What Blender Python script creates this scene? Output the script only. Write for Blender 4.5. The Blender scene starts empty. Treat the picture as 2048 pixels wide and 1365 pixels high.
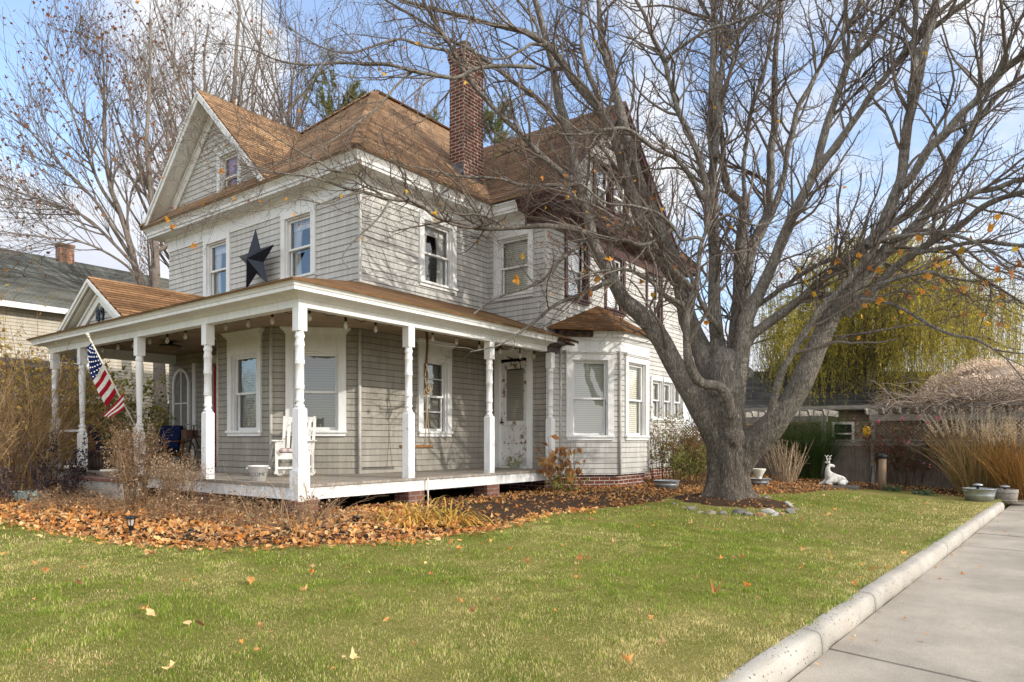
import bpy, math, random
import numpy as np
random.seed(7)
RNG = np.random.default_rng(11)
SC = bpy.context.scene
COL = SC.collection
R = math.radians
PI = math.pi

# ------------------------------------------------------------------ mesh builder
def A(x): return np.asarray(x, dtype=np.float64)

class MB:
    def __init__(s):
        s.v = []; s.f = []; s.n = 0
    def add(s, verts, faces, uv=None, smooth=False, col=None):
        verts = A(verts).reshape(-1, 3)
        faces = np.asarray(faces, dtype=np.int64)
        s.v.append((verts, None if col is None else A(col)))
        s.f.append((faces + s.n, uv, smooth))
        s.n += len(verts)
    def poly(s, pts, uv=None):
        s.add(pts, [list(range(len(pts)))], None if uv is None else A(uv)[None])
    def quad(s, a, b, c, d): s.poly([a, b, c, d])
    def box(s, x0, x1, y0, y1, z0, z1):
        x0, x1 = min(x0, x1), max(x0, x1); y0, y1 = min(y0, y1), max(y0, y1); z0, z1 = min(z0, z1), max(z0, z1)
        v = [(x0,y0,z0),(x1,y0,z0),(x1,y1,z0),(x0,y1,z0),(x0,y0,z1),(x1,y0,z1),(x1,y1,z1),(x0,y1,z1)]
        s.add(v, [(0,3,2,1),(4,5,6,7),(0,1,5,4),(1,2,6,5),(2,3,7,6),(3,0,4,7)])
    def obox(s, c, ax, ay, az):
        c, ax, ay, az = A(c), A(ax), A(ay), A(az)
        v = [c + i*ax + j*ay + k*az for k in (-1, 1) for (i, j) in ((-1,-1),(1,-1),(1,1),(-1,1))]
        s.add(v, [(0,3,2,1),(4,5,6,7),(0,1,5,4),(1,2,6,5),(2,3,7,6),(3,0,4,7)])
    def bar(s, a, b, w, h, up=(0,0,1)):
        a, b = A(a), A(b); t = b - a; L = np.linalg.norm(t); t = t / L
        u = A(up)
        if abs(np.dot(u, t)) > .97: u = A((1, 0, 0))
        x = np.cross(t, u); x /= np.linalg.norm(x); y = np.cross(x, t)
        s.obox((a + b)/2, t*L/2, x*w/2, y*h/2)
    def prism(s, poly, z0, z1):
        n = len(poly)
        v = [(p[0], p[1], z0) for p in poly] + [(p[0], p[1], z1) for p in poly]
        s.add(v, [list(range(n))[::-1]]); s.f[-1] = (s.f[-1][0], None, False)
        k = s.n - 2*n
        s.f.append((np.array([list(range(n, 2*n))]) + k, None, False))
        s.f.append((np.array([(i, (i+1) % n, n + (i+1) % n, n + i) for i in range(n)]) + k, None, False))
    def extrude(s, pts, d):
        pts = A(pts); d = A(d); n = len(pts); k = s.n
        s.v.append((np.vstack([pts, pts + d]), None)); s.n += 2*n
        s.f.append((np.array([list(range(n))[::-1]]) + k, None, False))
        s.f.append((np.array([list(range(n, 2*n))]) + k, None, False))
        s.f.append((np.array([(i, (i+1) % n, n + (i+1) % n, n + i) for i in range(n)]) + k, None, False))
    def tubes(s, P, Rd, k=6, cap=False, smooth=True, col=None):
        """P (B,N,3) polylines, Rd (B,N) radii"""
        P = A(P); Rd = A(Rd)
        if P.ndim == 2: P = P[None]; Rd = Rd[None]
        B, N, _ = P.shape
        if B == 0: return
        T = np.gradient(P, axis=1)
        T /= np.linalg.norm(T, axis=2, keepdims=True) + 1e-12
        mean = P[:, -1] - P[:, 0]
        ref = np.where((np.abs(mean[:, 2]) > .8*np.linalg.norm(mean, axis=1))[:, None], A((1, .13, 0)), A((0.07, 0.11, 1)))[:, None, :]
        X = np.cross(T, ref); X /= np.linalg.norm(X, axis=2, keepdims=True) + 1e-12
        Y = np.cross(X, T)
        a = np.arange(k) * 2*PI/k
        ring = (P[:, :, None, :] + Rd[:, :, None, None]*(X[:, :, None, :]*np.cos(a)[:, None] + Y[:, :, None, :]*np.sin(a)[:, None]))
        V = ring.reshape(-1, 3)
        b = np.arange(B)[:, None, None]*N*k; i = np.arange(N-1)[None, :, None]*k; j = np.arange(k)[None, None, :]
        j2 = (j + 1) % k
        q = np.stack([b+i+j, b+i+j2, b+i+k+j2, b+i+k+j], -1).reshape(-1, 4)[:, ::-1]
        seg = np.linalg.norm(np.diff(P, axis=1), axis=2)
        L = np.concatenate([np.zeros((B, 1)), np.cumsum(seg, 1)], 1)
        circ = (2*PI*Rd[:, :1]).repeat(N, 1)
        u0 = (np.arange(k)/k)[None, None, :]*circ[:, :-1, None]; u1 = ((np.arange(k)+1)/k)[None, None, :]*circ[:, :-1, None]
        off = (np.arange(B)*0.37 % 5)[:, None, None]
        v0 = L[:, :-1, None] + 0*u0; v1 = L[:, 1:, None] + 0*u0
        uv = np.stack([np.stack([u0+off, v0], -1), np.stack([u1+off, v0], -1), np.stack([u1+off, v1], -1), np.stack([u0+off, v1], -1)], 3)
        uv = uv.reshape(-1, 4, 2)[:, ::-1]
        c = None
        if col is not None: c = np.repeat(A(col), N*k, axis=0)
        s.add(V, q, uv, smooth, c)
        if cap:
            k0 = s.n - B*N*k
            caps = np.array([[k0 + bb*N*k + (N-1)*k + jj for jj in range(k)] for bb in range(B)])
            caps2 = np.array([[k0 + bb*N*k + jj for jj in range(k)][::-1] for bb in range(B)])
            s.f.append((caps[:, ::-1], None, False)); s.f.append((caps2[:, ::-1], None, False))
    def tube(s, pts, r, k=8, cap=True, smooth=True):
        pts = A(pts); r = np.full(len(pts), r) if np.isscalar(r) else A(r)
        s.tubes(pts[None], r[None], k, cap, smooth)
    def lathe(s, prof, c=(0, 0, 0), k=20, smooth=True, cap=True):
        prof = A(prof); n = len(prof); a = np.arange(k)*2*PI/k
        V = np.stack([c[0] + prof[:, 0][:, None]*np.cos(a), c[1] + prof[:, 0][:, None]*np.sin(a), c[2] + np.repeat(prof[:, 1][:, None], k, 1)], -1).reshape(-1, 3)
        q = [(i*k+j, i*k+(j+1) % k, (i+1)*k+(j+1) % k, (i+1)*k+j) for i in range(n-1) for j in range(k)]
        s.add(V, q, None, smooth)
        if cap:
            k0 = s.n - n*k
            s.f.append((np.array([[k0+(n-1)*k+j for j in range(k)]]), None, False))
            s.f.append((np.array([[k0+j for j in range(k)][::-1]]), None, False))
    def sphere(s, c, r, k=12, m=8, sq=(1, 1, 1), noise=0):
        prof = [(max(math.sin(PI*i/m), .001), -math.cos(PI*i/m)) for i in range(m+1)]
        a = np.arange(k)*2*PI/k; prof = A(prof)
        V = np.stack([prof[:, 0][:, None]*np.cos(a), prof[:, 0][:, None]*np.sin(a), np.repeat(prof[:, 1][:, None], k, 1)], -1).reshape(-1, 3)
        if noise: V = V*(1 + noise*RNG.standard_normal((len(V), 1)))
        V = V*r*A(sq) + A(c)
        q = [(i*k+j, i*k+(j+1) % k, (i+1)*k+(j+1) % k, (i+1)*k+j) for i in range(m) for j in range(k)]
        s.add(V, q, None, True)
    def build(s, name, mat, parent=None, bevel=0, uvs=True, origin=None, local=False):
        me = bpy.data.meshes.new(name)
        V = np.vstack([v for v, c in s.v]) if s.v else np.zeros((0, 3))
        hascol = any(c is not None for v, c in s.v)
        if parent is not None and not local:
            V = V - A(world_loc(parent))
        if origin is not None: V = V - A(origin)
        me.vertices.add(len(V)); me.vertices.foreach_set('co', V.astype(np.float32).ravel())
        loops = np.concatenate([f.ravel() for f, u, sm in s.f])
        sizes = np.concatenate([np.full(len(f), f.shape[1]) for f, u, sm in s.f])
        me.loops.add(len(loops)); me.loops.foreach_set('vertex_index', loops.astype(np.int32))
        me.polygons.add(len(sizes))
        st = np.concatenate([[0], np.cumsum(sizes)[:-1]])
        me.polygons.foreach_set('loop_start', st.astype(np.int32))
        try: me.polygons.foreach_set('loop_total', sizes.astype(np.int32))
        except Exception: pass
        me.polygons.foreach_set('use_smooth', np.concatenate([np.full(len(f), sm) for f, u, sm in s.f]))
        if uvs:
            UV = []
            for f, u, sm in s.f:
                if u is not None: UV.append(A(u).reshape(-1, 2)); continue
                Pf = V[f] + (A(world_loc(parent)) if (parent is not None and not local) else 0)
                n = np.cross(Pf[:, 1]-Pf[:, 0], Pf[:, 2]-Pf[:, 0])
                n /= np.linalg.norm(n, axis=1, keepdims=True) + 1e-12
                flat = np.abs(n[:, 2]) > .985
                h = np.stack([-n[:, 1], n[:, 0], 0*n[:, 0]], -1)
                h[flat] = (1, 0, 0); h /= np.linalg.norm(h, axis=1, keepdims=True) + 1e-12
                w = np.cross(n, h)
                uu = (Pf*h[:, None]).sum(2); vv = (Pf*w[:, None]).sum(2)
                UV.append(np.stack([uu, vv], -1).reshape(-1, 2))
            ul = me.uv_layers.new(name='UVMap')
            ul.data.foreach_set('uv', np.vstack(UV).astype(np.float32).ravel())
        if hascol:
            C = np.vstack([np.hstack([c, np.ones((len(c), 1))]) if c is not None else np.ones((len(v), 4)) for v, c in s.v])
            at = me.color_attributes.new('Col', 'FLOAT_COLOR', 'POINT')
            at.data.foreach_set('color', C.astype(np.float32).ravel())
        me.update(); me.validate()
        if mat is not None: me.materials.append(mat)
        o = bpy.data.objects.new(name, me); COL.objects.link(o)
        if parent is not None: o.parent = parent
        if origin is not None: o.location = origin
        if bevel:
            b = o.modifiers.new('bevel', 'BEVEL'); b.width = bevel; b.segments = 2; b.limit_method = 'ANGLE'; b.angle_limit = R(40)
        return o

def world_loc(o):
    x = np.zeros(3)
    while o is not None:
        x += A(o.location); o = o.parent
    return x

def tag(o, label=None, cat=None, group=None, kind=None):
    if label: o['label'] = label
    if cat: o['category'] = cat
    if group: o['group'] = group
    if kind: o['kind'] = kind
    return o

def thing(name, label, cat, loc=(0, 0, 0), rz=0, group=None):
    o = bpy.data.objects.new(name, None); COL.objects.link(o)
    o.location = loc; o.rotation_euler = (0, 0, rz); o.empty_display_size = .1
    return tag(o, label, cat, group)

def copy_tree(o, parent=None):
    c = o.copy(); COL.objects.link(c)
    if parent is not None: c.parent = parent
    for ch in list(o.children): copy_tree(ch, c)
    return c

# ------------------------------------------------------------------ materials
class Mt:
    def __init__(s, name):
        s.m = bpy.data.materials.new(name); s.m.use_nodes = True
        s.nt = s.m.node_tree; s.nt.nodes.clear()
        s.out = s.nt.nodes.new('ShaderNodeOutputMaterial')
    def n(s, t, **k):
        nd = s.nt.nodes.new('ShaderNode' + t)
        for a, v in k.items():
            if a.startswith('i_'):
                key = a[2:]
                inp = nd.inputs[int(key)] if key.isdigit() else nd.inputs[key.replace('_', ' ')]
                if hasattr(v, 'is_output') or isinstance(v, bpy.types.NodeSocket): s.nt.links.new(v, inp)
                else: inp.default_value = v
            else: setattr(nd, a, v)
        return nd
    def l(s, a, b): s.nt.links.new(a, b)
    def noise(s, vec, scale, detail=4, rough=.55, dist=0):
        return s.n('TexNoise', i_Vector=vec, i_Scale=scale, i_Detail=detail, i_Roughness=rough, i_Distortion=dist).outputs['Fac']
    def ramp(s, fac, stops, interp='LINEAR'):
        r = s.n('ValToRGB', i_Fac=fac); r.color_ramp.interpolation = interp
        e = r.color_ramp.elements
        while len(e) < len(stops): e.new(.5)
        for k, (p, c) in enumerate(stops):
            e[k].position = p; e[k].color = (*c, 1) if len(c) == 3 else c
        return r.outputs['Color']
    def mix(s, fac, a, b, mode='MIX'):
        m = s.n('MixRGB', blend_type=mode)
        for i, v in enumerate((fac, a, b)):
            if isinstance(v, bpy.types.NodeSocket): s.l(v, m.inputs[i])
            elif i == 0: m.inputs[0].default_value = v
            else: m.inputs[i].default_value = (*v, 1) if len(v) == 3 else v
        return m.outputs[0]
    def math(s, op, a, b=0, clamp=False):
        m = s.n('Math', operation=op, use_clamp=clamp)
        for i, v in enumerate((a, b)):
            if isinstance(v, bpy.types.NodeSocket): s.l(v, m.inputs[i])
            else: m.inputs[i].default_value = v
        return m.outputs[0]
    def mapping(s, vec, scale=(1, 1, 1), loc=(0, 0, 0)):
        return s.n('Mapping', i_Vector=vec, i_Scale=scale, i_Location=loc).outputs[0]
    def obj(s): return s.n('TexCoord').outputs['Object']
    def uv(s): return s.n('TexCoord').outputs['UV']
    def geo(s): return s.n('NewGeometry').outputs['Position']
    def bsdf(s, color, rough=.7, bump=None, bstr=.3, bdist=.02, metal=0, spec=.3, trans=None):
        b = s.n('BsdfPrincipled')
        def put(name, v):
            if isinstance(v, bpy.types.NodeSocket): s.l(v, b.inputs[name])
            elif name == 'Base Color': b.inputs[name].default_value = (*v, 1)
            else: b.inputs[name].default_value = v
        put('Base Color', color); put('Roughness', rough); put('Metallic', metal); put('Specular IOR Level', spec)
        if bump is not None:
            bp = s.n('Bump', i_Height=bump, i_Strength=bstr, i_Distance=bdist); s.l(bp.outputs[0], b.inputs['Normal'])
        sh = b.outputs[0]
        if trans is not None:
            t = s.n('BsdfTranslucent')
            if isinstance(trans, bpy.types.NodeSocket): s.l(trans, t.inputs[0])
            else: t.inputs[0].default_value = (*trans, 1)
            mx = s.n('MixShader'); mx.inputs[0].default_value = .35
            s.l(sh, mx.inputs[1]); s.l(t.outputs[0], mx.inputs[2]); sh = mx.outputs[0]
        s.l(sh, s.out.inputs[0])
        return s.m

def simple(name, c, rough=.6, var=.12, scale=6, metal=0, spec=.3, bump=.1, dirt=None):
    m = Mt(name); p = m.geo()
    n = m.noise(p, scale, 6)
    col = m.ramp(n, [(.25, tuple(x*(1-var) for x in c)), (.75, tuple(min(1, x*(1+var)) for x in c))])
    if dirt is not None:
        d = m.ramp(m.noise(p, scale*.7, 8, .7), [(.5, (0, 0, 0)), (.72, (1, 1, 1))])
        col = m.mix(d, col, dirt)
    return m.bsdf(col, rough, m.noise(p, scale*8, 4), bump, .01, metal, spec)

def m_siding():
    m = Mt('shingle_siding'); uv = m.uv(); p = m.geo()
    br = m.n('TexBrick', offset=.37, offset_frequency=2, squash=1, i_Vector=uv, i_Scale=1, i_Mortar_Size=.0035, i_Mortar_Smooth=.1, i_Bias=0, i_Brick_Width=.41, i_Row_Height=.121)
    br.inputs['Color1'].default_value = (.625, .625, .62, 1); br.inputs['Color2'].default_value = (.58, .58, .575, 1); br.inputs['Mortar'].default_value = (.53, .525, .51, 1)
    big = m.ramp(m.noise(p, .9, 6, .6), [(.3, (.80, .79, .78)), (.7, (1.06, 1.05, 1.02))])
    streak = m.ramp(m.noise(m.mapping(p, (9, 9, .7)), 1.2, 6, .65), [(.3, (.82, .80, .77)), (.62, (1.04, 1.04, 1.03))])
    fine = m.ramp(m.noise(m.mapping(p, (60, 60, 3)), 1, 4), [(.3, (.90, .89, .88)), (.7, (1.05, 1.05, 1.05))])
    c = m.mix(1, m.mix(1, m.mix(1, br.outputs['Color'], big, 'MULTIPLY'), streak, 'MULTIPLY'), fine, 'MULTIPLY')
    # thin dark joint at the lower lip of each course
    v = m.n('SeparateXYZ', i_Vector=uv).outputs[1]
    fr = m.math('FRACT', m.math('DIVIDE', v, .121))
    lip = m.math('LESS_THAN', fr, .085)
    c = m.mix(m.math('MULTIPLY', lip, .82), c, (.055, .05, .045))
    # grime toward the foot of the wall
    z = m.n('SeparateXYZ', i_Vector=p).outputs[2]
    g = m.math('MULTIPLY', m.math('SUBTRACT', 1.0, m.math('MULTIPLY', m.math('SUBTRACT', z, .25), .9), True), m.noise(p, 3, 6), True)
    c = m.mix(m.math('MULTIPLY', g, .55), c, (.20, .19, .16))
    return m.bsdf(c, .85, m.noise(m.mapping(p, (80, 80, 6)), 1, 5), .25, .006, 0, .15)

def m_white(name='white_paint', c=(.80, .80, .79), peel=.0, peelcol=(.30, .24, .19)):
    m = Mt(name); p = m.geo()
    big = m.ramp(m.noise(p, 1.7, 7, .65), [(.25, tuple(x*.86 for x in c)), (.6, c)])
    st = m.ramp(m.noise(m.mapping(p, (14, 14, 1.5)), 1, 6, .7), [(.3, (.88, .87, .85)), (.55, (1, 1, 1))])
    col = m.mix(1, big, st, 'MULTIPLY')
    if peel:
        f = m.ramp(m.noise(p, 7, 9, .72), [(1-peel, (0, 0, 0)), (1-peel+.04, (1, 1, 1))])
        col = m.mix(f, col, peelcol)
    z = m.n('SeparateXYZ', i_Vector=p).outputs[2]
    lo = m.math('SUBTRACT', 1.0, m.math('MULTIPLY', m.math('ABSOLUTE', m.math('SUBTRACT', z, .34)), 3.2), True)
    col = m.mix(m.math('MULTIPLY', m.math('MULTIPLY', lo, m.ramp(m.noise(p, 11, 8, .7), [(.42, (0, 0, 0)), (.62, (1, 1, 1))])), .55), col, (.26, .23, .18))
    ch = m.ramp(m.noise(p, 16, 9, .75), [(.66, (0, 0, 0)), (.69, (1, 1, 1))])
    col = m.mix(m.math('MULTIPLY', ch, .5), col, (.36, .32, .26))
    return m.bsdf(col, .55, m.noise(p, 45, 5), .15, .006, 0, .3)

def m_roof(name='roof_shingle', base=(.42, .26, .145), dark=(.11, .075, .05), moss=0):
    m = Mt(name); uv = m.uv(); p = m.geo()
    br = m.n('TexBrick', offset=.5, offset_frequency=2, i_Vector=uv, i_Scale=1, i_Mortar_Size=.006, i_Mortar_Smooth=.3, i_Bias=.1, i_Brick_Width=.31, i_Row_Height=.118)
    br.inputs['Color1'].default_value = (*base, 1); br.inputs['Color2'].default_value = (*tuple(x*.78 for x in base), 1); br.inputs['Mortar'].default_value = (*tuple(x*.35 for x in base), 1)
    big = m.ramp(m.noise(p, .7, 7, .65), [(.35, (.55, .52, .50)), (.6, (1.08, 1.08, 1.08))])
    gr = m.ramp(m.noise(p, 90, 3), [(.3, (.75, .74, .73)), (.7, (1.18, 1.18, 1.18))])
    c = m.mix(1, m.mix(1, br.outputs['Color'], big, 'MULTIPLY'), gr, 'MULTIPLY')
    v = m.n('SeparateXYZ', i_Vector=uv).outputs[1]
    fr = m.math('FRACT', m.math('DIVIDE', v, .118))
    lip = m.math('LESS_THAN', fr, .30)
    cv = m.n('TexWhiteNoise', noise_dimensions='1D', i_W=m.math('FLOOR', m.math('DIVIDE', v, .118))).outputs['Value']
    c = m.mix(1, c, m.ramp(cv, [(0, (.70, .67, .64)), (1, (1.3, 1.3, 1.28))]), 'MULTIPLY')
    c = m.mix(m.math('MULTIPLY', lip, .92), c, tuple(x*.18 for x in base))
    st = m.ramp(m.noise(m.mapping(uv, (3, .35, 1)), 1.3, 6, .65), [(.52, (0, 0, 0)), (.74, (1, 1, 1))])
    c = m.mix(m.math('MULTIPLY', st, .6), c, dark)
    if moss:
        x = m.ramp(m.noise(p, 2.2, 8, .7), [(.6 - moss*.3, (0, 0, 0)), (.68 - moss*.2, (1, 1, 1))])
        c = m.mix(m.math('MULTIPLY', x, .75), c, m.mix(m.noise(p, 6, 5), (.05, .055, .02), (.19, .15, .03)))
    h = m.math('ADD', m.math('MULTIPLY', fr, -1), m.math('MULTIPLY', m.noise(p, 60, 4), .4))
    return m.bsdf(c, .9, h, .5, .012, 0, .15)

def m_brick(name='red_brick', c1=(.19, .062, .042), c2=(.13, .045, .033), mort=(.46, .42, .37), w=.24, h=.082):
    m = Mt(name); uv = m.uv(); p = m.geo()
    br = m.n('TexBrick', offset=.5, offset_frequency=2, i_Vector=uv, i_Scale=1, i_Mortar_Size=.010, i_Mortar_Smooth=.15, i_Bias=0, i_Brick_Width=w, i_Row_Height=h)
    br.inputs['Color1'].default_value = (*c1, 1); br.inputs['Color2'].default_value = (*c2, 1); br.inputs['Mortar'].default_value = (*mort, 1)
    c = m.mix(1, br.outputs['Color'], m.ramp(m.noise(p, 2.5, 7, .65), [(.3, (.6, .58, .56)), (.7, (1.15, 1.12, 1.1))]), 'MULTIPLY')
    c = m.mix(1, c, m.ramp(m.noise(p, 40, 4), [(.3, (.8, .8, .8)), (.7, (1.15, 1.15, 1.15))]), 'MULTIPLY')
    hh = m.math('SUBTRACT', m.math('MULTIPLY', m.noise(p, 30, 4), .3), br.outputs['Fac'])
    return m.bsdf(c, .9, hh, .5, .01, 0, .15)

def m_wood(name, c1, c2, ax=(3, 30, 30), rough=.75, peel=None):
    m = Mt(name); p = m.obj()
    n = m.noise(m.mapping(p, ax), 1, 6, .6, .4)
    c = m.ramp(n, [(.3, c1), (.7, c2)])
    c = m.mix(1, c, m.ramp(m.noise(p, 3, 6), [(.3, (.78, .77, .76)), (.7, (1.1, 1.1, 1.1))]), 'MULTIPLY')
    if peel:
        f = m.ramp(m.noise(p, 9, 8, .7), [(.47, (0, 0, 0)), (.52, (1, 1, 1))])
        c = m.mix(f, c, peel)
    return m.bsdf(c, rough, n, .25, .006, 0, .2)

def m_planks():
    m = Mt('porch_boards'); p = m.geo()
    x = m.n('SeparateXYZ', i_Vector=p).outputs
    # boards 85 mm wide run out from the wall; mitred at the corner, so the front half runs along X
    sw = m.math('GREATER_THAN', x[1], 1.9)
    co = m.math('ADD', m.math('MULTIPLY', sw, x[1]), m.math('MULTIPLY', m.math('SUBTRACT', 1, sw), x[0]))
    q = m.math('DIVIDE', co, .085)
    f = m.math('FRACT', q)
    gap = m.math('LESS_THAN', f, .07)
    idn = m.n('TexWhiteNoise', noise_dimensions='1D', i_W=m.math('FLOOR', q)).outputs['Value']
    c = m.ramp(idn, [(0, (.27, .235, .20)), (1, (.40, .36, .31))])
    c = m.mix(1, c, m.ramp(m.noise(m.mapping(p, (6, 6, 6)), 1, 8, .7), [(.3, (.65, .64, .62)), (.7, (1.15, 1.14, 1.12))]), 'MULTIPLY')
    c = m.mix(m.math('MULTIPLY', gap, .8), c, (.05, .045, .04))
    return m.bsdf(c, .8, m.noise(p, 40, 5), .2, .005, 0, .2)

def m_beadboard():
    m = Mt('ceiling_boards'); p = m.geo()
    x = m.n('SeparateXYZ', i_Vector=p).outputs
    f = m.math('FRACT', m.math('DIVIDE', x[0], .085))
    gap = m.math('LESS_THAN', f, .10)
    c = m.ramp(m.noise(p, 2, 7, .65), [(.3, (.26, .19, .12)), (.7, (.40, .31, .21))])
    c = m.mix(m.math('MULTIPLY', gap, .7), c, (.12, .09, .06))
    return m.bsdf(c, .7, f, .2, .006)

def m_glass(name='window_glass', tint=(1, 1, 1), ior=1.55):
    m = Mt(name)
    fr = m.n('Fresnel', i_IOR=ior)
    g = m.n('BsdfGlossy'); g.inputs['Roughness'].default_value = .02; g.inputs['Color'].default_value = (.95, .97, 1, 1)
    nz = m.noise(m.geo(), 1.6, 3)
    bp = m.n('Bump', i_Height=nz, i_Strength=.06, i_Distance=.08); m.l(bp.outputs[0], g.inputs['Normal'])
    t = m.n('BsdfTransparent'); t.inputs[0].default_value = (*tint, 1)
    f2 = m.math('ADD', m.math('MULTIPLY', fr.outputs[0], 1.0), .06, True)
    mx = m.n('MixShader'); m.l(f2, mx.inputs[0]); m.l(t.outputs[0], mx.inputs[1]); m.l(g.outputs[0], mx.inputs[2])
    m.l(mx.outputs[0], m.out.inputs[0])
    return m.m

def m_blind(name, c=(.62, .61, .52), dark=.6):
    m = Mt(name); p = m.geo()
    z = m.n('SeparateXYZ', i_Vector=p).outputs[2]
    f = m.math('FRACT', m.math('DIVIDE', z, .05))
    col = m.ramp(f, [(0, tuple(x*dark for x in c)), (.3, c), (.85, tuple(x*1.05 for x in c)), (1, tuple(x*dark*.8 for x in c))])
    return m.bsdf(col, .6, f, .4, .02)

def m_fabric(name, c, c2=None, scale=(16, 16, 1)):
    m = Mt(name); p = m.geo()
    n = m.noise(m.mapping(p, scale), 1, 3)
    col = m.ramp(n, [(.3, c2 or tuple(x*.75 for x in c)), (.7, c)])
    return m.bsdf(col, .9, n, .3, .03, 0, .1)

def m_bark(name='bark', c1=(.085, .072, .060), c2=(.20, .175, .148), lichen=.35, fs=1.0):
    m = Mt(name); p = m.geo()
    a = m.noise(m.mapping(p, (30*fs, 30*fs, 7*fs)), 1, 7, .68, .5)
    b = m.noise(m.mapping(p, (11*fs, 11*fs, 3*fs)), 1, 5, .6, .8)
    v = m.n('TexVoronoi', i_Vector=m.mapping(p, (38*fs, 38*fs, 9*fs)), i_Scale=1, feature='DISTANCE_TO_EDGE').outputs['Distance']
    cr_ = m.ramp(v, [(0, (.35, .33, .31)), (.12, (.85, .85, .85)), (.4, (1.1, 1.1, 1.1))])
    c = m.ramp(a, [(.28, tuple(x*.6 for x in c1)), (.46, c1), (.70, c2)])
    c = m.mix(.7, c, cr_, 'MULTIPLY')
    c = m.mix(1, c, m.ramp(m.noise(p, 1.4, 6, .6), [(.3, (.68, .67, .66)), (.7, (1.25, 1.22, 1.2))]), 'MULTIPLY')
    if lichen:
        f = m.ramp(m.noise(p, 4, 9, .72), [(.56, (0, 0, 0)), (.64, (1, 1, 1))])
        c = m.mix(m.math('MULTIPLY', f, lichen), c, (.36, .37, .31))
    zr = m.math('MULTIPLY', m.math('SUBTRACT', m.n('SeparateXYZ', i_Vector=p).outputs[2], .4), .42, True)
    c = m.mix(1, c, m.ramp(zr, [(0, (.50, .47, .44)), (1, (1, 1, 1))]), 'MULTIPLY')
    h = m.math('ADD', m.math('ADD', m.math('MULTIPLY', a, .6), m.math('MULTIPLY', b, .5)), m.math('MULTIPLY', m.math('MINIMUM', v, .25), 1.6))
    return m.bsdf(c, .92, h, .8, .025, 0, .1)

def m_col(name, rough=.75, spec=.15, trans=True, gain=1.0):
    m = Mt(name)
    a = m.n('Attribute', attribute_name='Col').outputs['Color']
    p = m.geo()
    c = m.mix(1, a, m.ramp(m.noise(p, 25, 4), [(.3, (.8*gain, .8*gain, .8*gain)), (.7, (1.18*gain, 1.18*gain, 1.18*gain))]), 'MULTIPLY')
    return m.bsdf(c, rough, None, 0, 0, 0, spec, trans=c if trans else None)
# ================================================================== CAMERA, LIGHT, SKY
cam_d = bpy.data.cameras.new('camera'); CAM = bpy.data.objects.new('camera', cam_d); COL.objects.link(CAM)
CAM.location = (-6.116, -8.451, 1.03)
CAM.rotation_euler = (R(90), 0, math.atan2(.604, -.797) - PI + R(0)) if False else (R(90), 0, -math.atan2(.7985, .602))
cam_d.sensor_width = 36; cam_d.lens = 1380/2048*36; cam_d.shift_y = (880-682.5)/2048
cam_d.clip_end = 2000; cam_d.clip_start = .05
SC.camera = CAM

SUN_AZ = (.13, -.99); SUN_EL = 25
sl = bpy.data.lights.new('sun', 'SUN'); so = bpy.data.objects.new('sun', sl); COL.objects.link(so)
sl.energy = 3.5; sl.angle = R(.55); sl.color = (1.0, .94, .85)
az = math.atan2(SUN_AZ[0], SUN_AZ[1])          # angle from +Y towards +X
so.rotation_euler = (R(90-SUN_EL), 0, -az + PI)
so.location = (4, -20, 14)

w = bpy.data.worlds.new('World'); SC.world = w; w.use_nodes = True
nt = w.node_tree; nt.nodes.clear()
def WN(t, **k):
    n = nt.nodes.new('ShaderNode' + t)
    for a, v in k.items(): setattr(n, a, v)
    return n
sky = WN('TexSky', sky_type='NISHITA', sun_disc=False, sun_elevation=R(SUN_EL), sun_rotation=az % (2*PI), air_density=1.0, dust_density=.6, ozone_density=1.6)
tc = WN('TexCoord'); 
def wnoise(scale, detail, rough, loc, sc=(1, 1, 1.6), dist=.2):
    mp = WN('Mapping'); mp.inputs['Scale'].default_value = sc; mp.inputs['Location'].default_value = loc
    nt.links.new(tc.outputs['Generated'], mp.inputs[0])
    nz = WN('TexNoise'); nz.inputs['Scale'].default_value = scale; nz.inputs['Detail'].default_value = detail; nz.inputs['Roughness'].default_value = rough; nz.inputs['Distortion'].default_value = dist
    nt.links.new(mp.outputs[0], nz.inputs['Vector']); return nz.outputs['Fac']
def wm(op, a, b=0, clamp=False):
    n = WN('Math', operation=op, use_clamp=clamp)
    for i, v in enumerate((a, b)):
        if isinstance(v, bpy.types.NodeSocket): nt.links.new(v, n.inputs[i])
        else: n.inputs[i].default_value = v
    return n.outputs[0]
def wramp(f, st):
    r = WN('ValToRGB'); e = r.color_ramp.elements
    while len(e) < len(st): e.new(.5)
    for k, (p, c) in enumerate(st): e[k].position = p; e[k].color = (*c, 1)
    nt.links.new(f, r.inputs[0]); return r.outputs[0]
def wmix(f, a, b, mode='MIX'):
    n = WN('MixRGB', blend_type=mode)
    for i, v in enumerate((f, a, b)):
        if isinstance(v, bpy.types.NodeSocket): nt.links.new(v, n.inputs[i])
        elif i == 0: n.inputs[0].default_value = v
        else: n.inputs[i].default_value = (*v, 1)
    return n.outputs[0]
def lobe(d, width):
    d = A(d); d = d/np.linalg.norm(d)
    vm = WN('VectorMath', operation='DOT_PRODUCT'); vm.inputs[1].default_value = tuple(d)
    nt.links.new(tc.outputs['Generated'], vm.inputs[0])
    c0 = math.cos(R(width))
    return wm('DIVIDE', wm('SUBTRACT', vm.outputs['Value'], c0), 1-c0, True)
cl = wm('ADD', wm('MULTIPLY', wnoise(2.3, 12, .58, (3.1, 1.7, .4)), .75), wm('MULTIPLY', wnoise(7.5, 8, .6, (.3, 5.2, 2.2)), .25))
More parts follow.
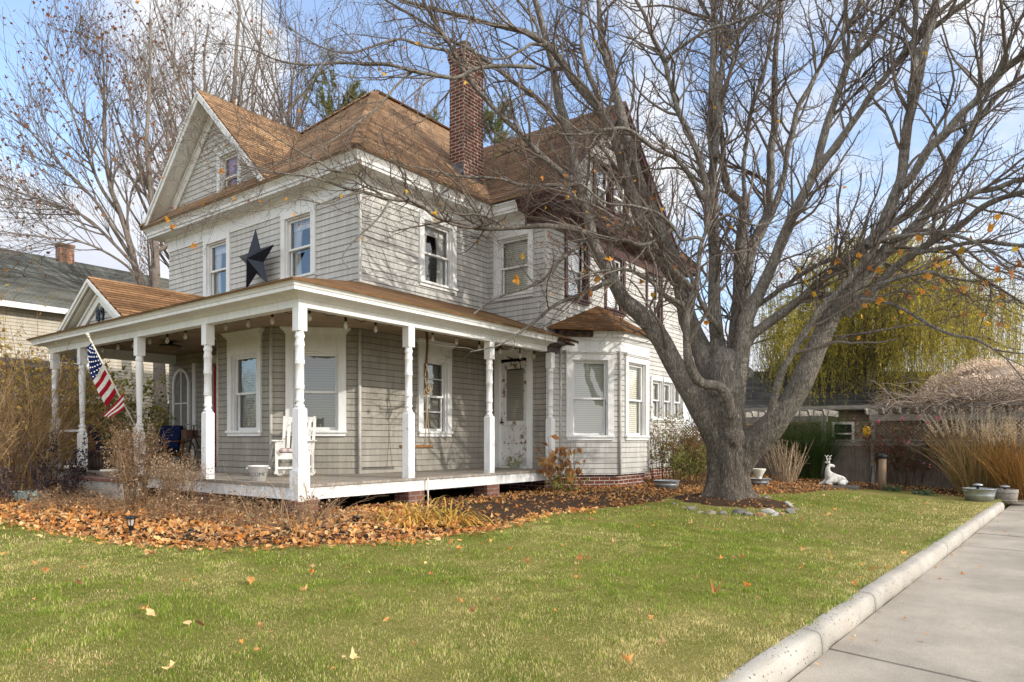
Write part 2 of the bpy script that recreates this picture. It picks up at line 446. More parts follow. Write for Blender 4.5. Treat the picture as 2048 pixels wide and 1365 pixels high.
# clear patches and thick banks of cloud where the day had them
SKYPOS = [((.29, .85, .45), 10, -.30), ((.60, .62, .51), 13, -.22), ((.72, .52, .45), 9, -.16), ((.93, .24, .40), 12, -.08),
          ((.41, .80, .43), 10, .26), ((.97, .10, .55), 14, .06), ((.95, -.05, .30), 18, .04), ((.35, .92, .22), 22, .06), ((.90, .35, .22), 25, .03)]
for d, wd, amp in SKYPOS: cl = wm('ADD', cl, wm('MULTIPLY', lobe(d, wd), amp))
mask = wramp(cl, [(.40, (0, 0, 0)), (.47, (.35, .35, .35)), (.56, (1, 1, 1))])
shade = wramp(wnoise(3.4, 9, .6, (3.1, 1.7, .75), (1, 1, 2.2)), [(.3, (4.9, 5.3, 6.3)), (.6, (6.9, 7.0, 7.25))])
mul = WN('MixRGB', blend_type='MULTIPLY'); mul.inputs[0].default_value = 1; nt.links.new(sky.outputs[0], mul.inputs[1]); mul.inputs[2].default_value = (1.95, 2.05, 2.2, 1)
sun_fill = lobe((SUN_AZ[0], SUN_AZ[1]-.15, .45), 80)  # unseen bright cloud round the sun, added as fill light
shade = wmix(sun_fill, shade, (16.0, 15.6, 15.0))
west_fill = lobe((-1, -.25, .5), 70)  # unseen bright cloud behind the viewer, added to lift the shaded front
shade = wmix(west_fill, shade, (11.5, 11.6, 11.8))
mask = wm('MAXIMUM', wm('ADD', wm('ADD', mask, wm('MULTIPLY', sun_fill, .5), True), wm('MULTIPLY', west_fill, .4), True), .16)
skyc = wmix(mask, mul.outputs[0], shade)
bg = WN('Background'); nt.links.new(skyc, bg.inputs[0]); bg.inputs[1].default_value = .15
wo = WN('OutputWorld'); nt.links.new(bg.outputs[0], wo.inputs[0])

SC.render.engine = 'CYCLES'
SC.view_settings.view_transform = 'Standard'; SC.view_settings.look = 'None'; SC.view_settings.exposure = 0
SC.cycles.max_bounces = 6; SC.cycles.diffuse_bounces = 3; SC.cycles.glossy_bounces = 3; SC.cycles.transparent_max_bounces = 12; SC.cycles.transmission_bounces = 3
SC.cycles.use_denoising = True
SC.cycles.use_adaptive_sampling = True; SC.cycles.adaptive_threshold = .02
SC.cycles.sample_clamp_indirect = 6
# ================================================================== MATERIAL LIBRARY
M = {}
M['siding'] = m_siding()
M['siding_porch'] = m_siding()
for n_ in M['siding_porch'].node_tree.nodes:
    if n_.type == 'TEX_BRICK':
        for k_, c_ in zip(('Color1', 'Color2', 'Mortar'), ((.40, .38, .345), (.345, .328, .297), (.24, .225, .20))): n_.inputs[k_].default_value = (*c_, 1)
M['white'] = m_white()
M['post_white'] = m_white('post_paint', (.82, .82, .82), .36)
M['soffit'] = m_white('soffit_paint', (.62, .60, .54), .30, (.34, .29, .22))
M['brown_trim'] = m_white('brown_trim', (.085, .040, .036), .22, (.16, .10, .08))
M['rot'] = m_white('rotten_wood', (.10, .06, .04), .5, (.03, .02, .015))
M['roof'] = m_roof()
M['roof_porch'] = m_roof('porch_shingle', (.24, .13, .065), (.10, .06, .04), .25)
M['roof_tan'] = m_roof('tan_shingle', (.36, .20, .10), (.22, .12, .07))
M['roof_mossy'] = m_roof('mossy_shingle', (.23, .135, .08), (.08, .055, .035), .22)
M['roof_bay'] = m_roof('bay_shingle', (.23, .115, .045), (.13, .07, .035))
M['brick'] = m_brick()
M['pier_brick'] = m_brick('pier_brick', (.22, .10, .075), (.16, .08, .065), (.25, .20, .17))
M['glass'] = m_glass()
M['blind'] = m_blind('window_blind', (.78, .77, .68), .7)
M['blind_dark'] = m_blind('porch_blind', (.30, .29, .25), .5)
M['curtain'] = m_fabric('white_curtain', (.82, .82, .79), (.6, .6, .57), (26, 26, 1))
M['blind_door'] = m_blind('door_blind', (.50, .47, .36), .6)
M['blind_white'] = m_blind('white_shade', (.86, .86, .85), .9)
M['curtain_pink'] = m_fabric('pink_curtain', (.62, .10, .22), (.72, .42, .48), (7, 7, 7))
M['dark'] = simple('dark_room', (.022, .021, .020), .9, .3)
M['planks'] = m_planks()
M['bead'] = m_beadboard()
M['door_old'] = m_white('peeling_door_paint', (.72, .71, .69), .455, (.24, .15, .09))
M['door_red'] = simple('red_door_paint', (.38, .018, .022), .45, .15, 4)
M['lead'] = simple('lead_flashing', (.10, .105, .115), .6, .35, 5, .4)
M['steel'] = simple('galvanised_steel', (.42, .45, .47), .42, .25, 9, .75, .5)
M['iron'] = simple('black_iron', (.022, .022, .024), .45, .3, 20, .3)
M['navy'] = simple('navy_paint', (.014, .019, .034), .42, .15, 5, .2, .4)
M['conc'] = simple('concrete_block', (.33, .31, .28), .9, .2, 3)

class Fr:
    """wall frame: s runs to the right seen from outside, o outwards, z up"""
    def __init__(s, O, d):
        s.O = A(O); d = A(d); s.d = d/np.linalg.norm(d); s.n = A((s.d[1], -s.d[0]))
    def p(s, a, o, z):
        q = s.O + s.d*a + s.n*o
        return (q[0], q[1], z)
    def box(s, mb, s0, s1, o0, o1, z0, z1):
        c = s.p((s0+s1)/2, (o0+o1)/2, (z0+z1)/2)
        mb.obox(c, (*(s.d*abs(s1-s0)/2), 0), (*(s.n*abs(o1-o0)/2), 0), (0, 0, abs(z1-z0)/2))

CRS = .121
def siding(mb, fr, L, z0, z1, holes=(), clip=None, t=.010, s_start=0):
    k0, k1 = int(math.floor(z0/CRS)), int(math.ceil(z1/CRS))
    for k in range(k0, k1):
        zb, zt = max(z0, k*CRS), min(z1, (k+1)*CRS)
        if zt - zb < .01: continue
        iv = [(s_start, L)]
        for (h0, h1, hz0, hz1) in holes:
            if zt > hz0+.03 and zb < hz1-.03:
                nv = []
                for a, b in iv:
                    if h0 > a: nv.append((a, min(b, h0)))
                    if h1 < b: nv.append((max(a, h1), b))
                iv = [(a, b) for a, b in nv if b - a > .005]
        for a, b in iv:
            a0 = a1 = a; b0 = b1 = b
            if clip:
                c0, c1 = clip(zb), clip(zt)
                a0, b0 = max(a, c0[0]), min(b, c0[1]); a1, b1 = max(a, c1[0]), min(b, c1[1])
                if b0 - a0 < .02: continue
                if b1 < a1: a1 = b1 = (a1+b1)/2
                if a1 > b0 or b1 < a0: continue
            n = max(1, int((b-a)/2.5))
            x0 = np.linspace(a0, b0, n+1); x1 = np.linspace(a1, b1, n+1)
            jt = .004*RNG.random()
            for i in range(n):
                Q = [fr.p(x0[i], t+jt, zb), fr.p(x0[i+1], t+jt, zb), fr.p(x1[i+1], .002, zt), fr.p(x1[i], .002, zt)]
                w = fr.O[0]*3.1 + fr.O[1]*1.7
                mb.poly(Q, [(x0[i]+w, zb+.0006), (x0[i+1]+w, zb+.0006), (x1[i+1]+w, zt-.0006), (x1[i]+w, zt-.0006)])
                mb.poly([fr.p(x0[i], 0, zb), fr.p(x0[i+1], 0, zb), Q[1], Q[0]], [(w, zb+.06)]*4)

def sweep(mb, path, prof, closed=True):
    """mitred sweep of profile [(out, z)] along an open plan path"""
    P = [A(p) for p in path]; n = len(P)
    dirs = [(P[i+1]-P[i])/np.linalg.norm(P[i+1]-P[i]) for i in range(n-1)]
    nor = [A((d[1], -d[0])) for d in dirs]
    rings = []
    for i in range(n):
        if i == 0: m = nor[0]
        elif i == n-1: m = nor[-1]
        else:
            m = nor[i-1] + nor[i]; m = m / (np.dot(m, nor[i]))
        rings.append([(P[i][0]+m[0]*o, P[i][1]+m[1]*o, z) for o, z in prof])
    k = len(prof)
    for i in range(n-1):
        for j in range(k if closed else k-1):
            j2 = (j+1) % k
            mb.poly([rings[i][j], rings[i+1][j], rings[i+1][j2], rings[i][j2]])
    if closed:
        mb.poly(rings[0]); mb.poly(rings[-1][::-1])

def slab(mb, pts, dz=.045):
    pts = [A(p) for p in pts]; lo = [p - A((0, 0, dz)) for p in pts]; n = len(pts)
    mb.poly(pts); mb.poly(lo[::-1])
    for i in range(n):
        mb.poly([pts[i], lo[i], lo[(i+1) % n], pts[(i+1) % n]])

HOUSE = thing('victorian_house', 'grey shingled two-storey house with wraparound white-posted porch and brown roofs', 'house', (6, 5, 0))

def window(fr, s0, s1, z0, z1, style='plain', trim='white', cover='blind', cw=.14, headh=.17, sill=.11, split=.5, glass='glass', lower_cover=True):
    """double-hung sash window in the wall frame; (s0,s1,z0,z1) is the outside of its casing"""
    W = M[trim]; c = MB()
    a, b, zb, zt = s0+cw, s1-cw, z0+sill, z1-headh
    fr.box(c, s0, a, -.02, .045, z0+sill, z1-headh); fr.box(c, b, s1, -.02, .045, z0+sill, z1-headh)
    fr.box(c, s0, s1, -.02, .050, z1-headh, z1)
    fr.box(c, s0-.012, s1+.012, -.02, .085, z0+sill-.045, z0+sill+.002); fr.box(c, s0+.012, s1-.012, -.02, .048, z0, z0+sill-.043)
    # jamb linings
    fr.box(c, a-.03, a+.001, -.26, -.018, zb-.02, zt+.02); fr.box(c, b-.001, b+.03, -.26, -.018, zb-.02, zt+.02)
    fr.box(c, a, b, -.26, -.018, zt-.001, zt+.03); fr.box(c, a, b, -.26, -.018, zb-.03, zb+.001)
    # stops, an inner moulding step
    fr.box(c, a, a+.028, -.06, -.004, zb, zt); fr.box(c, b-.028, b, -.06, -.004, zb, zt); fr.box(c, a+.028, b-.028, -.06, -.004, zt-.028, zt)
    if style == 'crown':
        for i, (oo, zz) in enumerate(((.075, .045), (.10, .035), (.135, .03))):
            z_ = z1 + sum((.045, .035, .03)[:i])
            fr.box(c, s0-.02-.035*i, s1+.02+.035*i, -.02, oo, z_, z_+zz)
    elif style == 'cap':
        fr.box(c, s0-.03, s1+.03, -.02, .10, z1+.001, z1+.04); fr.box(c, s0-.015, s1+.015, -.02, .075, z1-.03, z1+.001)
    w = c.build('window', W, HOUSE)
    a += .029; b -= .029; zt -= .029
    zm = zb + (zt-zb)*split; sw = .045
    for (q0, q1, o) in ((zm-.02, zt, -.055), (zb, zm+.02, -.095)):
        m = MB()
        fr.box(m, a, a+sw, o-.035, o, q0, q1); fr.box(m, b-sw, b, o-.035, o, q0, q1)
        fr.box(m, a+sw, b-sw, o-.035, o, q1-.045, q1); fr.box(m, a+sw, b-sw, o-.035, o, q0, q0+(.06 if q0 == zb else .042))
        m.build('sash', W if trim != 'brown_trim' else M['white'], w)
        g = MB(); g.poly([fr.p(a+sw-.005, o-.018, q0+.03), fr.p(b-sw+.005, o-.018, q0+.03), fr.p(b-sw+.005, o-.018, q1-.03), fr.p(a+sw-.005, o-.018, q1-.03)])
        g.build('pane', M[glass], w)
    k = MB(); fr.box(k, a-.05, b+.05, -.62, -.60, zb-.05, zt+.05)  # near-black panel: the unlit room's darkness is put into its colour
    k.build('room_shadow_panel', M['dark'], w)
    if cover.startswith('blind'):
        m = MB(); zl = zb+.02 if lower_cover else zm+.1
        nn = int((zt-zl)/.05)
        for i in range(nn):
            z = zl + i*.05
            m.poly([fr.p(a+.01, -.165, z), fr.p(b-.01, -.165, z), fr.p(b-.01, -.185, z+.052), fr.p(a+.01, -.185, z+.052)])
        m.build('blind', M[cover], w)
    elif cover.startswith('curtain'):
        for (q0, q1, flip) in ((a, a+(b-a)*.36, 1), (b-(b-a)*.36, b, -1)):
            m = MB(); N = 26; pts = []
            for zz, wd in ((zt, 1.), (zb+(zt-zb)*.45, .72), (zb, .85)):
                row = []
                for i in range(N+1):
                    f = i/N*wd
                    s_ = q0+(q1-q0)*f if flip == 1 else q1-(q1-q0)*f
                    row.append(fr.p(s_, -.19+.022*math.sin(i*1.45), zz))
                pts.append(row)
            V = [p for r in pts for p in r]
            m.add(V, [(j*(N+1)+i, j*(N+1)+i+1, (j+1)*(N+1)+i+1, (j+1)*(N+1)+i) for j in range(2) for i in range(N)], None, True)
            m.build('curtain', M[cover], w)
        # a shallow pelmet above
        m = MB(); fr.box(m, a, b, -.175, -.165, zt-.2, zt); m.build('valance', M[cover], w)
    return w

def hole(s0, s1, z0, z1, cw=.14): return (s0+cw-.025, s1-cw+.025, z0+.085, z1-.14)

# ------------------------------------------------------------------ frames of the walls
fF = Fr((2.69, 9.15), (0, -1)); fS = Fr((2.69, 1.84), (1, 0)); fW = Fr((6.6, 1.84), (0, -1)); fWS = Fr((6.6, .2), (1, 0))
fL = Fr((9.5, 9.15), (-1, 0)); fB = Fr((14.2, .2), (0, 1))
FLOOR = .38
yF = lambda y: 9.15 - y
# upper-floor windows ------------------------------------------------
up_f = [(yF(7.45), yF(6.30), 4.32, 5.86), (yF(4.33), yF(3.17), 4.32, 5.86)]
up_s = [(4.27-2.69, 5.43-2.69, 4.28, 5.86)]
up_w = [(1.84-1.65, 1.84-.52, 4.27, 5.86)]
up_ws = [(7.37-6.6, 8.45-6.6, 4.28, 5.86), (9.22-6.6, 10.31-6.6, 4.28, 5.86), (11.56-6.6, 12.64-6.6, 4.28, 5.86)]
tri = [(11.86-6.6, 12.66-6.6, 1.55, 2.85), (12.61-6.6, 13.41-6.6, 1.55, 2.85), (13.36-6.6, 14.16-6.6, 1.55, 2.85)]
gar_f = (yF(6.84), yF(5.84), 6.55, 7.80)
gar_w = [(8.66-6.6, 9.62-6.6, 6.78, 8.02), (9.56-6.6, 10.52-6.6, 6.78, 8.02)]

wb = MB(); wp = MB()
siding(wb, fF, 9.15-1.84, 3.95, 5.84, [hole(*h) for h in up_f])
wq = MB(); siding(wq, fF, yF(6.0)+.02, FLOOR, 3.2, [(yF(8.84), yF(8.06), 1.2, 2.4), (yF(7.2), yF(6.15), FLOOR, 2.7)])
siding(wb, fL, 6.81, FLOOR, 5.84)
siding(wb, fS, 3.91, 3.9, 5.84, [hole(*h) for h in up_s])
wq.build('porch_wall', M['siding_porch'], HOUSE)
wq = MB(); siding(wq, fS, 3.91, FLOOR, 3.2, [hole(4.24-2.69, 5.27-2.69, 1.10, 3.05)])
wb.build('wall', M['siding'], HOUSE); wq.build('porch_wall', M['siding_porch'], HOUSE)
wb = MB()
siding(wb, fW, 1.64, 3.2, 5.84, [hole(*h) for h in up_w])
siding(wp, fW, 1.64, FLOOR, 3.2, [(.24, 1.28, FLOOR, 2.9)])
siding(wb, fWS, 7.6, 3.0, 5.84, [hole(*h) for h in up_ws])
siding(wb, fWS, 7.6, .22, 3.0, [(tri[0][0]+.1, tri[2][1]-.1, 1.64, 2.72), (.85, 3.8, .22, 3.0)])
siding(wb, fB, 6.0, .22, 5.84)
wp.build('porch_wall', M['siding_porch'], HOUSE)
wb.build('wall', M['siding'], HOUSE)
# corner boards of the clapboard corners are folded shingles; a slim white post where the wing meets
M['corner'] = simple('corner_shingle', (.54, .525, .49), .85, .2, 8)
for (x, y) in ((2.69, 1.84), (6.6, .2)):
    cb = MB(); cb.box(x-.018, x+.03, y-.018, y+.03, 3.35 if x < 3 else 3.0, 5.83); cb.build('corner_board', M['corner'], HOUSE)
# dark core so that nothing shows light through the joints
kb = MB(); kb.box(3.05, 14.0, 2.2, 8.8, -.3, 6.3); kb.box(6.95, 13.9, .85, 2.2, -.3, 6.3); kb.build('interior_core', M['dark'], HOUSE)

for h in up_f: window(fF, *h, cover='curtain', trim='white')
window(fS, *up_s[0], cover='curtain')
window(fW, *up_w[0], cover='blind')
for h in up_ws: window(fWS, *h, trim='brown_trim', cover='blind_white', cw=.10, headh=.10)
for h in tri: window(fWS, *h, cover='curtain', cw=.075, headh=.12, sill=.09)
# first floor: porch windows and the canted front bay
eR = Fr((1.53, 3.0), (1, -1)); eF = Fr((1.53, 4.84), (0, -1)); eL = Fr((2.69, 6.0), (-1, -1))
wb = MB()
w2 = (.27, 1.385, 1.10, 3.04); w1 = (4.84-4.43, 4.84-3.28, 1.10, 3.04); wl = (.3, 1.35, 1.10, 3.04)
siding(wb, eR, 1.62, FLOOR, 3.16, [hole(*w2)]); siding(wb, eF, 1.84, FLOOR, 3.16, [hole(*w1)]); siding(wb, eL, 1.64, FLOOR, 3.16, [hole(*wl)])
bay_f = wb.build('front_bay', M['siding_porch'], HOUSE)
for (x, y) in ((1.53, 3.0), (1.53, 4.84), (2.66, 1.81)):
    m = MB(); m.tube([(x, y, FLOOR), (x, y, 3.15)], .032, 8); m.build('corner_board', M['corner'], bay_f)
window(eR, *w2, style='crown', cover='blind_dark', headh=.34); window(eF, *w1, style='crown', cover='blind_dark', headh=.34)
window(eL, *wl, style='crown', cover='blind_dark', headh=.34)
ws = window(fS, 4.24-2.69, 5.27-2.69, 1.10, 3.04, style='crown', cover='blind_dark', headh=.30, lower_cover=True)
m = MB(); fS.box(m, 1.69, 2.44, -.115, -.105, 1.62, 1.65); fS.box(m, 1.69, 2.44, -.05, -.042, 2.33, 2.35); m.build('screen_rail', M['white'], ws)

# ------------------------------------------------------------------ side bay with its own little hip roof
sA, sB, sC, sD = (7.19, .2), (8.19, -.8), (9.66, -.8), (10.66, .2)
b1 = Fr(sA, (1, -1)); b2 = Fr(sB, (1, 0)); b3 = Fr(sC, (1, 1))
wb = MB()
k1 = (.14, 1.265, 1.02, 3.04); k2 = (.23, 1.42, 1.02, 3.04)
siding(wb, b1, 1.414, .22, 3.10, [hole(*k1)]); siding(wb, b2, 1.47, .22, 3.10, [hole(*k2)]); siding(wb, b3, 1.414, .22, 3.10, [hole(*k1)])
bay = wb.build('side_bay', M['siding'], HOUSE)
m = MB(); sweep(m, [sA, sB, sC, sD], [(-.02, 3.08), (.035, 3.08), (.035, 3.30), (.06, 3.32), (.09, 3.38), (.15, 3.40), (.15, 3.45), (.19, 3.52), (-.02, 3.52)]); m.build('bay_cornice', M['white'], bay)
for p in (sA, sB, sC):
    m = MB(); m.tube([(p[0]-.012, p[1]-.02, .22), (p[0]-.012, p[1]-.02, 3.08)], .03, 8); m.build('corner_board', M['corner'], bay)
m = MB(); sweep(m, [(sA[0]+.05, sA[1]), (8.22, -.74), (9.63, -.74), (10.6, .2)], [(-.1, -.35), (-.01, -.35), (-.01, .215), (-.1, .215)]); m.build('bay_foundation', M['brick'], bay)
m = MB(); ap = (8.93, .19, 4.38); q = 0.24
e = [(sA[0]-.60, .19, 3.535), (sB[0]-.10-.42*.2, sB[1]-q, 3.535), (sC[0]+.14, sC[1]-q, 3.535), (sD[0]+.42, .19, 3.535)]
for i in range(3): slab(m, [e[i], e[i+1], ap], .03)
br = m.build('bay_roof', M['roof_bay'], bay)
m = MB(); sweep(m, [(6.95, .17), (7.10, .13), (7.62, -.39)], [(.0, 3.38), (.10, 3.38), (.16, 3.50), (.0, 3.50)]); m.build('rotten_edge', M['rot'], bay)
window(b1, *k1, style='cap', cover='blind'); window(b2, *k2, style='cap', cover='blind'); window(b3, *k1, style='cap', cover='blind')

# ------------------------------------------------------------------ foundations
m = MB()
m.box(2.75, 6.55, 1.9, 2.0, -.4, FLOOR-.01); m.box(2.72, 2.80, 2.0, 9.1, -.4, FLOOR-.01); m.box(1.6, 2.7, 3.0, 4.84, -.4, FLOOR-.01)
m.box(6.62, 14.15, .24, .34, -.5, .215); m.box(6.62, 6.7, .34, 1.9, -.5, FLOOR-.01)
m.build('foundation', M['brick'], HOUSE)

# ------------------------------------------------------------------ main cornices
corn = [(0, 5.80), (.03, 5.80), (.03, 6.05), (.06, 6.08), (.09, 6.12), (.36, 6.14), (.36, 6.20), (.385, 6.20), (.39, 6.26), (.42, 6.30), (.46, 6.34), (.46, 6.385), (0, 6.385)]
m = MB(); sweep(m, [(8.5, 9.15), (2.69, 9.15), (2.69, 1.84), (6.6, 1.84), (6.6, .70)], corn); m.build('cornice', M['white'], HOUSE)
m = MB(); sweep(m, [(6.6, .698), (6.6, .2), (14.2, .2), (14.2, 4)], [(o*1.02+.002, z) for o, z in corn]); m.build('cornice', M['brown_trim'], HOUSE)['label'] = 'dark brown cornice along the side wing'

# ------------------------------------------------------------------ main roofs
ze = 6.40; ex, ey, ey2, exb = 2.19, 1.34, 9.65, 14.7
pk = (6.34, 5.49, 10.28); pk2 = (10.55, 5.49, 10.28)
m = MB()
slab(m, [(ex, ey, ze), pk, (ex, ey2, ze)][::-1])
slab(m, [(ex, ey, ze), (exb, ey, ze), pk2, pk])
slab(m, [(ex, ey2, ze), pk, pk2, (exb, ey2, ze)])
slab(m, [(exb, ey, ze), (exb, ey2, ze), pk2])
roof = m.build('roof', M['roof'], HOUSE)
m = MB()
rg = [pk, pk2]; m.bar(A(pk)+A((0, 0, .01)), A(pk2)+A((0, 0, .01)), .22, .03)
for c_ in ((ex, ey, ze), (ex, ey2, ze)): m.bar(A(c_)+A((0, 0, .012)), A(pk)+A((0, 0, .012)), .2, .025)
m.build('hip_cap', M['roof'], roof)

def gable(fr, c, w, zb, rise, o, depth, dbase, roofmat, trim, wallmat, holes, name, h1=.20, h2=.24, cut=.32):
    zt = zb + rise; sl = rise/w
    m = MB()
    for sg in (-1, 1):
        q = [fr.p(c+sg*w, o, zb), fr.p(c, o, zt), fr.p(c, -depth, zt)]
        if dbase: q.append(fr.p(c+sg*w, -dbase, zb))
        slab(m, q, .05)
    rf = m.build('roof', M[roofmat], HOUSE)
    m = MB()
    for sg in (-1, 1):
        def brd(oa, ob, top, hh, cut):
            a0 = w - top/sl; a1 = w - (top+hh)/sl
            lo = zb + cut
            pts = [(c+sg*(a0 - cut/sl), lo), (c, zt-top), (c, zt-top-hh), (c+sg*(a1 - cut/sl), lo)]
            P = [fr.p(s_, oa, z_) for s_, z_ in pts]
            m.extrude(P, A(fr.p(0, ob, 0)) - A(fr.p(0, oa, 0)))
        brd(o-.012, o-.05, .055, h1, 0)            # barge board
        brd(o+.018, o-.012, .052, .07, 0)          # crown along its top
        brd(.05, .016, .30, h2, cut)               # rake frieze on the wall
        brd(.085, .05, .27, .05, cut)
        # soffit
        top = .20; a0 = w - top/sl
        P = [fr.p(c+sg*a0, o-.05, zb), fr.p(c, o-.05, zt-top), fr.p(c, .016, zt-top), fr.p(c+sg*a0, .016, zb)]
        m.poly(P)
    m.build('gable_trim', M[trim], rf)
    m = MB()
    siding(m, fr, 99, zb+cut-.07, zt-.25, holes, clip=lambda z: (c-(zt-.25-z)/sl, c+(zt-.25-z)/sl), s_start=-99)
    m.build('gable_wall', M[wallmat], rf)
    return rf
zt_f = 9.14
gr = gable(fF, yF(6.94), 2.72, 6.44, 2.70, .46, 2.6, 0, 'roof', 'white', 'siding', [hole(*gar_f)], 'front')
window(fF, *gar_f, cover='curtain_pink', cw=.13, headh=.16, style='cap')
gw = gable(fWS, 9.55-6.6, 3.40, 6.42, 3.18, .45, 7.0, 7.0, 'roof_mossy', 'brown_trim', 'siding', [(gar_w[0][0]+.08, gar_w[1][1]-.08, 6.86, 7.9)], 'side', .17, .14)
for h in gar_w: window(fWS, *h, trim='brown_trim', cover='curtain', cw=.10, headh=.12)
# pent roof strips at the foot of both gables, small roof over the end of the wing
m = MB(); P0 = [fWS.p(-.46, .47, ze), fWS.p(8.07, .47, ze), fWS.p(7.6, .016, ze+.40), fWS.p(.0, .016, ze+.40)]
slab(m, P0); slab(m, [fWS.p(-.46, .47, ze), fWS.p(0, .016, ze+.40), fWS.p(0, -1.2, ze+.40), fWS.p(-.46, -1.64, ze)])
slab(m, [fWS.p(5.2, .016, ze+.40), fWS.p(7.6, .016, ze+.40), fWS.p(7.6, -1.3, ze+.9), fWS.p(5.2, -1.3, ze+.9)])
m.build('pent_roof', M['roof_bay'], HOUSE)

# ------------------------------------------------------------------ chimney
m = MB(); cx0, cx1, cy0, cy1 = 6.20, 6.94, 2.27, 2.71
m.box(cx0, cx1, cy0, cy1, 6.6, 10.06)
m.box(cx0-.018, cx1+.018, cy0-.018, cy1+.018, 10.06, 10.12); m.box(cx0-.035, cx1+.035, cy0-.035, cy1+.035, 10.12, 10.28); m.box(cx0-.02, cx1+.02, cy0-.02, cy1+.02, 10.28, 10.33)
ch = m.build('chimney', M['brick'], HOUSE)
m = MB()
m.lathe([(.10, 10.32), (.105, 10.46), (.09, 10.48), (.09, 10.54), (.16, 10.56), (.17, 10.58), (.08, 10.63), (.02, 10.645)], (6.5, 2.49, 0), 18)
for a in range(4): m.box(6.5+.12*math.cos(a*PI/2)-.01, 6.5+.12*math.cos(a*PI/2)+.01, 2.49+.12*math.sin(a*PI/2)-.01, 2.49+.12*math.sin(a*PI/2)+.01, 10.46, 10.57)
m.build('flue_cap', simple('sooty_flue', (.22, .215, .21), .7, .35, 9), ch)
m = MB()
m.box(cx0-.012, cx1+.012, cy0-.012, cy0+.002, 6.7, 7.32); m.box(cx0-.014, cx0+.002, cy0-.01, cy1, 6.7, 7.58)
m.poly([(cx0-.22, cy0+.35, 7.35), (cx0-.22, cy0-.02, 7.08), (cx0, cy0-.02, 7.42), (cx0, cy0+.35, 7.66)])
m.build('flashing', M['lead'], ch)

# ------------------------------------------------------------------ doors
def door_old():
    c = MB()
    fW.box(c, .22, .37, -.02, .05, FLOOR, 2.90); fW.box(c, 1.15, 1.30, -.02, .05, FLOOR, 2.90); fW.box(c, .20, 1.32, -.02, .055, 2.90, 3.06); fW.box(c, .16, 1.36, -.02, .10, 3.06, 3.10)
    fW.box(c, .37, 1.15, -.10, .08, FLOOR, FLOOR+.05)
    d = c.build('door_frame', M['white'], HOUSE)
    p = MB(); a, b, z0, z1 = .37, 1.15, FLOOR+.055, 2.83
    fW.box(p, a, a+.13, -.07, -.02, z0, z1); fW.box(p, b-.13, b, -.07, -.02, z0, z1)
    for q0, q1 in ((z0, z0+.22), (z0+.52, z0+.62), (z0+.92, z0+1.03), (z1-.16, z1)): fW.box(p, a+.13, b-.13, -.07, -.02, q0, q1)
    fW.box(p, a+.13, b-.13, -.062, -.045, z0+.22, z0+.52); fW.box(p, a+.13, b-.13, -.062, -.045, z0+.62, z0+.92)
    for q0, q1 in ((z0+.27, z0+.47), (z0+.67, z0+.87)): fW.box(p, a+.18, b-.18, -.045, -.032, q0, q1)
    dr = p.build('door', M['door_old'], d)
    g = MB(); fW.box(g, a+.13, b-.13, -.05, -.045, z0+1.03, z1-.16); g.build('pane', M['glass'], d)
    s_ = MB()
    for i in range(int((z1-.16-z0-1.03)/.045)):
        z = z0+1.03+i*.045; s_.poly([fW.p(a+.13, -.065, z), fW.p(b-.13, -.065, z), fW.p(b-.13, -.08, z+.047), fW.p(a+.13, -.08, z+.047)])
    s_.build('blind', M['blind_door'], d)
    k = MB(); k.tube([fW.p(a+.06, -.02, z0+1.0), fW.p(a+.06, .035, z0+1.0)], .02, 10); k.sphere(fW.p(a+.06, .045, z0+1.0), .03); k.build('door_knob', M['iron'], d)
    h = MB(); h.tube([fW.p(.55, .03, 2.96), fW.p(.85, .10, 2.86), fW.p(1.02, .12, 2.80), fW.p(1.03, .10, 2.62)], .016, 6); h.build('door_bracket', M['iron'], d)
    d['label'] = 'white side door with peeling paint and a blind behind its glass'
door_old()
c = MB(); a, b = yF(7.2), yF(6.15)
fF.box(c, a, a+.13, -.02, .05, FLOOR, 2.85); fF.box(c, b-.13, b, -.02, .05, FLOOR, 2.85); fF.box(c, a-.02, b+.02, -.02, .06, 2.85, 3.02)
fF.box(c, a-.75, a-.62, -.02, .045, FLOOR, 2.9)
d = c.build('door_frame', M['white'], HOUSE)
p = MB(); fF.box(p, a+.13, b-.13, -.08, -.02, FLOOR+.03, 2.85)
for z in (.55, .85, 1.15): fF.box(p, a+.27, b-.27, -.02, -.008, z, z+.2)
p.build('door', M['door_red'], d); d['label'] = 'red front door with a tall glass light'
g = MB(); fF.box(g, a+.30, b-.30, -.02, -.012, 1.55, 2.65); g.build('pane', M['glass'], d)
# arched window left of the door
AW = Fr((2.69, 8.86), (0, -1)); Wd, z0, z1 = .80, 1.14, 2.80
def arch(r, n=16, zc=z1-.40): return [(Wd/2 + r*math.cos(PI - PI*i/n), zc + r*math.sin(PI*i/n)) for i in range(n+1)]
m = MB()
o_, i_ = arch(.40), arch(.33)
o_ = [(0, z0)] + o_ + [(Wd, z0)]; i_ = [(.07, z0+.07)] + i_ + [(Wd-.07, z0+.07)]
for j in range(len(o_)-1):
    P = [AW.p(*((q[0], .075, q[1]))) for q in (o_[j], o_[j+1], i_[j+1], i_[j])]
    m.extrude(P, A(AW.p(0, 0, 0)) - A(AW.p(0, .06, 0)))
m.extrude([AW.p(s_, .074, z_) for s_, z_ in ((0, z0), (Wd, z0), (Wd-.07, z0+.07), (.07, z0+.07))], A(AW.p(0, 0, 0)) - A(AW.p(0, .06, 0)))
AW.box(m, -.02, Wd+.02, .01, .10, z0-.05, z0-.002)
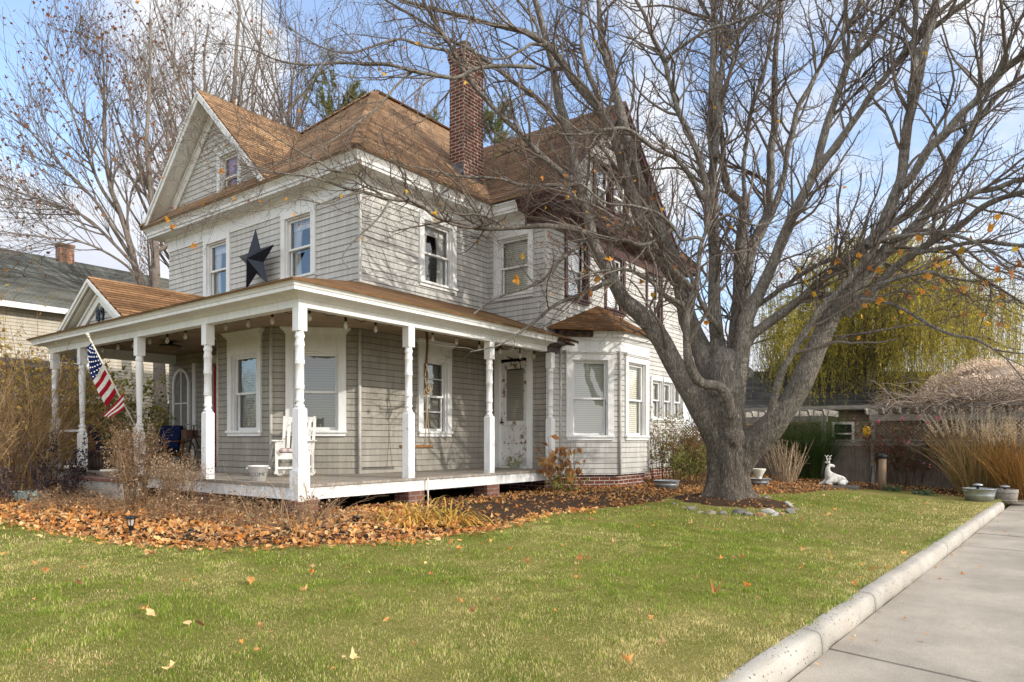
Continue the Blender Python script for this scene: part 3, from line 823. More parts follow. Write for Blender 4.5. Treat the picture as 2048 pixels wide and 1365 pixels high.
AW.box(m, Wd/2-.015, Wd/2+.015, .03, .062, z0+.07, z1-.07); AW.box(m, .07, Wd/2-.015, .03, .060, 1.92, 1.95); AW.box(m, Wd/2+.015, Wd-.07, .03, .060, 1.92, 1.95)
w = m.build('window', M['white'], HOUSE); w['label'] = 'tall arched window with a white cross bar beside the front door'
m = MB(); m.poly([AW.p(s_, .035, z_) for s_, z_ in i_]); m.build('pane', M['glass'], w)
m = MB(); m.poly([AW.p(s_, .040, z_) for s_, z_ in i_]); m.build('screen', simple('window_screen', (.20, .195, .175), .8, .3), w)

# ------------------------------------------------------------------ porch
m = MB()
m.prism([(-.06, -.06), (6.58, -.06), (6.58, 1.84), (2.69, 1.84), (2.69, 8.93), (-.06, 8.93)], FLOOR-.04, FLOOR)
m.build('porch_floor', M['planks'], HOUSE)
m = MB(); sweep(m, [(2.6, 8.90), (-.03, 8.90), (-.03, -.03), (6.56, -.03)], [(-.05, .155), (.0, .155), (.0, FLOOR-.045), (-.05, FLOOR-.045)]); m.build('porch_skirt', M['post_white'], HOUSE)
bprof = [(-.07, 2.94), (.078, 2.94), (.078, 3.05), (.10, 3.055), (.13, 3.085), (.16, 3.10), (.30, 3.115), (.33, 3.115), (.33, 3.165), (.345, 3.17), (.36, 3.20), (.39, 3.22), (.39, 3.245), (-.07, 3.245)]
m = MB(); sweep(m, [(2.69, 8.87), (0, 8.87), (0, 0), (6.25, 0)], bprof); m.build('porch_beam', M['white'], HOUSE)
m = MB(); sweep(m, [(6.252, 0), (6.75, 0)], [(o*1.0, z-.01*(o > .2)) for o, z in bprof]); m.build('porch_beam', M['rot'], HOUSE)['label'] = 'rotten dark end of the porch beam'
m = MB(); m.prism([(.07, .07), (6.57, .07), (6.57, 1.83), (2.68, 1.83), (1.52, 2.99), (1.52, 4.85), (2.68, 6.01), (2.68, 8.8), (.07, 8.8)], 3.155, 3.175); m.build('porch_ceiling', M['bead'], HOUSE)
zw = 4.06; o = .41; zE = 3.255
m = MB()
slab(m, [(-o, -o, zE), (2.69, 1.84, zw), (2.69, 8.3, zw), (-o, 9.28, zE)][::-1], .035)
slab(m, [(-o, 9.28, zE), (2.69, 8.3, zw), (2.69, 9.28, zE)], .03)
pr = m.build('porch_roof', M['roof_porch'], HOUSE)
m = MB()
slab(m, [(-o, -o, zE), (6.55, -o, zE), (6.55, 1.84, zw), (2.69, 1.84, zw)], .035)
m.build('porch_roof', M['roof_porch'], HOUSE)
m = MB()
slab(m, [(6.55, -o, zE), (6.98, -o-.02, zE-.05), (7.0, .18, zE+.16), (6.55, .18, zE+.20)], .05)
slab(m, [(6.5, -o+.02, zE-.06), (6.9, -o+.03, zE-.12), (6.86, .1, zE-.06), (6.5, .1, zE-.03)], .03)
m.build('sagging_roof_end', M['roof_mossy'], HOUSE)['label'] = 'sagging mossy end of the porch roof'
# entrance pediment
fP = Fr((-.15, 8.87), (0, -1))
gp = gable(fP, 8.87-6.14, 1.50, 3.265, .93, .25, 2.84, 0, 'roof_tan', 'white', 'siding', [], 'porch', .12, .17, .05)
# house number 89 on the pediment
def digit(ch, s0, z0, h, mb, fr, o0, o1):
    w = h*.56; t = h*.17; n = 22
    def ring(cx, cz, rx, rz, a0=0, a1=2*PI):
        k = n if a1-a0 < 6 else n
        for i in range(k):
            b0 = a0+(a1-a0)*i/k; b1 = a0+(a1-a0)*(i+1)/k
            q = [(cx+rx*math.cos(b0), cz+rz*math.sin(b0)), (cx+rx*math.cos(b1), cz+rz*math.sin(b1)), (cx+(rx-t)*math.cos(b1), cz+(rz-t)*math.sin(b1)), (cx+(rx-t)*math.cos(b0), cz+(rz-t)*math.sin(b0))]
            mb.extrude([fr.p(s_, o0, z_) for s_, z_ in q], A(fr.p(0, o1, 0))-A(fr.p(0, o0, 0)))
    if ch == '8':
        ring(s0+w/2, z0+h*.27, w*.5, h*.29); ring(s0+w/2, z0+h*.75, w*.45, h*.26)
    else:
        ring(s0+w/2, z0+h*.70, w*.5, h*.30)
        ring(s0+w*.5, z0+h*.30, w*.5, h*.30, -PI*.85, 0)
        mb.extrude([fr.p(s_, o0, z_) for s_, z_ in ((s0+w-t, z0+h*.3), (s0+w, z0+h*.3), (s0+w, z0+h*.7), (s0+w-t, z0+h*.7))], A(fr.p(0, o1, 0))-A(fr.p(0, o0, 0)))
for ch_, s_ in (('8', 2.57), ('9', 2.75)):
    m = MB(); digit(ch_, s_, 3.36, .25, m, fP, .022, .045); m.build('house_number', M['navy'], gp)

def post(x, y, kind, base=False):
    m = MB(); w = .0735
    m.box(x-w, x+w, y-w, y+w, 2.60, 2.9395)
    if kind == 'A':
        zl = 1.50
        pr_ = [(.055, zl), (.068, zl+.01), (.068, zl+.03), (.05, zl+.05), (.05, zl+.07), (.066, zl+.09), (.066, zl+.11), (.056, zl+.13), (.058, 1.72), (.058, 1.76), (.066, 1.765), (.066, 1.785), (.060, 1.79), (.066, 1.80), (.066, 1.82), (.060, 1.83),
               (.060, 2.12), (.068, 2.125), (.068, 2.145), (.062, 2.15), (.068, 2.16), (.068, 2.18), (.062, 2.185), (.062, 2.38), (.070, 2.39), (.070, 2.41), (.063, 2.42), (.068, 2.43), (.060, 2.46), (.056, 2.49), (.068, 2.51), (.071, 2.54), (.06, 2.56), (.06, 2.60)]
    else:
        zl = 1.18
        pr_ = [(.06, zl), (.075, zl+.02), (.078, zl+.05), (.055, zl+.08), (.05, zl+.10), (.075, zl+.12), (.07, zl+.14), (.046, zl+.17), (.044, zl+.25), (.05, 1.6), (.056, 1.9), (.063, 2.2), (.067, 2.36), (.068, 2.42), (.06, 2.46), (.052, 2.48), (.07, 2.51), (.072, 2.54), (.062, 2.56), (.062, 2.60)]
    m.lathe(pr_, (x, y, 0), 20, True, False)
    zb = FLOOR + (.21 if base else 0)
    # lower block with a chamfered shoulder
    m.box(x-w, x+w, y-w, y+w, zb, zl-.03)
    v = [(x-w, y-w, zl-.03), (x+w, y-w, zl-.03), (x+w, y+w, zl-.03), (x-w, y+w, zl-.03)] + [(x+sx*.05, y+sy*.05, zl+.004) for sx, sy in ((-1,-1),(1,-1),(1,1),(-1,1))]
    m.add(v, [(0,1,5,4), (1,2,6,5), (2,3,7,6), (3,0,4,7), (4,5,6,7)])
    if base: m.box(x-w-.028, x+w+.028, y-w-.028, y+w+.028, .14, zb)
    return m.build('porch_post', M['post_white'], HOUSE)
post(0, 0, 'A', True)
for x in (2.18, 4.36, 6.49): post(x, 0, 'A')
for y, k in ((2.49, 'A'), (4.89, 'B'), (7.42, 'B'), (8.84, 'A')): post(0, y, k)
for x, y in ((.06, .06), (2.3, .08), (4.4, .08), (.08, 2.5), (.08, 4.9)):
    m = MB(); m.box(x-.19, x+.19, y-.15, y+.19, -.4, .154); m.build('brick_pier', M['pier_brick'], HOUSE)
m = MB()
m.bar((0, 8.77, 1.22), (0, 7.49, 1.22), .06, .05)
m.build('porch_railing', M['white'], HOUSE)
# brick step up to the porch
m = MB(); m.box(-.52, -.09, 4.6, 6.70, -.4, .262); st = m.build('porch_step', M['conc'], HOUSE)
m = MB(); m.box(-.54, -.085, 4.6, 6.72, .263, .33); m.build('brick_tread', M['pier_brick'], st)
# ================================================================== GROUND
def yk(x): return -7.15 - .054*(np.clip(x, -12, 20) + 1.4)       # foot line of the kerb
TREE = (7.38, -3.72)
BED = A([(-30, 16), (-7.5, 15), (-4.6, 11), (-3.2, 7.6), (-2.38, 4.57), (-2.42, 2.4), (-2.30, .3), (-2.0, -.85), (-1.35, -1.83), (-.42, -2.45), (.75, -2.66), (1.75, -2.55), (2.9, -2.25), (4.2, -2.38), (5.4, -2.6),
         (6.3, -2.75), (7.6, -2.55), (9.2, -3.1), (11, -4.0), (13.1, -4.35), (14.3, -4.85), (15.1, -6.0), (14.6, -7.0), (14.0, -7.75), (40, -9.2), (60, 40), (-30, 40)])
def inpoly(P, poly):
    x, y = P[..., 0], P[..., 1]; c = np.zeros(x.shape, bool); n = len(poly)
    for i in range(n):
        x0, y0 = poly[i]; x1, y1 = poly[(i+1) % n]
        t = ((y0 > y) != (y1 > y)) & (x < (x1-x0)*(y-y0)/(y1-y0+1e-12) + x0)
        c ^= t
    return c
_G = np.random.default_rng(5).random((128, 128))
def vn(x, y):
    xi = np.floor(x).astype(int); yi = np.floor(y).astype(int); fx = x-xi; fy = y-yi
    fx = fx*fx*(3-2*fx); fy = fy*fy*(3-2*fy)
    g = lambda a, b: _G[a % 128, b % 128]
    return (g(xi, yi)*(1-fx)+g(xi+1, yi)*fx)*(1-fy) + (g(xi, yi+1)*(1-fx)+g(xi+1, yi+1)*fx)*fy
def fbm(x, y, o=4):
    s = 0; a = .5
    for i in range(o): s = s + a*vn(x*2**i+17*i, y*2**i+9*i); a *= .5
    return s/(1-.5**o)
def gz(x, y):
    x = np.asarray(x, float); y = np.asarray(y, float)
    dx = np.maximum(-x, 0); dy = np.maximum(-1-y, 0)
    z = -.12 - .30*np.minimum(np.hypot(dx, dy)/6.2, 1)
    r = np.hypot(x-TREE[0], y-TREE[1])
    z = z + .13*np.exp(-(r/1.25)**2.5)
    z = z + .035*(fbm(x*.7, y*.7, 3)-.5)*(np.hypot(dx, dy) > .3)
    return z
def gzf(x, y): return float(gz(x, y))

def m_lawn():
    m = Mt('lawn_soil'); p = m.geo()
    n = m.noise(p, 1.1, 5); f = m.noise(p, 60, 6, .7)
    c = m.ramp(n, [(.35, (.15,.16,.04)), (.65, (.27,.235,.09))])
    c = m.mix(1, c, m.ramp(f, [(.3, (.55, .55, .5)), (.7, (1.25, 1.2, 1.1))]), 'MULTIPLY')
    return m.bsdf(c, .95, f, .6, .02, 0, .05)
def m_mulch():
    m = Mt('mulch'); p = m.geo()
    f = m.noise(p, 45, 8, .75); g = m.noise(p, 5, 5)
    c = m.ramp(f, [(.3, (.035, .022, .016)), (.55, (.085, .055, .038)), (.75, (.19, .12, .075))])
    c = m.mix(1, c, m.ramp(g, [(.3, (.7, .7, .7)), (.7, (1.2, 1.15, 1.1))]), 'MULTIPLY')
    return m.bsdf(c, .95, f, .9, .03, 0, .05)
M['lawn'] = m_lawn(); M['mulch'] = m_mulch()

xs = np.concatenate([np.linspace(-600, -40, 10), np.linspace(-34, -10, 16), np.arange(-9, 18, .3), np.linspace(18.5, 40, 30), np.linspace(50, 600, 10)])
ss = np.concatenate([np.linspace(-600, -30, 8), np.linspace(-22, -4, 8), [-1.5, -.3, .06, .10], np.arange(.25, 12, .3), np.linspace(12.4, 32, 40), np.linspace(40, 600, 10)])
X, S_ = np.meshgrid(xs, ss, indexing='ij'); Y = S_ + yk(X)
Z = np.where(S_ < .09, -.72, gz(X, Y))
nx, ny = X.shape
V = np.stack([X, Y, Z], -1).reshape(-1, 3)
ii, jj = np.meshgrid(np.arange(nx-1), np.arange(ny-1), indexing='ij')
k = (ii*ny+jj).ravel()
m = MB(); m.add(V, np.stack([k, k+ny, k+ny+1, k+1], -1), None, True)
tag(m.build('lawn_ground', M['lawn']), kind='structure')
def bededge(x, y):
    P = np.stack([np.asarray(x, float), np.asarray(y, float)], -1); d = np.full(P.shape[:-1], 9.)
    for i in range(len(BED)):
        a, b = BED[i], BED[(i+1) % len(BED)]; e = b-a; t = np.clip(((P-a)*e).sum(-1)/(e@e), 0, 1)
        d = np.minimum(d, np.linalg.norm(P-a-t[..., None]*e, axis=-1))
    d = np.where(inpoly(P, BED), d, -d); r = 1.25-np.hypot(P[..., 0]-TREE[0], P[..., 1]-TREE[1])
    return np.maximum(d, r)
def bedz(x, y):
    w_ = np.clip(bededge(x, y)/.45, 0, 1)
    return gz(x, y) - .018 + w_*(.035 + .05*fbm(np.asarray(x, float)*2.2, np.asarray(y, float)*2.2))
# planting bed: a sheet of mulch over the soil round the house
bx = np.arange(-9, 24, .2); by = np.arange(-9.5, 20, .2)
BX, BY = np.meshgrid(bx, by, indexing='ij')
BZ = bedz(BX, BY)
ok = inpoly(np.stack([BX, BY], -1), BED) | (np.hypot((BX-TREE[0]), (BY-TREE[1])*1.0) < 1.25)
V = np.stack([BX, BY, BZ], -1).reshape(-1, 3); n2 = BX.shape[1]
fok = ok[:-1, :-1] & ok[1:, :-1] & ok[1:, 1:] & ok[:-1, 1:]
fi, fj = np.nonzero(fok); k = fi*n2+fj
m = MB(); m.add(V, np.stack([k, k+n2, k+n2+1, k+1], -1), None, True)
tag(m.build('garden_bed', M['mulch']), kind='structure')

# ------------------------------------------------------------------ driveway slabs and kerb
def m_concrete(name, c, pits=0, stain=(.30, .27, .22)):
    m = Mt(name); p = m.geo()
    n = m.noise(p, 1.3, 7, .6); f = m.noise(p, 70, 6, .7)
    col = m.ramp(n, [(.3, tuple(x*.72 for x in c)), (.7, tuple(min(.9, x*1.12) for x in c))])
    col = m.mix(1, col, m.ramp(f, [(.3, (.80, .80, .79)), (.7, (1.12, 1.12, 1.12))]), 'MULTIPLY')
    st = m.ramp(m.noise(m.mapping(p, (1, 3, 1)), 1.1, 8, .7), [(.5, (0, 0, 0)), (.75, (1, 1, 1))])
    col = m.mix(m.math('MULTIPLY', st, .45), col, stain)
    wv = m.noise(p, 2.5, 5); cv = m.n('TexVoronoi', i_Vector=m.n('VectorMath', operation='ADD', i_0=p, i_1=m.n('VectorMath', operation='SCALE', i_0=m.n('TexNoise', i_Vector=p, i_Scale=2.2, i_Detail=5).outputs['Color'], i_Scale=.5).outputs[0]).outputs[0], i_Scale=.42, feature='DISTANCE_TO_EDGE').outputs['Distance']
    ck = m.math('MULTIPLY', m.math('LESS_THAN', cv, .0035), m.math('GREATER_THAN', m.noise(p, .5, 3), .5))
    col = m.mix(m.math('MULTIPLY', ck, .0), col, (.09, .08, .07))
    h = f
    if pits:
        v = m.n('TexVoronoi', i_Vector=p, i_Scale=23, feature='F1').outputs['Distance']
        q = m.math('MULTIPLY', m.math('LESS_THAN', v, .21), m.math('GREATER_THAN', m.noise(p, 5, 4), .50))
        col = m.mix(m.math('MULTIPLY', q, .8), col, (.07, .06, .05))
        h = m.math('SUBTRACT', f, m.math('MULTIPLY', q, 1.2))
    return m.bsdf(col, .9, h, .5, .012, 0, .15)
M['drive'] = m_concrete('driveway_concrete', (.42, .375, .318), 0, (.25, .21, .165))
M['kerb'] = m_concrete('kerb_concrete', (.46, .43, .385), 1, (.38, .32, .25))
ZD = -.57
m = MB()
m.add([(-40, -30, ZD-.02), (60, -30, ZD-.02), (60, yk(60)+.05, ZD-.02), (-40, yk(-40)+.05, ZD-.02)], [(0, 1, 2, 3)])
tag(m.build('driveway_base', simple('driveway_joint', (.06, .05, .04), .95, .3, 5)), kind='structure')
m = MB(); jx = np.arange(-12.4, 26, 1.71)
for i in range(len(jx)-1):
    a, b = jx[i]+.006, jx[i+1]-.006
    ya, yb = float(yk(a))-.008, float(yk(b))-.008
    for (t0, t1) in ((0, 3.2), (3.212, 6.4)):
        sh0, sh1 = -.2*t0, -.2*t1
        d = .004*RNG.standard_normal()
        m.add([(a+sh1, ya-t1, ZD-.02), (b+sh1, yb-t1, ZD-.02), (b+sh0, yb-t0, ZD-.02), (a+sh0, ya-t0, ZD-.02), (a+sh1, ya-t1, ZD+d), (b+sh1, yb-t1, ZD+d), (b+sh0, yb-t0, ZD+d), (a+sh0, ya-t0, ZD+d)],
              [(4, 5, 6, 7), (0, 1, 5, 4), (1, 2, 6, 5), (2, 3, 7, 6), (3, 0, 4, 7)])
tag(m.build('driveway', M['drive'], bevel=.004), kind='structure')
kj = [-12, -8.2, -4.4, -.62, 1.05, 5.2, 9.4, 13.25]
m = MB()
for a, b in zip(kj[:-1], kj[1:]):
    n = max(6, int((b-a)/.12)); t = np.linspace(a+.007, b-.007, n)
    pr_ = [(-.002, -.62), (-.002, -.50), (.006, -.445), (.016, -.424), (.034, -.408), (.06, -.402), (.135, -.398), (.158, -.408), (.164, -.62)]
    V = []
    for q in t:
        y0 = float(yk(q)); w_ = .012*(fbm(np.array(q*4.1), np.array(2.), 4)-.5)*2
        V += [(q, y0+o+w_*(o < .1), z+.018*(float(fbm(np.array(q*2.3), np.array(o*5), 3))-.5)*(z > -.6)) for o, z in pr_]
    kk = len(pr_)
    F_ = [(i*kk+j, (i+1)*kk+j, (i+1)*kk+(j+1) % kk, i*kk+(j+1) % kk) for i in range(n-1) for j in range(kk)]
    m.add(V, F_, None, True); m.f.append((np.array([list(range(kk))])+m.n-len(V), None, False)); m.f.append((np.array([list(range(kk))[::-1]])+m.n-kk, None, False))
tag(m.build('kerb', M['kerb']), kind='structure')

# ------------------------------------------------------------------ grass blades
def m_grass():
    m = Mt('grass_blades'); a = m.n('Attribute', attribute_name='Col').outputs['Color']
    return m.bsdf(a, .6, None, 0, 0, 0, .12, trans=a)
CP = A((-6.116, -8.451)); CF = A((.797, .5995)); CR = A((.604, -.8))
def scatter_lawn(n, rmin, rmax, ang=56):
    r = np.sqrt(RNG.random(n)*(rmax**2-rmin**2)+rmin**2); a = R(ang)*(2*RNG.random(n)-1)
    P = CP + (np.cos(a)*r)[:, None]*CF + (np.sin(a)*r)[:, None]*CR
    ok = ~inpoly(P, BED) & (P[:, 1] > yk(P[:, 0])+.125+.03*np.sin(P[:, 0]*7)+.03*np.sin(P[:, 0]*17)) & (np.hypot(P[:, 0]-TREE[0], P[:, 1]-TREE[1]) > 1.22)
    return P[ok]
def straw(P):
    """0 = green, 1 = dry straw"""
    a = fbm(P[:, 0]*.55+3, P[:, 1]*.55+8, 4); b = fbm(P[:, 0]*3.1, P[:, 1]*3.1, 3)
    d = np.hypot(P[:, 0]-CP[0], P[:, 1]-CP[1])
    s = (a-.5)*2.2 + (b-.5)*1.3
    s += .38*np.clip((8.0-d)/4, -.9, 1) - .22*np.exp(-((P[:, 0]-2)/4.5)**2-((P[:, 1]+4.3)/1.6)**2)
    s += .45*np.exp(-((P[:, 1]-yk(P[:, 0])-.2)/.5)**2) + .18*np.exp(-((P[:, 0]+3.4)/1.6)**2)
    s += .18*np.exp(-((P[:, 0]-11)/3)**2)
    return np.clip(.36 + s*.8, 0, 1)
def grass(P, h0, h1, wd, bend=.6, name=None):
    n = len(P); st = straw(P)
    isdry = RNG.random(n) < (.10 + .75*st)
    g = RNG.random((n, 1))
    green = A((.16, .255, .028))*(1-g) + A((.38, .45, .080))*g
    dry = A((.66, .53, .20))*(1-g) + A((.90, .78, .42))*g
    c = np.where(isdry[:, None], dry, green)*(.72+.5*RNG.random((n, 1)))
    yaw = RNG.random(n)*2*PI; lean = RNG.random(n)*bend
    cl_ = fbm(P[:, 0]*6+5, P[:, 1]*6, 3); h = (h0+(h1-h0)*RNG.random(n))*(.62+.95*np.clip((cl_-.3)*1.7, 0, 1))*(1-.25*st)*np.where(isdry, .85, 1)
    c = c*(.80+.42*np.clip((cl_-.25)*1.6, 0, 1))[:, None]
    dirv = np.stack([np.cos(yaw), np.sin(yaw)], -1); sd = np.stack([-np.sin(yaw+RNG.normal(0, .7, n)), np.cos(yaw)], -1)
    z = gz(P[:, 0], P[:, 1])-.006
    w_ = wd*(.7+.6*RNG.random(n))
    def pt(off, side, hh): return np.concatenate([P+dirv*off[:, None]+sd*side[:, None], (z+hh)[:, None]], 1)
    o1, o2 = h*lean*.35, h*lean*1.15
    V = np.stack([pt(0*h, w_*.5, 0*h), pt(0*h, -w_*.5, 0*h), pt(o1, w_*.42, h*.6*np.cos(lean*.5)), pt(o1, -w_*.42, h*.6*np.cos(lean*.5)), pt(o2, 0*h, h*np.cos(lean*.9))], 1)
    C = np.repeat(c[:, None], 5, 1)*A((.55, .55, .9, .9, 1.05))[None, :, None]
    b = np.arange(n)*5
    m_ = GR; m_.add(V.reshape(-1, 3), np.stack([b, b+1, b+3, b+2], -1), np.zeros((n, 4, 2)), False, C.reshape(-1, 3))
    m_.f.append((np.stack([b+2, b+3, b+4], -1)+m_.n-5*n, np.zeros((n, 3, 2)), False))
GR = MB()
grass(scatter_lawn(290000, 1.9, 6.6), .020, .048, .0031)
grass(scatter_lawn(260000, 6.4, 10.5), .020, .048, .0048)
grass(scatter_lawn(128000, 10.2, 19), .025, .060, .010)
# ragged tufts over the kerb edge and along the bed
q = RNG.random(9000)*18-3.5; P = np.stack([q, yk(q)+.085+.05*fbm(q*3, q*0, 3)+.09*np.abs(RNG.standard_normal(9000))], -1); grass(P[~inpoly(P, BED)], .03, .09, .005, 1.2)
tag(GR.build('grass', m_grass(), uvs=False), kind='stuff', label='short lawn grass, part green and part dry straw', cat='grass')

# ------------------------------------------------------------------ fallen leaves
LEAF2 = []
for i, r_ in enumerate((1.0, .66, .92, .60, .70, .34, .70, .60, .92, .66)):     # broad lobes, notched at the stalk
    a = 2*PI*i/10 + PI/2
    LEAF2.append((math.cos(a)*r_, math.sin(a)*r_))
LEAF2 = A(LEAF2)
def leaves(mb, P, size, nrm, yaw, col, curl=.35):
    """P (n,3) centres; five-lobed leaves, cupped"""
    n = len(P)
    nrm = nrm/np.linalg.norm(nrm, axis=1, keepdims=True)
    r0 = np.stack([np.cos(yaw), np.sin(yaw), 0*yaw], -1)
    e1 = r0 - nrm*(r0*nrm).sum(1, keepdims=True); e1 /= np.linalg.norm(e1, axis=1, keepdims=True)+1e-9
    e2 = np.cross(nrm, e1)
    cu = (curl*(RNG.random(n)*2.6-.7))[:, None, None]
    L = LEAF2[None]*(1+.17*RNG.standard_normal((n, 10, 1)))
    sx = (.55+.5*RNG.random((n, 1, 1)))
    rim = P[:, None] + size[:, None, None]*(L[..., :1]*sx*e1[:, None] + L[..., 1:]*e2[:, None] + cu*(L[..., :1]**2 + .5*RNG.random((n, 10, 1))*np.abs(L[..., 1:]) + .22*RNG.standard_normal((n, 10, 1)))*nrm[:, None])
    V = np.concatenate([P[:, None], rim], 1)
    b = (np.arange(n)*11)[:, None, None]
    i = np.arange(10)
    T = np.stack([0*i, 1+i, 1+(i+1) % 10], -1)[None] + b
    C = np.repeat(col[:, None], 11, 1); C[:, 0] *= .8
    mb.add(V.reshape(-1, 3), T.reshape(-1, 3), np.zeros((n*10, 3, 2)), False, C.reshape(-1, 3))
def leafcol(n, kind='bed'):
    base = A([(.70, .34, .11), (.55, .25, .09), (.78, .47, .20), (.36, .18, .085), (.82, .56, .28), (.70, .28, .07)])
    wts = [.26, .20, .20, .12, .12, .10]
    c = base[RNG.choice(6, n, p=wts)]*1.15
    return c*(.72+.5*RNG.random((n, 1)))
def rnd_n(n, tilt): 
    v = RNG.standard_normal((n, 3))*tilt; v[:, 2] = 1; return v
M['leaf'] = m_col('leaf_litter', .75, .2, True)
LB = MB()
N = 125000
P = np.stack([RNG.random(N)*22-4.5, RNG.random(N)*22-9], -1)
dens = np.where(P[:, 0] < 1.9, 1.0, .34 + .3*fbm(P[:, 0]*1.5, P[:, 1]*1.5))
dens = np.where((P[:, 0] > 1.3) & (P[:, 0] < 5) & (P[:, 1] < -.9), .16, dens)
dens = np.where(P[:, 0] > 6.5, np.maximum(dens, .62), dens)
dens = np.where(P[:, 0] > 13.5, .42, dens)
dens = np.where(((P[:, 0] > .1) & (P[:, 1] > .2) & (P[:, 1] < 9)) | ((P[:, 0] > 6.6) & (P[:, 1] > .2)), 0, dens)
dens = np.where(P[:, 1] > 9, dens*.35, dens)
ok = inpoly(P, BED) & (RNG.random(N) < dens)
tr = np.hypot(P[:, 0]-TREE[0], P[:, 1]-TREE[1]); ok |= (tr < 1.25) & (RNG.random(N) < .10)
P = P[ok]; n = len(P)
front = (P[:, 0] < 2)
sz = np.where(front, .018+.047*RNG.random(n)**1.8, .020+.026*RNG.random(n))
zz = bedz(P[:, 0], P[:, 1]) + .012 + .055*RNG.random(n)*np.where(front, 1, .5)
cc = leafcol(n)*np.where(front, 1.0, .78)[:, None]
leaves(LB, np.concatenate([P, zz[:, None]], 1), sz, rnd_n(n, .55), RNG.random(n)*6.28, cc, .6)
# a ragged fringe of leaves blown onto the grass beside the bed
e_ = BED[4:14]; t = RNG.random(900)*(len(e_)-1.001); i0 = t.astype(int); P = e_[i0]+(e_[i0+1]-e_[i0])*(t-i0)[:, None]; P = P + RNG.normal(0, .13, P.shape)
leaves(LB, np.concatenate([P, (gz(P[:, 0], P[:, 1])+.035)[:, None]], 1), .02+.035*RNG.random(900), rnd_n(900, .4), RNG.random(900)*6.28, leafcol(900), .5)
tag(LB.build('leaf_litter', M['leaf'], uvs=False), kind='stuff', label='orange-brown fallen leaves covering the planting bed', cat='fallen leaves')
LL = MB()
P = np.vstack([scatter_lawn(230, 3.4, 9), scatter_lawn(750, 8, 18)]); n = len(P)
sz = .014+.040*RNG.random(n)**2.2
leaves(LL, np.concatenate([P, (gz(P[:, 0], P[:, 1])+.048)[:, None]], 1), sz, rnd_n(n, .5), RNG.random(n)*6.28, leafcol(n)*1.05, .7)
P = scatter_lawn(60, 3.7, 8.5)[:26]; n = len(P); leaves(LL, np.concatenate([P, (gz(P[:, 0], P[:, 1])+.055)[:, None]], 1), .032+.028*RNG.random(n), rnd_n(n, .6), RNG.random(n)*6.28, leafcol(n)*.85, 1.0)
tag(LL.build('lawn_leaves', M['leaf'], uvs=False), kind='stuff', label='scattered small dry leaves caught in the lawn grass', cat='fallen leaves')

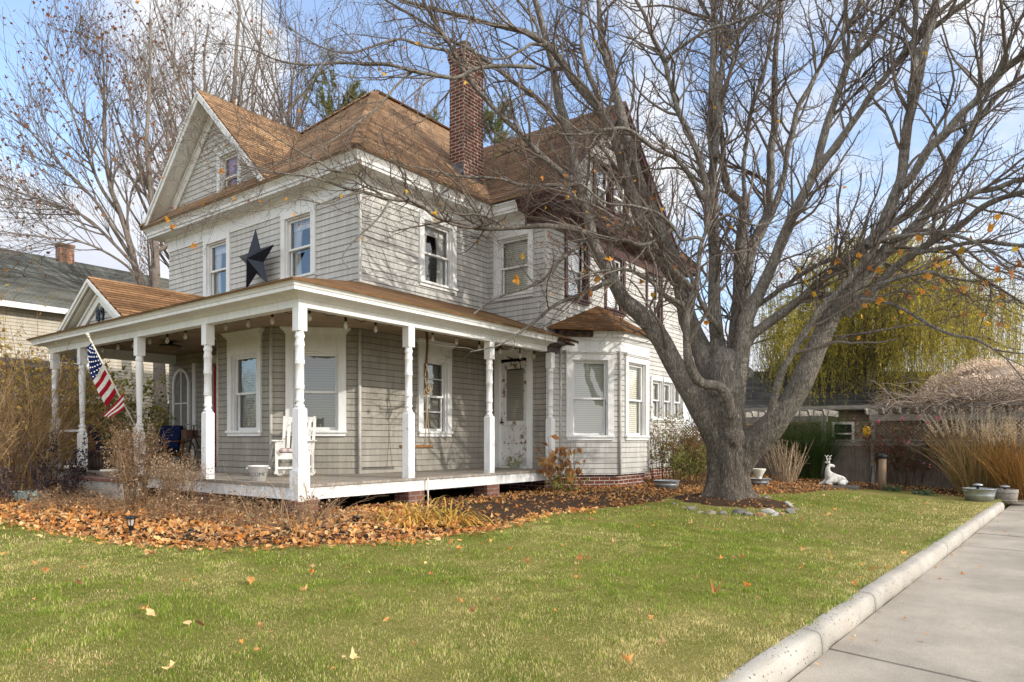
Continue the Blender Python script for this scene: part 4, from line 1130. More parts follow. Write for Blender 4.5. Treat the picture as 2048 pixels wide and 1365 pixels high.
DL = MB(); n = 46; x = -2+14*RNG.random(n); y = yk(x)-.04-.5*RNG.random(n)**2.2
leaves(DL, np.stack([x, y, np.full(n, ZD+.014)], -1), .012+.03*RNG.random(n)**2, rnd_n(n, .35), RNG.random(n)*6.28, leafcol(n)*.9, .5)
tag(DL.build('driveway_leaves', M['leaf'], uvs=False), kind='stuff', label='dry leaves blown along the foot of the kerb on the driveway', cat='fallen leaves')
LIMBS = [
(1,[(7.25,-3.64,0.49,0.305),(7.19,-3.48,1.11,0.287),(7.03,-3.2,1.68,0.268),(6.79,-2.76,2.53,0.234),(6.63,-2.45,3.2,0.215),(6.44,-2.15,3.59,0.193),(6.27,-1.87,3.88,0.171),(6.19,-1.71,4.25,0.154),(6.1,-1.55,4.59,0.136),(6.01,-1.39,4.94,0.129),(5.98,-1.29,5.44,0.122),(5.97,-1.23,5.79,0.112),(5.89,-1.04,6.43,0.102),(5.87,-1.0,6.67,0.102),(5.86,-0.92,7.21,0.102),(5.76,-0.7,7.97,0.103),(5.73,-0.56,8.79,0.083),(5.67,-0.41,9.4,0.078),(5.62,-0.28,9.95,0.073),(5.58,-0.21,10.18,0.062),(5.52,-0.04,11.05,0.052)]),
(1,[(6.12,-1.15,5.85,0.093),(5.89,-1.03,6.14,0.082),(5.66,-0.89,6.38,0.076),(5.23,-0.62,6.71,0.07),(4.9,-0.42,7.03,0.064),(4.59,-0.23,7.28,0.059),(4.21,-0.01,7.62,0.056),(3.85,0.18,8.0,0.053),(3.51,0.29,8.48,0.042),(3.09,0.46,8.99,0.032),(2.86,0.52,9.34,0.027)]),
(1,[(5.99,-0.82,7.28,0.057),(5.81,-0.75,7.55,0.057),(5.7,-0.67,7.61,0.054),(5.37,-0.48,7.91,0.052),(5.23,-0.39,8.01,0.05),(4.91,-0.18,8.17,0.047),(4.67,-0.04,8.33,0.045),(4.14,0.3,8.64,0.039),(3.78,0.54,8.76,0.034),(3.47,0.73,8.93,0.029),(2.98,1.04,9.14,0.024),(2.49,1.33,9.33,0.019)]),
(1,[(7.3,-3.71,0.29,0.374),(7.29,-3.7,0.93,0.394),(7.26,-3.66,1.42,0.384),(7.24,-3.63,1.92,0.394),(7.24,-3.63,2.36,0.374),(7.26,-3.66,2.8,0.276)]),
(1,[(7.37,-3.64,0.93,0.298),(7.41,-3.5,1.53,0.27),(7.42,-3.29,2.19,0.242),(7.42,-3.08,2.87,0.245),(7.36,-2.85,3.34,0.216),(7.39,-2.67,4.08,0.187),(7.41,-2.52,4.63,0.177),(7.35,-2.23,5.34,0.179),(7.3,-1.99,5.91,0.17),(7.27,-1.82,6.35,0.155),(7.26,-1.67,6.79,0.145),(7.26,-1.56,7.2,0.14),(7.27,-1.4,7.79,0.136),(7.27,-1.25,8.4,0.109),(7.27,-1.06,9.07,0.093),(7.27,-0.89,9.7,0.086),(7.3,-0.78,10.26,0.078),(7.37,-0.71,10.89,0.062),(7.44,-0.58,11.77,0.045)]),
(1,[(7.24,-2.64,4.27,0.154),(7.05,-2.43,4.62,0.144),(6.79,-2.15,5.09,0.138),(6.71,-2.08,5.4,0.135),(6.57,-1.96,5.99,0.131),(6.43,-1.83,6.49,0.127),(6.34,-1.77,6.92,0.117),(6.27,-1.7,7.14,0.106),(6.11,-1.55,7.6,0.104),(6.01,-1.43,7.77,0.101),(5.8,-1.2,8.09,0.101),(5.64,-1.03,8.37,0.096),(5.46,-0.85,8.76,0.085),(5.24,-0.6,9.0,0.075),(5.05,-0.39,9.17,0.068),(4.72,-0.0,9.26,0.06),(4.32,0.46,9.4,0.05),(3.86,0.99,9.55,0.04),(3.42,1.5,9.71,0.03),(3.03,1.94,9.9,0.025)]),
(1,[(6.44,-1.25,8.07,0.073),(6.47,-1.17,8.32,0.073),(6.49,-1.0,8.7,0.069),(6.53,-0.85,9.13,0.064),(6.61,-0.71,9.68,0.049),(6.77,-0.63,10.34,0.041),(6.93,-0.57,10.94,0.033)]),
(1,[(5.21,-0.62,8.98,0.04),(5.28,-0.46,9.42,0.035),(5.26,-0.1,9.95,0.031),(5.21,0.38,10.63,0.026)]),
(1,[(7.32,-3.74,1.03,0.296),(7.38,-3.69,1.72,0.258),(7.35,-3.52,2.42,0.199),(7.36,-3.39,3.34,0.15),(7.41,-3.34,3.99,0.141),(7.49,-3.32,4.78,0.132),(7.54,-3.27,5.46,0.117),(7.61,-3.27,6.0,0.102),(7.64,-3.23,6.47,0.095),(7.69,-3.22,6.92,0.087),(7.77,-3.16,8.03,0.088),(7.87,-3.15,8.87,0.089),(7.96,-3.14,9.72,0.079),(8.0,-3.1,10.29,0.068),(8.05,-3.05,11.08,0.053)]),
(1,[(7.03,-3.36,5.22,0.084),(6.91,-3.38,5.91,0.078),(6.81,-3.34,6.24,0.068),(6.73,-3.3,6.46,0.066),(6.58,-3.21,6.85,0.063),(6.39,-3.08,7.19,0.06),(6.24,-2.99,7.58,0.057),(6.09,-2.92,8.02,0.055),(6.03,-2.9,8.2,0.052),(5.8,-2.74,8.64,0.042),(5.65,-2.66,9.0,0.035),(5.5,-2.55,9.23,0.028),(5.35,-2.45,9.56,0.023)]),
(1,[(5.96,-2.93,8.16,0.042),(6.04,-3.18,8.33,0.037),(6.14,-3.44,8.48,0.034),(6.25,-3.74,8.61,0.031),(6.39,-4.08,8.65,0.028),(6.54,-4.49,8.76,0.023),(6.68,-4.87,8.94,0.018)]),
(1,[(6.88,-3.32,5.73,0.064),(6.7,-3.26,5.94,0.061),(6.51,-3.18,6.13,0.058),(6.35,-3.11,6.27,0.053),(6.14,-3.0,6.41,0.048),(5.83,-2.81,6.48,0.045),(5.55,-2.66,6.62,0.042),(5.32,-2.53,6.73,0.039),(5.1,-2.39,6.72,0.037),(4.78,-2.2,6.61,0.032),(4.42,-1.98,6.47,0.027),(4.1,-1.78,6.43,0.013)]),
(1,[(7.51,-3.32,6.71,0.076),(7.75,-3.31,7.71,0.072),(7.81,-3.28,8.06,0.07),(8.01,-3.29,8.83,0.068),(8.1,-3.29,9.22,0.068),(8.11,-3.17,9.62,0.048),(8.08,-3.02,9.93,0.042),(8.03,-2.81,10.34,0.037),(8.02,-2.68,10.68,0.027)]),
(1,[(8.1,-3.29,9.23,0.058),(8.14,-3.46,9.34,0.052),(8.17,-3.67,9.55,0.047),(8.2,-3.87,9.71,0.041),(8.23,-4.04,9.84,0.033),(8.27,-4.33,10.11,0.025)]),
(1,[(7.74,-3.3,7.41,0.051),(8.07,-3.35,8.36,0.047),(8.3,-3.41,8.98,0.048),(8.49,-3.45,9.51,0.043),(8.7,-3.44,10.24,0.038),(8.85,-3.44,10.76,0.027)]),
(1,[(7.31,-3.72,0.93,0.256),(7.46,-3.71,1.63,0.219),(7.64,-3.68,2.44,0.201),(7.84,-3.67,3.37,0.183),(7.97,-3.65,4.05,0.154),(8.11,-3.63,4.74,0.145),(8.26,-3.63,5.44,0.125),(8.36,-3.62,5.92,0.105),(8.32,-3.5,6.09,0.095),(8.25,-3.33,6.3,0.09),(8.25,-3.23,6.66,0.08),(8.33,-3.2,7.14,0.069),(8.38,-3.15,7.57,0.059),(8.43,-3.08,8.1,0.043),(8.6,-3.07,8.98,0.033),(8.82,-3.07,10.06,0.022)]),
(1,[(8.26,-3.66,5.83,0.068),(8.31,-3.69,6.02,0.063),(8.31,-3.64,6.39,0.052),(8.34,-3.63,6.8,0.05),(8.45,-3.68,7.47,0.047),(8.54,-3.73,8.03,0.046),(8.66,-3.83,8.46,0.044),(8.75,-3.91,8.73,0.042),(8.82,-3.95,9.08,0.04),(8.93,-4.03,9.65,0.037),(9.05,-4.1,10.31,0.032),(9.13,-4.14,10.68,0.027)]),
(1,[(7.34,-3.77,1.42,0.187),(7.61,-3.76,2.43,0.17),(7.96,-3.75,3.79,0.143),(8.25,-3.77,4.87,0.13),(8.48,-3.91,5.34,0.125),(8.66,-4.01,5.73,0.116),(8.81,-4.02,6.32,0.101),(8.91,-4.02,6.73,0.096),(8.98,-3.98,7.16,0.091),(9.15,-4.02,7.76,0.084),(9.32,-3.97,8.68,0.076),(9.51,-3.94,9.61,0.066),(9.75,-3.98,10.56,0.056),(9.89,-4.0,11.14,0.045)]),
(1,[(8.49,-3.96,5.41,0.084),(8.6,-4.13,5.75,0.078),(8.68,-4.27,6.23,0.073),(8.73,-4.36,6.62,0.068),(8.74,-4.39,6.98,0.068),(8.8,-4.51,7.5,0.068),(8.84,-4.57,7.89,0.064),(8.96,-4.77,8.28,0.06),(9.1,-4.99,8.8,0.057),(9.26,-5.22,9.19,0.054),(9.4,-5.44,9.58,0.052),(9.55,-5.68,10.09,0.041),(9.62,-5.79,10.5,0.031)]),
(1,[(7.22,-3.77,0.93,0.205),(7.2,-3.88,1.81,0.175),(7.18,-3.97,2.58,0.164),(7.16,-4.07,3.36,0.163),(7.23,-4.24,3.72,0.139),(7.31,-4.41,4.13,0.127),(7.37,-4.56,4.51,0.114),(7.42,-4.69,4.87,0.112),(7.48,-4.84,5.26,0.109),(7.56,-5.03,5.69,0.104),(7.64,-5.19,6.01,0.094),(7.65,-5.27,6.39,0.084),(7.68,-5.42,6.97,0.082),(7.72,-5.55,7.35,0.079),(7.76,-5.67,7.76,0.074),(7.79,-5.75,8.03,0.069),(7.86,-5.91,8.31,0.055),(7.91,-6.03,8.65,0.051),(7.98,-6.19,8.95,0.046),(8.01,-6.31,9.34,0.036)]),
(1,[(7.83,-5.74,8.05,0.06),(7.82,-6.03,8.21,0.058),(7.75,-6.2,8.39,0.056),(7.71,-6.44,8.56,0.053),(7.67,-6.62,8.68,0.048),(7.58,-6.72,8.86,0.039)]),
(1,[(7.82,-5.72,8.05,0.042),(7.91,-5.63,8.55,0.037),(8.02,-5.63,8.89,0.035),(8.14,-5.64,9.27,0.033),(8.25,-5.63,9.64,0.029)]),
(1,[(7.62,-5.13,5.93,0.099),(7.61,-5.33,6.18,0.093),(7.61,-5.57,6.43,0.085),(7.59,-5.79,6.71,0.077),(7.58,-5.98,6.93,0.072),(7.54,-6.2,7.22,0.067),(7.53,-6.4,7.43,0.064),(7.51,-6.61,7.64,0.061),(7.49,-6.74,7.79,0.065),(7.49,-6.9,7.91,0.069),(7.51,-7.18,8.04,0.061),(7.51,-7.45,8.2,0.054),(7.51,-7.63,8.3,0.048),(7.5,-7.94,8.5,0.041)]),
(1,[(7.4,-4.0,3.18,0.073),(7.34,-4.06,3.49,0.068),(7.44,-4.35,3.72,0.058),(7.54,-4.68,3.96,0.053),(7.63,-4.96,4.16,0.052),(7.71,-5.2,4.31,0.052),(7.78,-5.41,4.39,0.047),(7.9,-5.7,4.43,0.042),(8.04,-6.1,4.36,0.037),(8.21,-6.57,4.13,0.023)]),
(1,[(7.37,-3.8,2.11,0.128),(7.28,-3.96,2.68,0.112),(7.27,-4.13,3.02,0.106),(7.37,-4.49,3.3,0.1),(7.45,-4.82,3.54,0.095),(7.53,-5.15,3.82,0.089),(7.59,-5.45,4.1,0.083),(7.62,-5.57,4.14,0.088),(7.68,-5.86,4.41,0.091),(7.73,-6.13,4.64,0.1),(7.78,-6.39,4.85,0.09),(7.86,-6.72,5.02,0.075),(7.88,-6.91,5.21,0.072),(7.89,-7.09,5.42,0.07),(7.88,-7.24,5.65,0.06),(7.82,-7.38,5.97,0.058),(7.83,-7.61,6.22,0.055),(7.82,-7.79,6.46,0.052),(7.81,-7.93,6.65,0.05),(7.82,-8.14,6.83,0.045),(7.85,-8.39,6.97,0.041),(7.88,-8.78,7.25,0.032)]),
(1,[(7.35,-3.78,0.39,0.325),(7.37,-4.01,0.82,0.322),(7.45,-4.32,1.15,0.29),(7.51,-4.63,1.52,0.259),(7.54,-4.91,1.97,0.237),(7.52,-5.14,2.48,0.22),(7.5,-5.32,2.88,0.204),(7.48,-5.55,3.36,0.192),(7.53,-5.89,3.77,0.163),(7.57,-6.15,4.07,0.143),(7.59,-6.37,4.36,0.133),(7.65,-6.61,4.51,0.123),(7.69,-6.86,4.75,0.111),(7.7,-7.05,5.02,0.099),(7.69,-7.22,5.27,0.077),(7.65,-7.38,5.63,0.059),(7.59,-7.56,6.03,0.046),(7.52,-7.81,6.52,0.037),(7.41,-8.08,7.12,0.028),(7.29,-8.34,7.68,0.02)]),
(1,[(7.37,-6.12,4.44,0.088),(7.42,-6.26,4.61,0.097),(7.46,-6.39,4.89,0.105),(7.48,-6.53,5.23,0.105),(7.49,-6.63,5.52,0.104),(7.46,-6.67,5.79,0.1),(7.38,-6.74,6.38,0.094),(7.36,-6.84,6.78,0.092),(7.33,-6.92,7.18,0.089),(7.29,-7.0,7.57,0.084),(7.28,-7.09,7.92,0.079),(7.25,-7.17,8.24,0.075),(7.2,-7.22,8.63,0.062)]),
(1,[(7.19,-6.88,7.05,0.059),(7.25,-6.85,7.6,0.055),(7.32,-6.87,8.06,0.047),(7.39,-6.87,8.53,0.043),(7.44,-6.88,8.9,0.034)]),
(1,[(7.37,-6.62,5.37,0.078),(7.38,-6.74,5.42,0.086),(7.33,-6.9,5.63,0.081),(7.23,-7.11,5.92,0.083),(7.21,-7.33,6.07,0.082),(7.14,-7.55,6.3,0.073),(7.11,-7.74,6.42,0.07),(7.04,-7.86,6.59,0.067),(6.98,-8.08,6.74,0.07),(6.95,-8.26,6.83,0.067),(6.93,-8.39,6.89,0.065),(6.86,-8.76,7.02,0.052)]),
(1,[(7.59,-5.75,3.29,0.119),(7.53,-5.89,3.43,0.117),(7.47,-6.15,3.59,0.102),(7.39,-6.32,3.78,0.09),(7.29,-6.58,3.99,0.077),(7.2,-6.84,4.15,0.072),(7.12,-7.12,4.28,0.068),(7.03,-7.4,4.4,0.065),(6.94,-7.62,4.5,0.061),(6.83,-7.81,4.63,0.058),(6.72,-8.09,4.7,0.053),(6.6,-8.39,4.7,0.048),(6.4,-8.8,4.76,0.039)]),
(1,[(6.97,-6.92,4.11,0.05),(6.91,-7.32,4.11,0.04),(6.85,-7.59,4.12,0.037),(6.79,-7.84,4.1,0.035),(6.72,-8.1,4.0,0.032),(6.63,-8.39,3.89,0.03),(6.48,-8.75,3.68,0.021)]),
(1,[(6.74,-6.95,4.6,0.061),(6.75,-7.07,4.62,0.056),(6.74,-7.34,4.69,0.054),(6.72,-7.6,4.79,0.051),(6.7,-7.76,4.85,0.05),(6.69,-8.01,4.85,0.05),(6.66,-8.25,4.91,0.049),(6.65,-8.39,4.89,0.045),(6.61,-8.75,4.91,0.036)]),
(1,[(7.15,-6.32,3.67,0.056),(7.13,-6.6,3.76,0.047),(7.12,-6.9,3.8,0.038),(7.11,-7.13,3.79,0.033),(7.1,-7.29,3.7,0.029),(7.06,-7.7,3.54,0.016)]),
(1,[(7.1,-6.09,3.47,0.035),(7.08,-6.25,3.43,0.03),(7.04,-6.57,3.32,0.03),(6.96,-6.87,3.1,0.029),(6.86,-7.19,2.84,0.028),(6.78,-7.47,2.68,0.026),(6.7,-7.76,2.58,0.023),(6.57,-8.04,2.35,0.015)]),
(1,[(6.62,-6.45,4.32,0.037),(6.65,-6.74,4.34,0.037),(6.68,-7.08,4.33,0.034),(6.71,-7.34,4.29,0.032),(6.72,-7.68,4.13,0.027),(6.71,-8.01,3.86,0.023),(6.69,-8.22,3.66,0.015),(6.68,-8.52,3.54,0.011)]),
(1,[(7.43,-7.19,4.27,0.034),(7.44,-7.4,4.18,0.032),(7.38,-7.57,3.88,0.03),(7.36,-7.82,3.63,0.028),(7.34,-8.07,3.41,0.024),(7.3,-8.39,3.12,0.019),(7.28,-8.65,2.95,0.015)]),
(1,[(7.37,-4.3,1.17,0.116),(7.34,-4.44,1.46,0.096),(7.29,-4.52,1.69,0.086),(7.19,-4.67,2.15,0.08),(7.13,-4.92,2.63,0.078),(7.11,-5.13,2.94,0.073),(7.08,-5.38,3.32,0.072),(7.09,-5.6,3.53,0.073),(7.09,-5.81,3.75,0.075),(7.08,-6.05,4.01,0.065),(7.06,-6.24,4.24,0.052),(7.05,-6.38,4.41,0.038),(7.02,-6.65,4.73,0.025)]),
(1,[(6.82,-3.91,1.44,0.123),(6.68,-3.89,1.78,0.118),(6.56,-3.83,1.97,0.113),(6.41,-3.72,2.05,0.112),(6.28,-3.62,2.05,0.112),(6.14,-3.51,2.13,0.111),(6.01,-3.45,2.31,0.108),(5.91,-3.42,2.51,0.105),(5.81,-3.44,2.8,0.082),(5.68,-3.48,3.19,0.072),(5.67,-3.48,3.21,0.068),(5.63,-3.57,3.47,0.063),(5.6,-3.7,3.77,0.056),(5.54,-3.77,4.07,0.048),(5.44,-3.84,4.4,0.044),(5.43,-3.89,4.5,0.039)]),
(1,[(5.43,-3.89,4.5,0.035),(5.33,-3.79,4.54,0.035),(5.16,-3.62,4.48,0.035),(5.05,-3.53,4.67,0.035),(4.91,-3.41,4.83,0.034),(4.79,-3.29,4.93,0.03),(4.47,-2.99,5.02,0.026),(4.15,-2.67,5.04,0.021),(3.86,-2.42,5.32,0.017),(3.72,-2.28,5.32,0.008)]),
(1,[(5.43,-3.89,4.5,0.039),(5.46,-3.96,4.65,0.037),(5.6,-4.23,4.9,0.035),(5.7,-4.4,4.84,0.026),(5.85,-4.68,4.7,0.017),(6.06,-5.04,4.79,0.009)]),
(1,[(5.32,-3.41,4.76,0.044),(5.02,-3.21,4.52,0.039),(4.77,-3.04,4.4,0.035),(4.57,-2.89,4.45,0.03),(4.17,-2.61,4.49,0.021),(3.77,-2.34,4.6,0.013)]),
(1,[(5.8,-3.38,3.48,0.055),(5.63,-3.23,3.58,0.05),(5.48,-3.09,3.69,0.048),(5.36,-3.0,3.85,0.045),(5.19,-2.85,3.97,0.043),(5.03,-2.71,4.06,0.04),(4.85,-2.54,4.07,0.036),(4.56,-2.28,4.01,0.022),(4.28,-2.03,3.86,0.013)]),
(1,[(6.32,-3.41,3.8,0.071),(6.22,-3.32,3.93,0.066),(5.96,-3.08,4.23,0.061),(5.8,-2.94,4.44,0.056),(5.68,-2.85,4.66,0.053),(5.46,-2.64,4.91,0.051),(5.25,-2.44,5.04,0.046),(5.1,-2.3,5.12,0.041),(4.95,-2.15,5.25,0.028),(4.68,-1.89,5.41,0.018)]),
(1,[(7.2,-3.58,3.15,0.069),(6.85,-3.45,3.43,0.068),(6.62,-3.39,3.65,0.058),(6.43,-3.36,3.87,0.048),(6.27,-3.34,4.04,0.033)]),
(1,[(6.12,-1.31,5.01,0.077),(5.86,-1.23,5.21,0.061),(5.39,-0.99,5.24,0.06),(5.04,-0.81,5.22,0.059),(4.39,-0.5,5.08,0.062),(3.82,-0.23,4.99,0.061),(3.56,-0.12,4.98,0.057),(3.29,-0.01,5.02,0.053),(3.1,0.08,5.01,0.05),(2.91,0.14,5.08,0.05),(2.72,0.19,5.18,0.049),(2.54,0.24,5.23,0.047),(2.38,0.3,5.24,0.045),(2.17,0.38,5.18,0.043),(1.93,0.47,5.19,0.036),(1.67,0.55,5.22,0.03),(1.43,0.63,5.2,0.026),(1.13,0.72,5.24,0.023),(0.94,0.77,5.26,0.02),(0.62,0.86,5.24,0.016),(0.15,0.97,5.18,0.012),(-0.3,1.06,5.17,0.007)]),
(1,[(2.11,0.02,5.11,0.03),(1.96,0.09,5.16,0.027),(1.81,0.17,5.19,0.025),(1.53,0.31,5.24,0.023),(1.42,0.33,5.34,0.022),(1.25,0.41,5.37,0.02),(0.99,0.54,5.37,0.018),(0.81,0.61,5.45,0.016),(0.45,0.75,5.57,0.012),(0.09,0.88,5.72,0.008)]),
(1,[(1.92,0.11,5.05,0.021),(1.86,0.14,5.01,0.02),(1.72,0.17,4.77,0.018),(1.52,0.24,4.52,0.017),(1.35,0.31,4.34,0.014),(1.08,0.38,3.97,0.012),(1.09,0.22,3.74,0.008)]),
(1,[(1.29,0.11,5.01,0.02),(1.03,0.26,4.89,0.017),(0.76,0.41,4.73,0.014),(0.43,0.6,4.75,0.012),(0.03,0.8,4.53,0.008),(-0.4,1.03,4.43,0.006)]),
(1,[(5.0,-0.66,8.35,0.044),(4.62,-0.45,8.28,0.044),(4.27,-0.25,8.2,0.043),(3.86,-0.04,8.03,0.043),(3.55,0.1,7.78,0.042),(3.24,0.26,7.73,0.039),(2.75,0.5,7.7,0.036),(2.33,0.69,7.7,0.031),(1.92,0.88,7.59,0.026),(1.53,1.05,7.49,0.024),(1.02,1.25,7.3,0.021),(0.57,1.42,7.24,0.016),(0.16,1.54,7.3,0.012),(-0.27,1.68,7.21,0.008)]),
(1,[(2.82,0.57,7.73,0.027),(2.54,0.65,7.41,0.022),(2.12,0.74,6.85,0.02),(1.74,0.84,6.46,0.017),(1.12,1.01,5.88,0.014),(0.68,1.15,5.59,0.01),(0.3,1.26,5.36,0.008)]),
(1,[(3.52,0.3,8.34,0.033),(3.0,0.47,8.25,0.028),(2.54,0.6,8.21,0.025),(2.04,0.73,7.9,0.022),(1.58,0.83,7.6,0.017),(1.06,0.93,7.52,0.012),(0.51,0.97,7.57,0.008)]),
(1,[(5.73,-1.13,6.15,0.05),(5.2,-0.88,6.05,0.04),(4.64,-0.62,5.93,0.034),(4.08,-0.38,5.96,0.028),(3.4,-0.1,5.85,0.023),(2.73,0.14,5.83,0.013),(2.27,0.3,5.81,0.009)]),
(1,[(6.13,-1.33,5.21,0.046),(5.5,-0.92,4.64,0.04),(5.16,-0.73,4.2,0.035),(4.77,-0.46,3.97,0.029),(4.3,-0.14,3.74,0.024),(3.83,0.15,3.32,0.014),(3.43,0.43,3.2,0.009)]),
(1,[(6.08,-1.76,4.22,0.06),(5.58,-1.46,3.93,0.044),(5.02,-1.12,3.64,0.039),(4.53,-0.87,3.21,0.029),(3.98,-0.58,2.8,0.019),(3.46,-0.28,2.63,0.011)])]
LEFT_LIMBS = [
(1,[(6.69,17.63,-0.01,0.32),(6.63,17.63,1.41,0.263),(6.58,17.63,2.91,0.225),(6.49,17.61,5.52,0.178),(6.42,17.63,7.01,0.159),(6.38,17.61,8.64,0.131),(6.29,17.66,10.08,0.112),(6.14,17.75,12.04,0.074),(6.18,17.6,13.92,0.056),(6.17,17.48,16.53,0.028)]),
(1,[(6.57,17.78,5.55,0.132),(6.32,17.96,6.48,0.122),(6.06,18.21,7.02,0.122),(5.87,18.3,8.03,0.112),(5.59,18.47,9.3,0.093),(5.29,18.7,10.33,0.074),(5.08,18.72,11.93,0.055),(4.99,18.5,14.09,0.036),(4.85,18.4,15.86,0.018)]),
(1,[(6.48,17.9,9.11,0.066),(6.77,17.78,10.24,0.057),(7.0,17.77,11.56,0.057),(7.05,18.03,13.06,0.048),(7.31,18.09,14.92,0.029),(7.47,18.24,16.64,0.02)]),
(1,[(5.85,18.4,7.89,0.075),(5.38,18.66,8.82,0.065),(4.86,18.94,9.8,0.055),(4.21,19.39,10.61,0.045),(3.52,19.84,11.54,0.032),(2.83,20.26,12.57,0.018)]),
(1,[(5.66,18.65,9.35,0.065),(5.08,18.96,10.32,0.056),(4.56,19.06,11.69,0.046),(4.1,19.1,13.02,0.027),(3.75,19.03,14.25,0.018)]),
(1,[(6.34,17.76,10.12,0.056),(6.1,18.15,11.36,0.047),(5.95,18.47,13.24,0.038),(5.85,18.74,15.29,0.019)]),
(1,[(6.03,17.83,7.15,0.065),(5.25,18.35,8.21,0.055),(4.49,18.87,9.09,0.045),(3.61,19.56,9.51,0.036),(2.66,20.31,9.84,0.018)]),
(1,[(6.5,17.87,8.1,0.075),(6.73,17.7,8.24,0.066),(7.03,17.53,8.78,0.048),(7.41,17.49,10.05,0.029)]),
(1,[(5.99,17.89,6.96,0.056),(5.45,18.16,7.54,0.046),(4.5,18.74,8.1,0.036),(3.44,19.43,8.2,0.027),(2.26,20.18,8.27,0.017)])]
# ================================================================== TREES
def unit(v): return v/(np.linalg.norm(v, axis=-1, keepdims=True)+1e-12)
def smooth_line(p, sub=4):
    """Catmull-Rom through rows of p"""
    p = A(p); n = len(p); q = np.vstack([2*p[0]-p[1], p, 2*p[-1]-p[-2]]); out = []
    for i in range(n-1):
        a, b, c, d = q[i], q[i+1], q[i+2], q[i+3]
        for t in np.arange(sub)/sub:
            out.append(.5*((2*b)+(-a+c)*t+(2*a-5*b+4*c-d)*t*t+(-a+3*b-3*c+d)*t**3))
    out.append(p[-1]); return A(out)
def resample(p, n):
    s = np.concatenate([[0], np.cumsum(np.linalg.norm(np.diff(p[:, :3], axis=0), axis=1))]); t = np.linspace(0, s[-1], n)
    return np.stack([np.interp(t, s, p[:, i]) for i in range(p.shape[1])], -1), s[-1]
def children(P, Rr, count, t0, t1, len_fn, ang, up, N=7, wander=.16, upstep=.03, rratio=.55, rmin=.0016, rng=RNG, planar=None):
    """side branches: count (int array per parent). returns P2 (C,N,3), R2 (C,N), parent index"""
    B = len(P); Np = P.shape[1]
    idx = np.repeat(np.arange(B), count); C = len(idx)
    if C == 0: return np.zeros((0, N, 3)), np.zeros((0, N)), idx
    t = t0 + (t1-t0)*rng.random(C); f = t*(Np-1); i = np.minimum(f.astype(int), Np-2); fr = (f-i)[:, None]
    p = P[idx, i]*(1-fr) + P[idx, i+1]*fr; r = Rr[idx, i]*(1-fr[:, 0]) + Rr[idx, i+1]*fr[:, 0]
    T = unit(P[idx, i+1]-P[idx, i])
    q = rng.standard_normal((C, 3))
    if planar is not None: q *= planar
    q = unit(q - T*(q*T).sum(1, keepdims=True))
    a = (ang[0]+(ang[1]-ang[0])*rng.random(C))[:, None]
    d = unit(T*np.cos(a)+q*np.sin(a)+A((0, 0, up)))
    L = len_fn(r, t, rng.random(C), idx); st = (L/(N-1))[:, None]
    pts = [p]
    for k in range(N-1):
        pts.append(pts[-1]+d*st*(.8+.4*rng.random((C, 1))))
        d = unit(d+wander*rng.standard_normal((C, 3))+A((0, 0, upstep)))
    r0 = np.maximum(r*rratio*(.7+.5*rng.random(C)), rmin)
    r0 = np.minimum(r0, L*.018+.0012)
    tp = np.linspace(1, .32, N)[None]
    return np.stack(pts, 1), np.maximum(r0[:, None]*tp, rmin*.75), idx
def limbs_arrays(LI, N=26, jitter=.0):
    out = []; lens = []
    for c, pts in LI:
        q, L = resample(smooth_line(pts), N); out.append(q); lens.append(L)
    X = A(out); P, Rr = X[..., :3], X[..., 3]
    if jitter: P = P + np.concatenate([np.zeros((len(P), 1, 3)), np.cumsum(RNG.normal(0, jitter, (len(P), N-1, 3)), 1)*.5], 1)
    return P, Rr, A(lens)

M['bark'] = m_bark('maple_bark', (.205, .187, .165), (.44, .41, .37), .42)
M['twig'] = m_bark('twig_bark', (.26, .22, .19), (.48, .42, .37), .3, 2)
M['twig_fine'] = m_bark('fine_twig_bark', (.17, .125, .10), (.33, .265, .225), .15, 2)
M['twig_red'] = simple('red_buds', (.14, .05, .035), .7, .3, 30)
M['tree_leaf'] = m_col('autumn_leaf', .6, .25, True)

# ---- the big maple in the front lawn
TX, TY = TREE; TZ = gzf(TX, TY)
maple = thing('maple_tree', 'huge bare multi-stemmed maple tree growing in a stone-edged ring on the lawn', 'tree', (TX, TY, TZ))
m = MB()
P, Rr, Ls = limbs_arrays(LIMBS, 30)
# knobbly girth
ph = RNG.random((len(P), 1))*9
Rk = Rr*.90*(1+.05*np.sin(np.linspace(0, 30, 30)[None]+ph)+.03*RNG.standard_normal(Rr.shape))
# trunk with a slight root flare
n, k = 24, 40
zz = np.linspace(-.2, 1.5, n); a = np.arange(k)*2*PI/k; TXc, TYc = TX-.05, TY+.06
Vt = []
for i, z in enumerate(zz):
    base = .39 + .14*math.exp(-max(z, 0)/.13) + .05*math.exp(-max(z, 0)/.5) + (.05*(z-.7) if z > .7 else 0) - (.8*(z-1.25) if z > 1.25 else 0)
    fl = 1 + (.13*math.exp(-max(z, 0)/.22)+.02)*np.cos(a*5+.6+.4*z) + .03*np.cos(a*9+2.1-z)
    Vt.append(np.stack([TXc+base*fl*np.cos(a), TYc+base*fl*np.sin(a), np.full(k, TZ+z)], -1))
V = A(Vt).reshape(-1, 3)
q = np.array([(i*k+j, i*k+(j+1) % k, (i+1)*k+(j+1) % k, (i+1)*k+j) for i in range(n-1) for j in range(k)])
m = MB(); m.add(V, q, None, True); m.f.append((np.array([list(range(k))[::-1], list(range((n-1)*k, n*k))]), None, False))
big = Rk.max(1) > .055
for i in np.nonzero(big)[0]:
    keep_ = Rk[i] > .042; e_ = max(4, int(keep_.sum()))
    m.tubes(P[i, :e_], Rk[i, :e_], 12, True)
